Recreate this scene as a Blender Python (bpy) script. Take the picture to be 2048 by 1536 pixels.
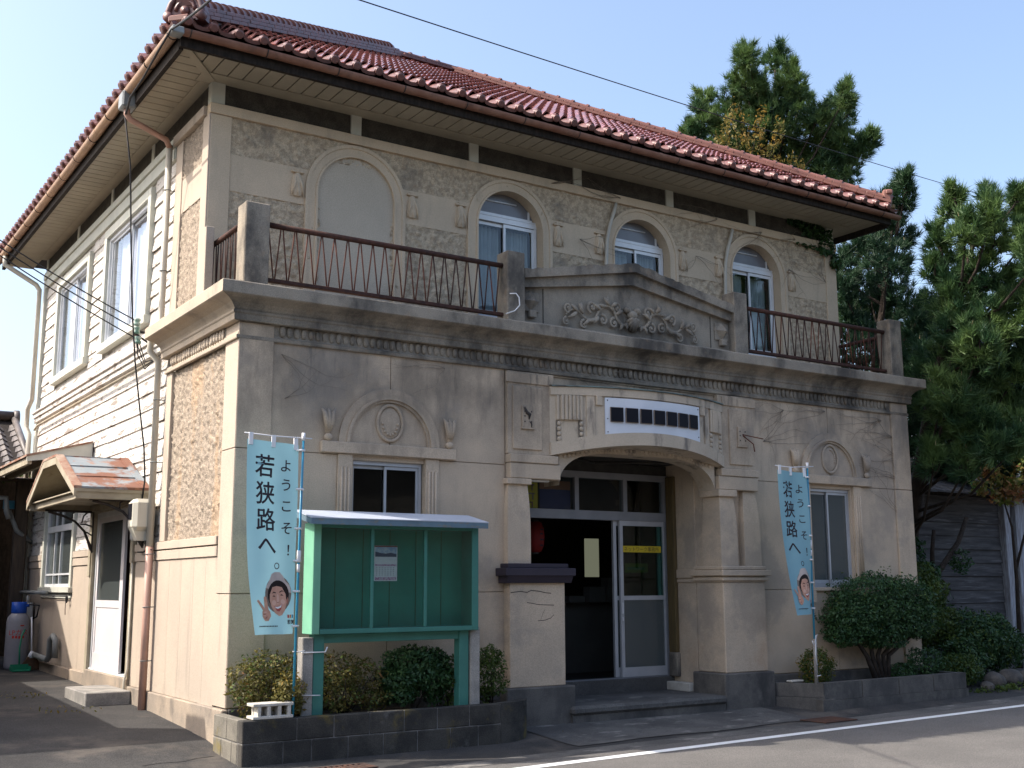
import bpy, math, random
import numpy as np
from mathutils import Vector, Matrix, noise as mnoise

for o in list(bpy.data.objects):
    bpy.data.objects.remove(o, do_unlink=True)
SC = bpy.context.scene
COL = SC.collection
random.seed(11)
RNG = np.random.default_rng(11)
PI = math.pi

# ------------------------------------------------------------------ camera
cam_d = bpy.data.cameras.new('camera')
cam = bpy.data.objects.new('camera', cam_d)
COL.objects.link(cam)
SC.camera = cam
cam_d.sensor_width = 36.0
cam_d.lens = 2298.86 / 2048 * 36.0
cam_d.clip_start = 0.1
cam_d.clip_end = 2000.0
yaw, pitch, roll = 0.580798, 0.173223, -0.0039575
cy, sy, cp, sp = math.cos(yaw), math.sin(yaw), math.cos(pitch), math.sin(pitch)
fwd = Vector((sy * cp, cy * cp, sp))
rt0 = Vector((cy, -sy, 0))
up0 = rt0.cross(fwd)
rt = math.cos(roll) * rt0 + math.sin(roll) * up0
upv = -math.sin(roll) * rt0 + math.cos(roll) * up0
cam.matrix_world = Matrix(((rt.x, upv.x, -fwd.x, -4.25), (rt.y, upv.y, -fwd.y, -11.93),
                           (rt.z, upv.z, -fwd.z, 1.55), (0, 0, 0, 1)))

# ------------------------------------------------------------------ world and sun
SUN = Vector((-0.86, 0.42, 1.0)).normalized()          # towards the sun
W = bpy.data.worlds.new('World')
SC.world = W
W.use_nodes = True
wn = W.node_tree
wn.nodes.clear()
sky = wn.nodes.new('ShaderNodeTexSky')
sky.sky_type = 'NISHITA'
sky.sun_disc = False
sky.sun_elevation = math.asin(SUN.z)
sky.sun_rotation = math.atan2(SUN.x, SUN.y)
sky.altitude = 0
sky.air_density = 1.0
sky.dust_density = 4.0
sky.ozone_density = 1.2
bg = wn.nodes.new('ShaderNodeBackground')
bg.inputs['Strength'].default_value = 0.15
wo = wn.nodes.new('ShaderNodeOutputWorld')
wn.links.new(sky.outputs[0], bg.inputs[0])
wn.links.new(bg.outputs[0], wo.inputs[0])
sl = bpy.data.lights.new('sun', 'SUN')
sl.energy = 3.0
sl.angle = math.radians(0.5)
sl.color = (1.0, 0.92, 0.82)
so = bpy.data.objects.new('sun', sl)
COL.objects.link(so)
so.location = (-30, 15, 40)
so.rotation_euler = SUN.to_track_quat('Z', 'Y').to_euler()
SC.view_settings.view_transform = 'Standard'
SC.view_settings.look = 'None'
SC.view_settings.gamma = 1.0
SC.view_settings.use_curve_mapping = False
SC.view_settings.exposure = 1.2
SC.render.engine = 'CYCLES'
SC.cycles.max_bounces = 7
SC.cycles.transparent_max_bounces = 12
SC.cycles.caustics_reflective = False
SC.cycles.caustics_refractive = False

# ------------------------------------------------------------------ materials
def _sock(nt, v, s):
    if isinstance(v, (int, float)):
        s.default_value = v
    elif isinstance(v, (tuple, list)):
        s.default_value = tuple(v) + ((1.0,) if len(v) == 3 and s.type == 'RGBA' else ())
    else:
        nt.links.new(v, s)

def nmix(nt, f, a, b, mode='MIX'):
    n = nt.nodes.new('ShaderNodeMix')
    n.data_type = 'RGBA'
    n.blend_type = mode
    _sock(nt, f, n.inputs[0]); _sock(nt, a, n.inputs[6]); _sock(nt, b, n.inputs[7])
    return n.outputs[2]

def nmap(nt, v, a, b, c=0.0, d=1.0):
    n = nt.nodes.new('ShaderNodeMapRange')
    n.interpolation_type = 'SMOOTHSTEP'
    _sock(nt, v, n.inputs[0])
    for i, q in enumerate((a, b, c, d)):
        n.inputs[1 + i].default_value = q
    return n.outputs[0]

def nmath(nt, op, a, b=0.0):
    n = nt.nodes.new('ShaderNodeMath')
    n.operation = op
    _sock(nt, a, n.inputs[0]); _sock(nt, b, n.inputs[1])
    return n.outputs[0]

def nnoise(nt, scale, detail=5.0, rough=0.6, vec=(1, 1, 1), off=(0, 0, 0), dist=0.0):
    g = nt.nodes.new('ShaderNodeNewGeometry')
    m = nt.nodes.new('ShaderNodeMapping')
    m.inputs['Scale'].default_value = vec
    m.inputs['Location'].default_value = off
    nt.links.new(g.outputs['Position'], m.inputs[0])
    n = nt.nodes.new('ShaderNodeTexNoise')
    n.inputs['Scale'].default_value = scale
    n.inputs['Detail'].default_value = detail
    n.inputs['Roughness'].default_value = rough
    n.inputs['Distortion'].default_value = dist
    nt.links.new(m.outputs[0], n.inputs['Vector'])
    return n.outputs[0]

def npos(nt, axis):
    g = nt.nodes.new('ShaderNodeNewGeometry')
    s = nt.nodes.new('ShaderNodeSeparateXYZ')
    nt.links.new(g.outputs['Position'], s.inputs[0])
    return s.outputs['XYZ'.index(axis)]

def MAT(name, base, var=None, vs=3.0, vr=(0.35, 0.65), rough=0.85, spec=0.3, metal=0.0, bump=(), dirt=(), fine=0.0, vvec=(1, 1, 1), transl=0.0, rvar=0.0, coat=0.0):
    """base and var mix by noise; dirt: (colour, amount, scale, vec, lo, hi, (z0,z1) or None)"""
    m = bpy.data.materials.new(name)
    m.use_nodes = True
    nt = m.node_tree
    p = nt.nodes['Principled BSDF']
    c = tuple(base) + (1.0,)
    if var is not None:
        f = nmap(nt, nnoise(nt, vs, vec=vvec), vr[0], vr[1])
        c = nmix(nt, f, c, tuple(var) + (1.0,))
    if fine:
        f = nmap(nt, nnoise(nt, 90.0, 2.0), 0.3, 0.7, 1.0 - fine, 1.0 + fine * 0.6)
        n = nt.nodes.new('ShaderNodeMix'); n.data_type = 'RGBA'; n.blend_type = 'MULTIPLY'
        n.inputs[0].default_value = 1.0
        _sock(nt, c, n.inputs[6])
        cb = nt.nodes.new('ShaderNodeCombineColor')
        for i in range(3):
            nt.links.new(f, cb.inputs[i])
        nt.links.new(cb.outputs[0], n.inputs[7])
        c = n.outputs[2]
    for k, (dc, am, sc, vec, lo, hi, zz) in enumerate(dirt):
        f = nmap(nt, nnoise(nt, sc, 6.0, 0.65, vec, (k * 7.3, k * 3.1, 0)), lo, hi, 0.0, am)
        if zz is not None:
            f = nmath(nt, 'MULTIPLY', f, nmap(nt, npos(nt, 'Z'), zz[0], zz[1]))
        c = nmix(nt, f, c, tuple(dc) + (1.0,))
    _sock(nt, c, p.inputs['Base Color'])
    if rvar:
        _sock(nt, nmap(nt, nnoise(nt, 6.0, 4.0, off=(5, 5, 5)), 0.3, 0.7, rough - rvar, rough + rvar), p.inputs['Roughness'])
    else:
        p.inputs['Roughness'].default_value = rough
    p.inputs['Specular IOR Level'].default_value = spec
    p.inputs['Coat Weight'].default_value = coat
    p.inputs['Coat Roughness'].default_value = 0.16
    p.inputs['Metallic'].default_value = metal
    last = None
    for (sc, st, di) in bump:
        b = nt.nodes.new('ShaderNodeBump')
        b.inputs['Strength'].default_value = st
        b.inputs['Distance'].default_value = di
        nt.links.new(nnoise(nt, sc, 5.0, 0.6), b.inputs['Height'])
        if last is not None:
            nt.links.new(last, b.inputs['Normal'])
        last = b.outputs[0]
    if last is not None:
        nt.links.new(last, p.inputs['Normal'])
    if transl:
        t = nt.nodes.new('ShaderNodeBsdfTranslucent')
        _sock(nt, c, t.inputs[0])
        mx = nt.nodes.new('ShaderNodeMixShader')
        mx.inputs[0].default_value = transl
        nt.links.new(p.outputs[0], mx.inputs[1]); nt.links.new(t.outputs[0], mx.inputs[2])
        nt.links.new(mx.outputs[0], nt.nodes['Material Output'].inputs[0])
    return m

def GLASS(name, tint=(0.8, 0.85, 0.85), rough=0.015, ior=1.5, haze=0.0, hazecol=(0.5, 0.5, 0.5)):
    m = bpy.data.materials.new(name)
    m.use_nodes = True
    nt = m.node_tree
    nt.nodes.clear()
    out = nt.nodes.new('ShaderNodeOutputMaterial')
    tr = nt.nodes.new('ShaderNodeBsdfTransparent'); tr.inputs[0].default_value = tint + (1,)
    gl = nt.nodes.new('ShaderNodeBsdfGlossy'); gl.inputs['Roughness'].default_value = rough
    gl.inputs[0].default_value = (0.9, 0.93, 0.95, 1)
    b = nt.nodes.new('ShaderNodeBump'); b.inputs['Strength'].default_value = 0.25; b.inputs['Distance'].default_value = 0.003
    nt.links.new(nnoise(nt, 4.0, 2.0), b.inputs['Height'])
    nt.links.new(b.outputs[0], gl.inputs['Normal'])
    fr = nt.nodes.new('ShaderNodeFresnel')
    ge = nt.nodes.new('ShaderNodeNewGeometry')
    nt.links.new(nmap(nt, ge.outputs['Backfacing'], 0.0, 1.0, ior, 1.0 / ior), fr.inputs[0])
    front_only = nmath(nt, 'SUBTRACT', 1.0, ge.outputs['Backfacing'])
    base = tr.outputs[0]
    if haze:
        df = nt.nodes.new('ShaderNodeBsdfDiffuse'); df.inputs[0].default_value = hazecol + (1,)
        mh = nt.nodes.new('ShaderNodeMixShader'); mh.inputs[0].default_value = haze
        nt.links.new(tr.outputs[0], mh.inputs[1]); nt.links.new(df.outputs[0], mh.inputs[2])
        base = mh.outputs[0]
    mx = nt.nodes.new('ShaderNodeMixShader')
    nt.links.new(nmath(nt, 'MULTIPLY', nmath(nt, 'MULTIPLY', fr.outputs[0], 1.5), front_only), mx.inputs[0])
    nt.links.new(base, mx.inputs[1]); nt.links.new(gl.outputs[0], mx.inputs[2])
    nt.links.new(mx.outputs[0], out.inputs[0])
    return m

G_ = (0.13, 0.125, 0.115)
M = {}
M['stucco_low'] = MAT('stucco_low', (0.58, 0.46, 0.338), (0.49, 0.395, 0.297), 1.6, fine=0.14, rough=0.92, spec=0.15,
    bump=((140, 0.25, 0.006), (9, 0.15, 0.02)),
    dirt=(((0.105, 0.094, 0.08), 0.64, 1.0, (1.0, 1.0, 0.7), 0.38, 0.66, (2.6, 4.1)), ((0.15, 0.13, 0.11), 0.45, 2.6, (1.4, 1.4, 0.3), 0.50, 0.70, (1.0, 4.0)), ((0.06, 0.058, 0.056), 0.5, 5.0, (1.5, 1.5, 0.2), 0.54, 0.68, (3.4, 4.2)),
          ((0.34, 0.20, 0.11), 0.4, 1.3, (1, 1, 0.8), 0.50, 0.72, (2.2, 0.3)), ((0.2, 0.19, 0.18), 0.4, 0.7, (1, 1, 1), 0.5, 0.62, None)))
M['stucco_up'] = MAT('stucco_up', (0.60, 0.485, 0.352), (0.535, 0.437, 0.32), 1.4, fine=0.12, rough=0.92, spec=0.15,
    bump=((140, 0.2, 0.005),),
    dirt=(((0.16, 0.14, 0.11), 0.5, 26, (1, 1, 1), 0.66, 0.72, None), (G_, 0.35, 2.0, (1.5, 1.5, 0.3), 0.5, 0.75, None)))
M['stucco_pink'] = MAT('stucco_pink', (0.46, 0.385, 0.31), (0.42, 0.355, 0.29), 1.2, fine=0.1, rough=0.92, spec=0.15,
    bump=((140, 0.2, 0.005),), dirt=((G_, 0.35, 2.5, (1.5, 1.5, 0.15), 0.55, 0.75, None), ((0.30, 0.26, 0.21), 0.5, 3, (1, 1, 1), 0.45, 0.65, (0.55, 0.1))))
M['rough_up'] = MAT('rough_up', (0.60, 0.49, 0.352), (0.40, 0.32, 0.23), 16, fine=0.25, rough=0.95, spec=0.1,
    bump=((60, 0.6, 0.02),), dirt=((G_, 0.5, 1.6, (1, 1, 1), 0.5, 0.7, None),))
M['rough_side'] = MAT('rough_side', (0.39, 0.325, 0.255), (0.26, 0.215, 0.172), 20, fine=0.3, rough=0.95, spec=0.1,
    bump=((70, 0.5, 0.02),), dirt=(((0.42, 0.29, 0.18), 0.5, 1.5, (1, 1.6, 0.22), 0.54, 0.62, (4.7, 4.0)),))
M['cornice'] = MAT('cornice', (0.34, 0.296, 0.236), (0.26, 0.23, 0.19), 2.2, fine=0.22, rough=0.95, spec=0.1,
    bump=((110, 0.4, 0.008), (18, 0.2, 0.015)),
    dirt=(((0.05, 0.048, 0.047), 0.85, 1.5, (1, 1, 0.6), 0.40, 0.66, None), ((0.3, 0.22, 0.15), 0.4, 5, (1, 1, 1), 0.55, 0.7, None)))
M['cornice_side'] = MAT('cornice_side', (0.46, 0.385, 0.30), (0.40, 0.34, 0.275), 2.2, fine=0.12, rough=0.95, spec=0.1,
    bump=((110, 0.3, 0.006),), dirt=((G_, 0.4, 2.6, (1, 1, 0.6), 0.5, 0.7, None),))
M['hood'] = MAT('hood', (0.54, 0.45, 0.345), (0.475, 0.40, 0.31), 2.0, fine=0.1, rough=0.9, spec=0.15,
    bump=((130, 0.2, 0.005),), dirt=(((0.11, 0.1, 0.095), 0.75, 2.6, (1.6, 1.6, 0.5), 0.52, 0.7, None), ((0.30, 0.19, 0.1), 0.35, 2.3, (1, 1, 1), 0.55, 0.7, (3.6, 2.9))))
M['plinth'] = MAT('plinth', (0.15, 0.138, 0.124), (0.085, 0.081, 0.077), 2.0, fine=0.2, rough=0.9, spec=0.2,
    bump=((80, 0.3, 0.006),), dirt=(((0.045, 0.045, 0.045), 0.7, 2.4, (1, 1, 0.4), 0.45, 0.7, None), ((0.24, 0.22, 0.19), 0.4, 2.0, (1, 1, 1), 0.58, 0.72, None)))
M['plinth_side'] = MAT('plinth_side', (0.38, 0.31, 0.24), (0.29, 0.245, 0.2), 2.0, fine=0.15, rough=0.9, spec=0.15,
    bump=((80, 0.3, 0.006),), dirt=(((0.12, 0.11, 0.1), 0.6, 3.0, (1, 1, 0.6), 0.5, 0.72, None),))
M['block'] = MAT('block', (0.075, 0.07, 0.062), (0.04, 0.039, 0.037), 3.0, fine=0.25, rough=0.92, spec=0.15,
    bump=((90, 0.4, 0.008),), dirt=(((0.20, 0.15, 0.035), 0.6, 1.7, (1, 1, 1), 0.56, 0.70, None), ((0.3, 0.29, 0.27), 0.35, 2.4, (1, 1, 1), 0.62, 0.75, None)))
M['mortar'] = MAT('mortar', (0.22, 0.21, 0.2), (0.07, 0.07, 0.068), 6, rough=0.95)
M['clapboard'] = MAT('clapboard', (0.62, 0.595, 0.55), (0.545, 0.515, 0.47), 3, (0.4, 0.6), vvec=(1, 0.6, 3), fine=0.06, rough=0.75, spec=0.2,
    bump=((40, 0.25, 0.004),),
    dirt=(((0.20, 0.165, 0.14), 0.9, 3.6, (1, 0.5, 3.0), 0.555, 0.61, None), ((0.19, 0.15, 0.125), 0.85, 14.0, (1, 0.4, 3.0), 0.57, 0.63, None), ((0.55, 0.42, 0.3), 0.4, 2.0, (1, 1, 1), 0.58, 0.75, None)))
M['white_trim'] = MAT('white_trim', (0.56, 0.56, 0.49), (0.50, 0.505, 0.445), 4, rough=0.6, spec=0.3, dirt=(((0.42, 0.46, 0.37), 0.6, 3.0, (1, 1, 1), 0.5, 0.75, None),))
M['soffit'] = MAT('soffit', (0.38, 0.34, 0.26), (0.33, 0.297, 0.228), 2, fine=0.05, rough=0.7, spec=0.25, dirt=(((0.3, 0.25, 0.17), 0.5, 2.2, (1, 1, 1), 0.55, 0.75, None),))
M['frieze'] = MAT('frieze', (0.085, 0.078, 0.066), (0.06, 0.055, 0.048), 8, fine=0.3, rough=0.95, spec=0.1, bump=((60, 0.4, 0.01),))
M['dark_wood'] = MAT('dark_wood', (0.012, 0.009, 0.007), (0.03, 0.023, 0.019), 9, rough=0.9, vvec=(3, 3, 1), bump=((50, 0.3, 0.004),))
M['gutter'] = MAT('gutter', (0.19, 0.085, 0.055), (0.25, 0.13, 0.09), 3, rough=0.5, spec=0.4, dirt=(((0.07, 0.045, 0.035), 0.5, 5, (1, 1, 1), 0.52, 0.7, None),))
M['gutter_side'] = MAT('gutter_side', (0.42, 0.27, 0.17), (0.34, 0.22, 0.15), 3, rough=0.5, spec=0.4)
M['pipe_pink'] = MAT('pipe_pink', (0.46, 0.28, 0.22), (0.38, 0.24, 0.19), 3, rough=0.5, spec=0.35)
M['pipe_white'] = MAT('pipe_white', (0.50, 0.47, 0.395), (0.44, 0.415, 0.355), 3, rough=0.5, spec=0.35)
M['pipe_grey'] = MAT('pipe_grey', (0.25, 0.27, 0.27), (0.18, 0.19, 0.19), 3, rough=0.5, spec=0.35)
M['verdigris'] = MAT('verdigris', (0.16, 0.22, 0.21), (0.08, 0.08, 0.075), 5, rough=0.6, spec=0.4)
M['tile'] = MAT('tile', (0.29, 0.098, 0.078), (0.19, 0.068, 0.057), 1.9, (0.35, 0.65), fine=0.12, rough=0.27, spec=0.6, rvar=0.08, coat=0.8,
    dirt=(((0.075, 0.038, 0.035), 0.6, 3.1, (1, 1, 1), 0.55, 0.7, None),), bump=((14, 0.12, 0.01),))
M['ridge_tile'] = MAT('ridge_tile', (0.17, 0.07, 0.06), (0.13, 0.06, 0.055), 3, fine=0.1, rough=0.42, spec=0.5, dirt=(((0.09, 0.06, 0.06), 0.6, 4, (1, 1, 1), 0.5, 0.7, None),))
M['ridge_orange_lit'] = MAT('ridge_orange_lit', (0.24, 0.105, 0.078), (0.18, 0.08, 0.062), 3, fine=0.1, rough=0.45, spec=0.4)  # lighter copy of ridge_tile: sunlight on the right hip put into the colour
M['grey_tile'] = MAT('grey_tile', (0.075, 0.065, 0.06), (0.13, 0.11, 0.1), 4, rough=0.5, spec=0.4)
M['rust_rail'] = MAT('rust_rail', (0.045, 0.024, 0.02), (0.08, 0.036, 0.026), 14, fine=0.2, rough=0.8, spec=0.25)
M['rust_rod'] = MAT('rust_rod', (0.17, 0.065, 0.04), (0.10, 0.042, 0.03), 4, fine=0.2, rough=0.85, spec=0.2)
M['rust_sheet'] = MAT('rust_sheet', (0.20, 0.235, 0.26), (0.25, 0.275, 0.29), 3, rough=0.55, spec=0.4,
    dirt=(((0.19, 0.075, 0.042), 0.95, 2.1, (1, 1, 1), 0.45, 0.54, None), ((0.3, 0.14, 0.075), 0.7, 8, (1, 1, 1), 0.56, 0.64, None)))
M['rust_edge'] = MAT('rust_edge', (0.23, 0.10, 0.06), (0.35, 0.27, 0.21), 4, rough=0.7)
M['old_cream'] = MAT('old_cream', (0.36, 0.32, 0.24), (0.28, 0.24, 0.175), 3, rough=0.8, dirt=(((0.2, 0.14, 0.08), 0.6, 4, (1, 1, 1), 0.55, 0.7, None),))
M['black_iron'] = MAT('black_iron', (0.03, 0.028, 0.026), (0.06, 0.045, 0.04), 9, rough=0.7)
M['alu'] = MAT('alu', (0.50, 0.51, 0.53), (0.44, 0.45, 0.47), 3, rough=0.42, spec=0.5, metal=0.35)
M['alu_white'] = MAT('alu_white', (0.70, 0.72, 0.74), (0.62, 0.64, 0.66), 3, rough=0.4, spec=0.5, metal=0.15)
M['alu_dark'] = MAT('alu_dark', (0.26, 0.265, 0.28), (0.22, 0.225, 0.24), 3, rough=0.5, spec=0.4, metal=0.2)
M['door_white'] = MAT('door_white', (0.64, 0.61, 0.62), (0.58, 0.56, 0.57), 2, rough=0.5, spec=0.4)
M['curtain'] = MAT('curtain', (0.72, 0.73, 0.76), (0.6, 0.62, 0.66), 2, rough=0.9, spec=0.1, transl=0.35)
M['curtain_side'] = MAT('curtain_side', (0.86, 0.83, 0.86), (0.82, 0.80, 0.83), 2, rough=0.9, spec=0.1)
M['fan_panel'] = MAT('fan_panel', (0.17, 0.175, 0.19), (0.14, 0.145, 0.16), 3, rough=0.25, spec=0.5)
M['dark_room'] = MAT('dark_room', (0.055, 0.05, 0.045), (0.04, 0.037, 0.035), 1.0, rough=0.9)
M['counter'] = MAT('counter', (0.12, 0.115, 0.11), (0.1, 0.095, 0.09), 2, rough=0.8)
M['red'] = MAT('red', (0.2, 0.012, 0.01), (0.16, 0.012, 0.01), 3, rough=0.7)
M['yellow'] = MAT('yellow', (0.62, 0.47, 0.03), (0.55, 0.41, 0.03), 3, rough=0.6)
M['greenprint'] = MAT('greenprint', (0.12, 0.4, 0.2), None, rough=0.6)
M['black_print'] = MAT('black_print', (0.03, 0.022, 0.03), None, rough=0.7)
M['black_gloss'] = MAT('black_gloss', (0.006, 0.007, 0.011), (0.009, 0.009, 0.014), 3, rough=0.6, spec=0.15)
M['board_white'] = MAT('board_white', (0.66, 0.69, 0.74), (0.6, 0.63, 0.68), 2, rough=0.4, spec=0.4, dirt=(((0.3, 0.22, 0.17), 0.5, 12, (3, 3, 0.6), 0.68, 0.74, None),))
M['purple_metal'] = MAT('purple_metal', (0.034, 0.026, 0.04), (0.028, 0.022, 0.034), 2, rough=0.45, spec=0.4)
M['pale_stone'] = MAT('pale_stone', (0.55, 0.52, 0.46), (0.42, 0.39, 0.34), 5, fine=0.12, rough=0.9, bump=((60, 0.3, 0.006),))
M['jamb_wood'] = MAT('jamb_wood', (0.12, 0.085, 0.035), (0.09, 0.065, 0.03), 6, rough=0.7, vvec=(4, 4, 0.5))
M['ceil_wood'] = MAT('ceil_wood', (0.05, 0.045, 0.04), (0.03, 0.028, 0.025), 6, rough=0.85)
M['teal'] = MAT('teal', (0.05, 0.19, 0.155), (0.045, 0.165, 0.135), 3, fine=0.06, rough=0.55, spec=0.35, dirt=(((0.2, 0.14, 0.09), 0.5, 9, (1, 1, 1), 0.66, 0.74, None),))
M['teal_sunlit'] = MAT('teal_sunlit', (0.17, 0.40, 0.27), (0.145, 0.36, 0.245), 3, rough=0.6, spec=0.3)  # lighter copy of teal: sun on the board's left end put into the colour
M['teal_back'] = MAT('teal_back', (0.028, 0.20, 0.155), (0.024, 0.17, 0.13), 2, rough=0.7)
M['blue_sheet'] = MAT('blue_sheet', (0.42, 0.46, 0.53), (0.36, 0.40, 0.47), 2, rough=0.5, spec=0.4, dirt=(((0.28, 0.13, 0.07), 0.5, 9, (1, 1, 1), 0.66, 0.74, None),))
M['blue_fascia'] = MAT('blue_fascia', (0.12, 0.19, 0.24), (0.1, 0.15, 0.19), 5, rough=0.6, dirt=(((0.2, 0.18, 0.14), 0.7, 9, (1, 1, 3), 0.55, 0.65, None),))
M['concrete'] = MAT('concrete', (0.33, 0.31, 0.28), (0.22, 0.21, 0.195), 4, fine=0.2, rough=0.92, bump=((90, 0.3, 0.006),))
M['cloth'] = MAT('cloth', (0.30, 0.53, 0.60), (0.275, 0.505, 0.58), 2, rough=0.85, spec=0.1, transl=0.25)
M['pole_blue'] = MAT('pole_blue', (0.03, 0.26, 0.40), (0.03, 0.22, 0.35), 4, rough=0.35, spec=0.5)
M['plastic_white'] = MAT('plastic_white', (0.75, 0.75, 0.76), None, rough=0.45, spec=0.4)
M['skin'] = MAT('skin', (0.56, 0.29, 0.20), (0.62, 0.35, 0.25), 12, rough=0.85)
M['skin_dark'] = MAT('skin_dark', (0.38, 0.16, 0.11), None, rough=0.85)
M['skin_light'] = MAT('skin_light', (0.68, 0.42, 0.32), None, rough=0.85)
M['hat'] = MAT('hat', (0.56, 0.47, 0.42), (0.5, 0.41, 0.36), 14, rough=0.9)
M['hat_dark'] = MAT('hat_dark', (0.21, 0.17, 0.14), None, rough=0.9)
M['hair'] = MAT('hair', (0.022, 0.014, 0.012), None, rough=0.9)
M['white_print'] = MAT('white_print', (0.78, 0.75, 0.72), None, rough=0.8)
M['lip'] = MAT('lip', (0.38, 0.08, 0.07), None, rough=0.8)
M['orange'] = MAT('orange', (0.65, 0.22, 0.05), None, rough=0.8)
M['asphalt'] = MAT('asphalt', (0.066, 0.064, 0.062), (0.048, 0.047, 0.047), 1.2, fine=0.45, rough=0.92, spec=0.2, bump=((160, 0.6, 0.01), (40, 0.2, 0.01)),
    dirt=(((0.2, 0.17, 0.14), 0.45, 0.8, (1, 1, 1), 0.5, 0.7, None), ((0.5, 0.47, 0.42), 0.7, 70, (1, 1, 1), 0.73, 0.76, None)))
M['road'] = MAT('road', (0.155, 0.147, 0.138), (0.13, 0.124, 0.117), 0.9, fine=0.4, rough=0.9, spec=0.2, bump=((170, 0.5, 0.008),),
    dirt=(((0.33, 0.3, 0.26), 0.5, 80, (1, 1, 1), 0.68, 0.74, None),))
M['apron'] = MAT('apron', (0.13, 0.125, 0.117), (0.08, 0.077, 0.074), 1.6, fine=0.3, rough=0.92, bump=((120, 0.5, 0.008),),
    dirt=(((0.3, 0.28, 0.25), 0.6, 2.2, (1, 2, 1), 0.56, 0.68, None), ((0.04, 0.04, 0.04), 0.5, 3, (1, 1, 1), 0.6, 0.7, None)))
M['paint'] = MAT('paint', (0.76, 0.78, 0.78), (0.66, 0.68, 0.68), 6, rough=0.7, dirt=(((0.25, 0.23, 0.21), 0.6, 16, (1, 1, 1), 0.64, 0.72, None),))
M['grate'] = MAT('grate', (0.10, 0.05, 0.035), (0.06, 0.04, 0.035), 9, rough=0.8)
M['stone_dark'] = MAT('stone_dark', (0.13, 0.115, 0.10), (0.07, 0.065, 0.06), 5, fine=0.2, rough=0.9, bump=((40, 0.4, 0.01),))
M['block_end'] = MAT('block_end', (0.19, 0.175, 0.145), (0.12, 0.112, 0.095), 4, fine=0.2, rough=0.92, bump=((90, 0.3, 0.006),), dirt=(((0.24, 0.18, 0.04), 0.6, 2.2, (1, 1, 1), 0.5, 0.66, None),))
M['soil'] = MAT('soil', (0.04, 0.032, 0.024), (0.02, 0.017, 0.014), 9, rough=1.0, bump=((50, 0.8, 0.02),))
M['wood_grey'] = MAT('wood_grey', (0.105, 0.103, 0.105), (0.055, 0.054, 0.056), 3, vvec=(0.4, 2, 5), rough=0.9, bump=((30, 0.3, 0.004),), dirt=(((0.2, 0.2, 0.205), 0.5, 4, (0.4, 2, 5), 0.55, 0.65, None),))
M['wood_pale'] = MAT('wood_pale', (0.42, 0.45, 0.5), (0.22, 0.21, 0.22), 6, vvec=(6, 6, 0.5), rough=0.85)
M['wood_brown'] = MAT('wood_brown', (0.10, 0.075, 0.055), (0.065, 0.05, 0.04), 5, vvec=(4, 4, 0.5), rough=0.9)
M['bark'] = MAT('bark', (0.05, 0.038, 0.03), (0.028, 0.022, 0.018), 6, rough=0.95, bump=((22, 0.8, 0.03),))
M['twig'] = MAT('twig', (0.17, 0.14, 0.11), None, rough=0.95)
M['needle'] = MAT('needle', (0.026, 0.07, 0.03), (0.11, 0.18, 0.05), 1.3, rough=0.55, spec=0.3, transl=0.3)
M['needle_shaded'] = MAT('needle_shaded', (0.015, 0.043, 0.022), (0.03, 0.07, 0.028), 1.0, rough=0.55, spec=0.3, transl=0.25)  # darker copy of needle: the middle pine's shade put into the colour
M['candle'] = MAT('candle', (0.30, 0.24, 0.14), None, rough=0.8)
M['leaf_dark'] = MAT('leaf_dark', (0.022, 0.062, 0.022), (0.045, 0.10, 0.03), 7, rough=0.5, spec=0.35, transl=0.2)
M['leaf_mid'] = MAT('leaf_mid', (0.05, 0.085, 0.018), (0.09, 0.13, 0.025), 7, rough=0.55, spec=0.3, transl=0.25)
M['leaf_azalea'] = MAT('leaf_azalea', (0.075, 0.075, 0.02), (0.17, 0.14, 0.035), 9, rough=0.6, spec=0.3, transl=0.25, dirt=(((0.26, 0.09, 0.03), 0.8, 5, (1, 1, 1), 0.6, 0.68, None),))
M['leaf_yellow'] = MAT('leaf_yellow', (0.10, 0.115, 0.03), (0.27, 0.17, 0.035), 3, rough=0.6, transl=0.35)
M['leaf_maple'] = MAT('leaf_maple', (0.10, 0.19, 0.035), (0.25, 0.10, 0.04), 2.6, rough=0.6, transl=0.3)
M['gas_grey'] = MAT('gas_grey', (0.26, 0.255, 0.275), (0.3, 0.29, 0.31), 4, rough=0.45, spec=0.4)
M['gas_blue'] = MAT('gas_blue', (0.01, 0.07, 0.38), None, rough=0.45)
M['red_print'] = MAT('red_print', (0.5, 0.03, 0.02), None, rough=0.6)
M['broom'] = MAT('broom', (0.10, 0.055, 0.03), (0.06, 0.035, 0.02), 20, rough=0.95)
M['green_plastic'] = MAT('green_plastic', (0.01, 0.20, 0.11), None, rough=0.45)
M['wire'] = MAT('wire', (0.02, 0.02, 0.022), None, rough=0.7)
M['insul'] = MAT('insul', (0.42, 0.5, 0.44), (0.1, 0.22, 0.16), 12, rough=0.3, spec=0.5)
M['meter'] = MAT('meter', (0.60, 0.57, 0.47), (0.55, 0.52, 0.43), 3, rough=0.5)
M['meter_grey'] = MAT('meter_grey', (0.42, 0.42, 0.40), None, rough=0.5)
M['opp_wall'] = MAT('opp_wall', (0.09, 0.085, 0.075), (0.06, 0.058, 0.052), 0.6, rough=0.9)
M['far_wall'] = MAT('far_wall', (0.34, 0.30, 0.25), (0.28, 0.25, 0.21), 1, rough=0.9)
M['poster'] = MAT('poster', (0.68, 0.68, 0.74), (0.6, 0.6, 0.68), 20, rough=0.5)
M['poster_blue'] = MAT('poster_blue', (0.20, 0.32, 0.55), (0.5, 0.55, 0.65), 14, rough=0.5)
M['poster_dark'] = MAT('poster_dark', (0.06, 0.07, 0.13), None, rough=0.5)
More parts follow.
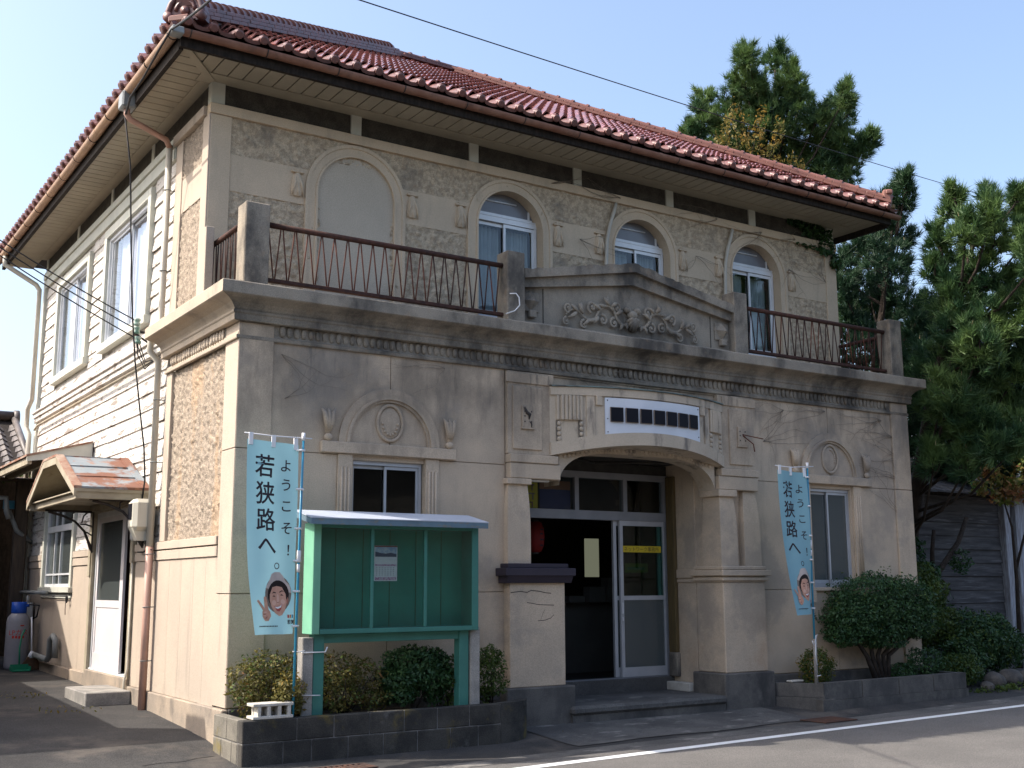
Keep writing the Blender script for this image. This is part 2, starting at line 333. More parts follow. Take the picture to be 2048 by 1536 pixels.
M['poster_mag'] = MAT('poster_mag', (0.35, 0.1, 0.25), (0.55, 0.5, 0.6), 60, rough=0.5)
M['glass'] = GLASS('glass')
M['glass_side'] = GLASS('glass_side', (0.85, 0.87, 0.9))
M['glass_board'] = GLASS('glass_board', (0.85, 0.9, 0.88), 0.02, 1.5)
M['glass_green'] = GLASS('glass_green', (0.55, 0.72, 0.68))
M['frost'] = GLASS('frost', (0.5, 0.55, 0.55), 0.12, 1.5, 0.55, (0.14, 0.16, 0.16))
M['dark_glass'] = GLASS('dark_glass', (0.35, 0.34, 0.33), 0.03)
em = bpy.data.materials.new('lit_window'); em.use_nodes = True
_p = em.node_tree.nodes['Principled BSDF']
_p.inputs['Base Color'].default_value = (0.4, 0.42, 0.3, 1)
_p.inputs['Emission Color'].default_value = (0.75, 0.78, 0.55, 1)
_p.inputs['Emission Strength'].default_value = 0.08
M['lit_window'] = em

# ------------------------------------------------------------------ mesh helpers
class MB:
    def __init__(s):
        s.v = []; s.f = []; s.m = []; s.sm = []
        s.cm = 0; s.smooth = False
    def add(s, vs, fs):
        b = len(s.v)
        s.v += [tuple(p) for p in vs]
        for f in fs:
            s.f.append(tuple(b + i for i in f)); s.m.append(s.cm); s.sm.append(s.smooth)
        return s
    def box(s, x0, x1, y0, y1, z0, z1):
        if x0 > x1: x0, x1 = x1, x0
        if y0 > y1: y0, y1 = y1, y0
        if z0 > z1: z0, z1 = z1, z0
        return s.add([(x0, y0, z0), (x1, y0, z0), (x1, y1, z0), (x0, y1, z0), (x0, y0, z1), (x1, y0, z1), (x1, y1, z1), (x0, y1, z1)],
              [(0, 3, 2, 1), (4, 5, 6, 7), (0, 1, 5, 4), (1, 2, 6, 5), (2, 3, 7, 6), (3, 0, 4, 7)])
    def cbox(s, x0, x1, y0, y1, z0, z1, c=0.008):
        """box with chamfered edges"""
        vs = []; X = (x0, x1); Y = (y0, y1); Z = (z0, z1)
        idx = {}
        for i in (0, 1):
            for j in (0, 1):
                for k in (0, 1):
                    p = [X[i], Y[j], Z[k]]; sg = [1 if q == 0 else -1 for q in (i, j, k)]
                    for a in range(3):
                        w = [p[b] + (0 if b == a else sg[b] * c) for b in range(3)]
                        idx[(i, j, k, a)] = len(vs); vs.append(w)
        fs = []
        for a in range(3):
            b, c_ = [q for q in range(3) if q != a]
            for sd in (0, 1):
                quad = []
                for (p, q) in ((0, 0), (1, 0), (1, 1), (0, 1)):
                    key = [0, 0, 0]; key[a] = sd; key[b] = p; key[c_] = q
                    quad.append(idx[(key[0], key[1], key[2], a)])
                flip = (sd == 0) ^ (a == 1)
                fs.append(tuple(reversed(quad)) if flip else tuple(quad))
        for a in range(3):       # edges along axis a
            b, c_ = [q for q in range(3) if q != a]
            for p in (0, 1):
                for q in (0, 1):
                    k0 = [0, 0, 0]; k0[b] = p; k0[c_] = q
                    k1 = list(k0); k1[a] = 1
                    fs.append((idx[tuple(k0) + (b,)], idx[tuple(k1) + (b,)], idx[tuple(k1) + (c_,)], idx[tuple(k0) + (c_,)]))
        for i in (0, 1):
            for j in (0, 1):
                for k in (0, 1):
                    fs.append((idx[(i, j, k, 0)], idx[(i, j, k, 1)], idx[(i, j, k, 2)]))
        return s.add(vs, fs)
    def prism(s, poly, y0, y1):
        """polygon of (x,z) extruded along y"""
        n = len(poly)
        vs = [(p[0], y0, p[1]) for p in poly] + [(p[0], y1, p[1]) for p in poly]
        fs = [tuple(range(n)), tuple(range(2 * n - 1, n - 1, -1))] + [(i, i + n, (i + 1) % n + n, (i + 1) % n) for i in range(n)]
        return s.add(vs, fs)
    def prismx(s, poly, x0, x1):
        """polygon of (y,z) extruded along x"""
        n = len(poly)
        vs = [(x0, p[0], p[1]) for p in poly] + [(x1, p[0], p[1]) for p in poly]
        fs = [tuple(range(n)), tuple(range(2 * n - 1, n - 1, -1))] + [(i, (i + 1) % n, (i + 1) % n + n, i + n) for i in range(n)]
        return s.add(vs, fs)
    def prismz(s, poly, z0, z1):
        n = len(poly)
        vs = [(p[0], p[1], z0) for p in poly] + [(p[0], p[1], z1) for p in poly]
        fs = [tuple(range(n - 1, -1, -1)), tuple(range(n, 2 * n))] + [(i, (i + 1) % n, (i + 1) % n + n, i + n) for i in range(n)]
        return s.add(vs, fs)
    def quad(s, a, b, c, d):
        return s.add([a, b, c, d], [(0, 1, 2, 3)])
    def tube(s, path, r, n=8, caps=True, sq=None):
        path = [Vector(p) for p in path]
        L = len(path)
        rs = r if isinstance(r, (list, tuple)) else [r] * L
        vs = []; prev = None
        for i, p in enumerate(path):
            if i == 0: t = path[1] - p
            elif i == L - 1: t = p - path[i - 1]
            else: t = (path[i + 1] - p).normalized() + (p - path[i - 1]).normalized()
            if t.length < 1e-9: t = Vector((0, 0, 1))
            t.normalize()
            if prev is None:
                a = Vector((0, 0, 1)) if abs(t.z) < 0.9 else Vector((1, 0, 0))
                u = t.cross(a).normalized()
            else:
                u = prev - t * prev.dot(t)
                u = u.normalized() if u.length > 1e-6 else t.orthogonal().normalized()
            prev = u
            w = t.cross(u)
            for k in range(n):
                a = 2 * PI * k / n
                d = u * math.cos(a) * rs[i] + w * math.sin(a) * rs[i]
                if sq: d = Vector((d.x * sq[0], d.y * sq[1], d.z * sq[2]))
                vs.append(p + d)
        fs = []
        for i in range(L - 1):
            for k in range(n):
                fs.append((i * n + k, i * n + (k + 1) % n, (i + 1) * n + (k + 1) % n, (i + 1) * n + k))
        if caps:
            fs.append(tuple(range(n - 1, -1, -1))); fs.append(tuple((L - 1) * n + k for k in range(n)))
        o = s.smooth; s.smooth = True
        s.add(vs, fs); s.smooth = o
        return s
    def lathe(s, c, prof, n=16, axis='z', sx=1.0, sy_=1.0):
        """prof: (r, h) up the axis from point c"""
        vs = []
        for (r, h) in prof:
            for k in range(n):
                a = 2 * PI * k / n
                p, q = r * math.cos(a) * sx, r * math.sin(a) * sy_
                vs.append({'z': (c[0] + p, c[1] + q, c[2] + h), 'y': (c[0] + p, c[1] + h, c[2] + q), 'x': (c[0] + h, c[1] + p, c[2] + q)}[axis])
        L = len(prof); fs = []
        for i in range(L - 1):
            for k in range(n):
                fs.append((i * n + k, i * n + (k + 1) % n, (i + 1) * n + (k + 1) % n, (i + 1) * n + k))
        if prof[0][0] > 1e-5: fs.append(tuple(range(n - 1, -1, -1)))
        if prof[-1][0] > 1e-5: fs.append(tuple((L - 1) * n + k for k in range(n)))
        o = s.smooth; s.smooth = True
        s.add(vs, fs); s.smooth = o
        return s
    def ball(s, c, rx, ry, rz, n=10, m=6):
        vs = []; fs = []
        for i in range(m + 1):
            t = PI * i / m - PI / 2
            for k in range(n):
                a = 2 * PI * k / n
                vs.append((c[0] + rx * math.cos(t) * math.cos(a), c[1] + ry * math.cos(t) * math.sin(a), c[2] + rz * math.sin(t)))
        for i in range(m):
            for k in range(n):
                fs.append((i * n + k, i * n + (k + 1) % n, (i + 1) * n + (k + 1) % n, (i + 1) * n + k))
        o = s.smooth; s.smooth = True
        s.add(vs, fs); s.smooth = o
        return s
    def strip(s, A, B):
        """quads between two equally long point lists"""
        n = len(A)
        return s.add(list(A) + list(B), [(i, i + 1, n + i + 1, n + i) for i in range(n - 1)])
    def loft(s, rings, closed=True):
        n = len(rings[0]); vs = [p for r in rings for p in r]; fs = []
        for i in range(len(rings) - 1):
            for k in range(n if closed else n - 1):
                fs.append((i * n + k, i * n + (k + 1) % n, (i + 1) * n + (k + 1) % n, (i + 1) * n + k))
        if closed:
            fs.append(tuple(range(n - 1, -1, -1))); fs.append(tuple((len(rings) - 1) * n + k for k in range(n)))
        return s.add(vs, fs)
    def mesh(s, name, mats, off=(0, 0, 0)):
        me = bpy.data.meshes.new(name)
        me.from_pydata([(p[0] - off[0], p[1] - off[1], p[2] - off[2]) for p in s.v], [], s.f)
        mats = mats if isinstance(mats, (list, tuple)) else [mats]
        for q in mats:
            me.materials.append(M[q] if isinstance(q, str) else q)
        if len(mats) > 1: me.polygons.foreach_set('material_index', s.m)
        me.polygons.foreach_set('use_smooth', s.sm)
        me.update()
        return me
    def build(s, name, mats, parent=None, off=None, recalc=True):
        off = off or (tuple(ROOT[parent.name]) if parent is not None else (0, 0, 0))
        me = s.mesh(name, mats, off)
        if recalc:
            import bmesh
            bm = bmesh.new(); bm.from_mesh(me)
            bmesh.ops.recalc_face_normals(bm, faces=bm.faces[:])
            bm.to_mesh(me); bm.free()
        return place(name, me, parent, (0, 0, 0), off)

ROOT = {}
def place(name, me, parent=None, loc=(0, 0, 0), off=(0, 0, 0), rot=None):
    o = bpy.data.objects.new(name, me)
    COL.objects.link(o)
    if parent is not None:
        o.parent = parent
        ROOT[o.name] = ROOT[parent.name]
        o.location = loc
    else:
        o.location = Vector(loc) + Vector(off)
        ROOT[o.name] = Vector(off)
    if rot is not None:
        o.rotation_euler = rot
    return o

def inst(name, me, parent, world, rot=None, mat4=None, scale=None):
    """a part that shares its mesh; world position, parent empties are unrotated"""
    o = bpy.data.objects.new(name, me)
    COL.objects.link(o)
    o.parent = parent
    ROOT[o.name] = ROOT[parent.name]
    r = ROOT[parent.name]
    if mat4 is not None:
        m = mat4.copy(); m.translation = m.translation - Vector(r)
        o.matrix_local = m
    else:
        o.location = Vector(world) - Vector(r)
        if rot is not None: o.rotation_euler = rot
        if scale is not None: o.scale = scale
    return o

def thing(name, label, cat, loc, group=None):
    o = bpy.data.objects.new(name, None)
    COL.objects.link(o)
    o.location = loc
    o.empty_display_size = 0.3
    ROOT[o.name] = Vector(loc)
    return tag(o, label, cat, group)

def tag(o, label, cat, group=None):
    o['label'] = label; o['category'] = cat
    if group: o['group'] = group
    return o

def kind(o, k='structure'):
    o['kind'] = k
    return o

def raw_mesh(name, verts, faces_n, mats, matidx=None, smooth=False):
    """verts (N,3) array; faces_n: (K,n) int array"""
    me = bpy.data.meshes.new(name)
    nv = len(verts); nf, k = faces_n.shape
    me.vertices.add(nv); me.vertices.foreach_set('co', np.asarray(verts, np.float32).ravel())
    me.loops.add(nf * k); me.loops.foreach_set('vertex_index', faces_n.astype(np.int32).ravel())
    me.polygons.add(nf)
    me.polygons.foreach_set('loop_start', np.arange(0, nf * k, k, dtype=np.int32))
    me.polygons.foreach_set('loop_total', np.full(nf, k, np.int32))
    for q in (mats if isinstance(mats, (list, tuple)) else [mats]):
        me.materials.append(M[q])
    if matidx is not None: me.polygons.foreach_set('material_index', matidx.astype(np.int32))
    if smooth: me.polygons.foreach_set('use_smooth', np.ones(nf, bool))
    me.update(calc_edges=True)
    me.validate()
    return me

def text_mesh(body, size, align='CENTER'):
    c = bpy.data.curves.new('print', 'FONT')
    c.body = body; c.size = size; c.align_x = align; c.align_y = 'CENTER'
    c.resolution_u = 3
    o = bpy.data.objects.new('print', c)
    COL.objects.link(o)
    dg = bpy.context.evaluated_depsgraph_get()
    me = bpy.data.meshes.new_from_object(o.evaluated_get(dg))
    vs = [tuple(v.co) for v in me.vertices]; fs = [tuple(p.vertices) for p in me.polygons]
    bpy.data.objects.remove(o, do_unlink=True); bpy.data.curves.remove(c); bpy.data.meshes.remove(me)
    if vs:      # centre the glyphs on the origin
        cx = (min(v[0] for v in vs) + max(v[0] for v in vs)) / 2; cz = (min(v[1] for v in vs) + max(v[1] for v in vs)) / 2
        vs = [(v[0] - cx, v[1] - cz) for v in vs]
    return vs, fs

def gz(y):
    return float(np.interp(y, [-1.2, -0.2, 0.4, 2.4, 6.6, 12.0], [-0.19, -0.115, -0.04, 0.06, 0.16, 0.2]))
# ------------------------------------------------------------------ ground
def ground_sheet(name, xs, ys, zf, m):
    vs = []; fs = []
    for y in ys:
        for x in xs:
            vs.append((x, y, zf(x, y)))
    n = len(xs)
    for j in range(len(ys) - 1):
        for i in range(n - 1):
            fs.append((j * n + i, j * n + i + 1, (j + 1) * n + i + 1, (j + 1) * n + i))
    b = MB(); b.add(vs, fs)
    return kind(b.build(name, m, recalc=False))
YS = [-400, -60, -25, -14, -9, -6, -4, -3, -2, -1.6, -1.2, -0.8, -0.5, -0.2, 0.1, 0.4, 1.4, 2.4, 4.5, 6.6, 9, 12, 20, 60, 400]
ground_sheet('ground', [-400, -60, -20, -8, -3, 0, 3, 6, 9, 12, 16, 24, 60, 400], YS, lambda x, y: gz(y), 'asphalt')
def yline(x): return -2.40 + 0.075 * (x - 2.4)
XS = [-60, -20, -8, -4, -2, 0, 2, 4, 6, 8, 10, 12, 16, 24, 60]
def band(name, xs, fa, fb, dz, m, n=6):
    vs = []; fs = []
    for x in xs:
        for k in range(n + 1):
            y = fa(x) + (fb(x) - fa(x)) * k / n
            vs.append((x, y, gz(y) + dz))
    w = n + 1
    for i in range(len(xs) - 1):
        for k in range(n):
            fs.append((i * w + k, (i + 1) * w + k, (i + 1) * w + k + 1, i * w + k + 1))
    b = MB(); b.add(vs, fs)
    return kind(b.build(name, m, recalc=True))
band('road', XS, lambda x: yline(x) - 7.5, lambda x: yline(x) + 0.42, 0.004, 'road', 10)
band('white_line', XS, lambda x: yline(x) - 0.01, lambda x: yline(x) + 0.13, 0.008, 'paint', 2)
xa = [3.4, 3.8, 4.3, 5, 6, 7, 7.6, 8.2, 9, 10, 11, 12, 13, 14]
band('concrete_gutter', [-0.6, 0, 1, 2, 3] + xa[1:], lambda x: yline(x) + 0.42, lambda x: yline(x) + 0.72, 0.006, 'apron', 3)
band('porch_apron', [3.5, 4, 4.5, 5, 5.5, 6, 6.5, 7, 7.5], lambda x: -1.38 + 0.05 * (x - 3.5) + 0.05 * math.sin(x * 3), lambda x: 0.1, 0.0085, 'apron', 8)
# cracks in the driveway
b = MB()
for pts in ([(-0.95, -0.45), (-0.75, -0.40), (-0.55, -0.42), (-0.38, -0.33), (-0.2, -0.30)], [(-1.5, -1.05), (-1.3, -1.1), (-1.1, -1.08), (-0.95, -1.14)]):
    A = [(x, y - 0.008, gz(y) + 0.004) for x, y in pts]; B = [(x, y + 0.008, gz(y) + 0.004) for x, y in pts]
    b.strip(A, B)
kind(b.build('driveway_crack', 'wire', recalc=False))

# drain gratings
def grating(x, y, w, d, rot, label):
    t = thing('drain_grate', label, 'drain grate', (x, y, gz(y) + 0.012))
    t.rotation_euler = (0, 0, rot)
    def loc(b, n):
        me = b.mesh(n, 'grate'); o = place(n, me, t); return o
    f = MB()
    f.box(-w / 2, w / 2, -d / 2, -d / 2 + .03, 0, .012); f.box(-w / 2, w / 2, d / 2 - .03, d / 2, 0, .012)
    f.box(-w / 2, -w / 2 + .03, -d / 2 + .03, d / 2 - .03, 0, .012); f.box(w / 2 - .03, w / 2, -d / 2 + .03, d / 2 - .03, 0, .012)
    loc(f, 'frame')
    n = 12
    bm_ = MB(); bm_.box(-.012, .012, -d / 2 + .03, d / 2 - .03, 0, .01)
    me = bm_.mesh('bar', 'grate')
    for i in range(n):
        place('bar', me, t, (-w / 2 + .05 + (w - .1) * i / (n - 1), 0, 0))
grating(7.55, -1.35, 0.62, 0.42, 0.05, 'rusty square drain grate in the gutter before the right flowerbed')
grating(0.62, -1.42, 0.75, 0.3, 0.03, 'rusty drain grate in the gutter before the block planter')

# ------------------------------------------------------------------ the building
WD = 11.22
DP = 10.75
B_ = thing('town_hall', 'old two-storey beige stucco building with red tiled roof and arched porch', 'building', (5.61, 0, 0))
def P(b, n, m, parent=None, **k):
    return b.build(n, m, parent or B_, **k)

# --- lower front wall: backing plus separate render panels with open joints
OPEN = [(1.42, 2.34, 1.48, 2.97), (8.88, 9.80, 1.48, 2.97), (3.80, 7.06, -0.2, 3.40)]
def wall_cells(b, x0, x1, z0, z1, y0, y1, holes):
    xs = sorted({x0, x1} | {h[0] for h in holes if x0 < h[0] < x1} | {h[1] for h in holes if x0 < h[1] < x1})
    for i in range(len(xs) - 1):
        a, c = xs[i], xs[i + 1]; mid = (a + c) / 2
        zs = [(h[2], h[3]) for h in holes if h[0] <= mid <= h[1]]
        z = z0
        for (p, q) in sorted(zs):
            if p > z: b.box(a, c, y0, y1, z, min(p, z1))
            z = max(z, q)
        if z < z1: b.box(a, c, y0, y1, z, z1)
b = MB(); wall_cells(b, 0.06, WD - .06, -0.2, 4.78, 0.021, 0.24, OPEN)
front = P(b, 'front_wall', 'stucco_low')
g = 0.004
cells = [(.40, 1.87, .30, 1.47), (1.87, 3.47, .30, 1.47), (7.73, 9.35, .30, 1.47), (9.35, 10.82, .30, 1.47),
         (.40, 1.21, 1.47, 3.02), (2.52, 3.47, 1.47, 3.02), (7.73, 8.70, 1.47, 3.02), (10.01, 10.82, 1.47, 3.02),
         (.40, 1.87, 3.02, 4.235), (1.87, 3.47, 3.02, 4.235), (7.73, 9.35, 3.02, 4.235), (9.35, 10.82, 3.02, 4.235)]
for (x0, x1, z0, z1) in cells:
    b = MB(); b.cbox(x0 + g, x1 - g, 0.0, 0.02, z0 + g, z1 - g, .003); P(b, 'render_panel', 'stucco_low', front)
b = MB(); b.box(3.474, 7.726, 0.0, 0.02, 4.20, 4.24); P(b, 'render_panel', 'stucco_low', front)
# corner pilasters
for (x0, x1) in ((0.0, .40), (10.82, WD)):
    for (z0, z1) in ((.30, 1.47), (1.47, 3.02), (3.02, 4.415)):
        b = MB(); b.cbox(x0, x1, -.03, .02 if x0 > 1 else .38, z0 + g, z1 - g, .006); P(b, 'pilaster_block', 'stucco_low' if x0 > 1 else 'stucco_low', front)

# --- side wall, bay next to the street corner
side = P(MB().box(0.055, 0.26, .24, 2.62, -0.1, 4.78).box(0.055, .26, 2.62, 3.7, -.1, 7.3).box(0.055, .26, 5.88, 7.2, -.1, 7.3).box(.055, .26, 9.3, DP, -.1, 7.3)
         .box(.055, .26, 3.7, 5.88, 2.62, 5.2).box(.055, .26, 3.7, 5.88, 6.85, 7.3).box(.055, .26, 3.7, 3.75, 5.2, 6.85).box(.055, .26, 5.85, 5.88, 5.2, 6.85)
         .box(.055, .26, 7.2, 9.3, -.1, 1.55).box(.055, .26, 7.2, 9.3, 2.95, 5.2).box(.055, .26, 7.2, 9.3, 6.85, 7.3).box(.055, .26, 3.7, 5.88, -.1, .38)
         .box(.03, .26, 1.33, 2.62, 4.78, 7.3), 'side_wall', 'clapboard')
for (z0, z1) in ((.30, 1.47), (1.47, 3.02), (3.02, 4.415)):
    b = MB(); b.cbox(-.004, .06, -.026, .39, z0 + g, z1 - g, .004); P(b, 'pilaster_block', 'stucco_pink', side)
b = MB(); b.cbox(0.0, .06, 2.38, 2.60, 2.1, 4.23, .005); P(b, 'pilaster_strip', 'stucco_pink', side)
def rough_grid(y_or_x, a0, a1, z0, z1, step, amp, axis, sign, seed, hole=None, freq=14):
    na = max(2, int((a1 - a0) / step)); nz = max(2, int((z1 - z0) / step))
    vs = []; keep = []
    for j in range(nz + 1):
        for i in range(na + 1):
            a = a0 + (a1 - a0) * i / na; z = z0 + (z1 - z0) * j / nz
            h = mnoise.noise(Vector((a * freq, z * freq, seed))) + .6 * mnoise.noise(Vector((a * freq * 2.3, z * freq * 2.3, seed + 9)))
            h = abs(h) * amp * 1.6
            if axis == 'y': vs.append((a, y_or_x - h, z))
            else: vs.append((y_or_x - h, a, z))
    fs = []
    for j in range(nz):
        for i in range(na):
            a = a0 + (a1 - a0) * (i + .5) / na; z = z0 + (z1 - z0) * (j + .5) / nz
            if hole and hole(a, z): continue
            q = j * (na + 1) + i
            fs.append((q, q + 1, q + na + 2, q + na + 1) if axis == 'y' else (q, q + na + 1, q + na + 2, q + 1))
    b = MB(); b.smooth = True
    return b.add(vs, fs)
P(rough_grid(0.05, .39, 2.385, 2.09, 4.24, .022, .03, 'x', 1, 3.0, freq=17), 'rough_panel', 'rough_side', side, recalc=False)
# dado of the side wall, with upright joints
ys = [.39, .78, 1.2, 1.65, 2.12, 2.62, 3.15, 3.70]
for i in range(len(ys) - 1):
    b = MB(); b.box(0.004, .055, ys[i] + .002, ys[i + 1] - .002, .29, 1.87); P(b, 'dado_panel', 'stucco_pink', side)
for (y0, y1) in ((5.88, 6.5), (6.5, 7.12), (9.38, 10.0), (10.0, DP)):
    b = MB(); b.box(0.004, .055, y0 + .002, y1 - .002, .29, 1.87); P(b, 'dado_panel', 'stucco_pink', side)
b = MB(); b.box(0.004, .055, 7.122, 9.378, .29, 1.36); P(b, 'dado_panel', 'stucco_pink', side)
for (y0, y1) in ((.40, 3.70), (5.88, 7.12), (9.38, DP)):
    b = MB(); b.cbox(-.022, .054, y0 + .003, y1 - .003, 2.0, 2.095, .004); P(b, 'dado_rail', 'stucco_pink', side)
    b = MB(); b.cbox(-.014, .054, y0 + .003, y1 - .003, 1.873, 1.985, .004); P(b, 'dado_rail', 'stucco_pink', side)
# clapboards
def claps(z0, n, h, gaps, y0, y1):
    for k in range(n):
        z = z0 + k * h
        segs = [(y0, y1)]
        for (ga, gb, za, zb) in gaps:
            if z + h * .9 > za and z + h * .1 < zb:
                ns = []
                for (a, c) in segs:
                    if ga > a: ns.append((a, min(c, ga)))
                    if gb < c: ns.append((max(a, gb), c))
                    if ga <= a and gb >= c: pass
                segs = [q for q in ns if q[1] - q[0] > .04]
        for (a, c) in segs:
            cuts = [a, c]
            if c - a > 3.2: cuts = [a, a + (c - a) * random.uniform(.35, .65), c]
            for i in range(len(cuts) - 1):
                p, q = cuts[i] + .002, cuts[i + 1] - .002
                m = max(2, int((q - p) / .35) + 1)
                A = []; Bq = []; C = []; D = []
                ph = random.uniform(0, 9); dz = random.uniform(-.006, .006); bow = random.uniform(.002, .012)
                for s in range(m + 1):
                    y = p + (q - p) * s / m
                    wv = bow * math.sin(y * 1.7 + ph) * .7; wz = .006 * math.sin(y * 1.1 + ph * 2) + dz
                    A.append((.012 - abs(wv), y, z + wz)); Bq.append((.030, y, z + h * 1.0 + wz)); C.append((.05, y, z + h + wz)); D.append((.05, y, z + wz))
                b = MB()
                n_ = m + 1
                b.add(A + Bq + C + D, [(r * n_ + s, r * n_ + s + 1, ((r + 1) % 4) * n_ + s + 1, ((r + 1) % 4) * n_ + s) for r in range(4) for s in range(m)]
                      + [(0, n_, 2 * n_, 3 * n_), (m, 3 * n_ + m, 2 * n_ + m, n_ + m)])
                P(b, 'clapboard', 'clapboard', side)
claps(4.80, 11, .214, [(3.60, 6.12, 5.10, 7.04), (7.06, 9.48, 5.10, 6.98)], 2.64, DP - .02)
claps(2.10, 11, .222, [(3.62, 5.92, 0, 2.75), (7.1, 9.4, 0, 3.05)], 2.64, DP - .02)
# string course between the storeys on the timber side
b = MB()
for (d0, z0, z1) in ((.10, 4.72, 4.76), (.07, 4.64, 4.718), (.045, 4.56, 4.638)):
    b.cbox(-d0, .04, 2.66, DP + .02, z0, z1, .006)
P(b, 'string_course', 'clapboard')
b = MB(); b.tube([(-.06, 10.6, 4.42), (-.06, 10.3, 4.47), (-.06, 3.0, 4.47)], .022); P(b, 'cable_duct', 'old_cream')
# corner board at the back
b = MB(); b.cbox(-.03, .05, DP - .1, DP + .03, .2, 7.3, .005); P(b, 'corner_board', 'white_trim')
# plinth
b = MB(); b.cbox(-.05, .02, -.05, .85, -.25, .29, .01); b.cbox(-.04, .03, .85, 3.62, -.2, .285, .01); b.cbox(-.04, .03, 5.84, 10.8, -.2, .32, .01); b.cbox(-.045, .03, 3.62, 5.84, -.2, .375, .01)
P(b, 'side_plinth', 'plinth_side')
for (xa_, xb_) in ((.022, 3.40), (7.80, WD + .05)): P(MB().cbox(xa_, xb_, -.055, .02, -.25, .295, .01), 'front_plinth', 'plinth')
# other outer walls
P(MB().box(WD - .25, WD - .002, .24, 1.4, -.2, 4.6).box(WD - .25, WD - .002, 1.4, DP, -.2, 7.72).box(.0, WD, DP, DP + .2, -.2, 7.5), 'rear_wall', 'stucco_up')

# --- cornice of the lower storey (swept profile)
def sweep(b, prof, x0=0.0, x1=WD, yb=2.62, y0=0.0):
    rows = []
    for (d, z) in prof:
        rows.append([(x0 - d, yb, z), (x0 - d, y0 - d, z), (x1 + d * .55, y0 - d, z), (x1 + d * .55, yb, z)])
    for i in range(len(rows) - 1):
        for k in range(3):
            b.cm = 1 if k == 0 else 0
            b.add([rows[i][k], rows[i][k + 1], rows[i + 1][k + 1], rows[i + 1][k]], [(0, 1, 2, 3)])
    for k in (0, 3):
        pts = [r[k] for r in rows]
        b.cm = 1
        b.add(pts, [tuple(range(len(pts)))])
    b.cm = 0
corn = [(-.02, 4.415), (.08, 4.415), (.085, 4.42), (.085, 4.485), (.10, 4.50), (.10, 4.525), (.085, 4.53), (.10, 4.56), (.14, 4.60), (.20, 4.63), (.27, 4.645), (.285, 4.65), (.30, 4.66), (.30, 4.785), (.29, 4.797), (-.02, 4.80)]
b = MB(); sweep(b, corn)
cornice = P(b, 'cornice', ['cornice', 'cornice_side'])
b = MB(); sweep(b, [(-.01, 4.222), (.03, 4.222), (.035, 4.23), (.035, 4.262), (.012, 4.275), (.008, 4.30)], yb=2.60)
P(b, 'moulding', ['cornice', 'cornice_side'], cornice)
P(MB().box(.02, WD - .02, -.006, .02, 4.265, 4.414).box(-.006, .02, .39, 2.38, 4.265, 4.414), 'egg_band', 'cornice', cornice)
eg = MB(); eg.smooth = True
prof = []
n = 8
ring = []
for k in range(n):
    a = 2 * PI * k / n
    ring.append((.036 * math.cos(a), max(-1.0, math.sin(a))))
for (r, y) in ((1.0, 0.0), (.9, -.016), (.6, -.026)):
    prof.append([(q[0] * r, y, (q[1] * .062 * r - .0) + (.015 if q[1] > 0 else 0)) for q in ring])
eg.loft(prof, True)
em_f = eg.mesh('egg', 'cornice')
em_s = eg.mesh('egg', 'cornice_side')
n = 120
for i in range(n):
    x = .50 + (10.72 - .50) * i / (n - 1)
    s = random.uniform(.88, 1.05)
    inst('egg', em_f, cornice, (x, -.006, 4.345), (0, 0, 0), scale=(s, s * random.uniform(.5, 1.2), s))
for i in range(23):
    y = .47 + (2.33 - .47) * i / 22
    inst('egg', em_s, cornice, (-.006, y, 4.345), (0, 0, -PI / 2), scale=(1, random.uniform(.7, 1.3), 1))
P(MB().box(.05, WD - .05, .25, 1.30, 4.60, 4.79), 'balcony_floor', 'cornice')

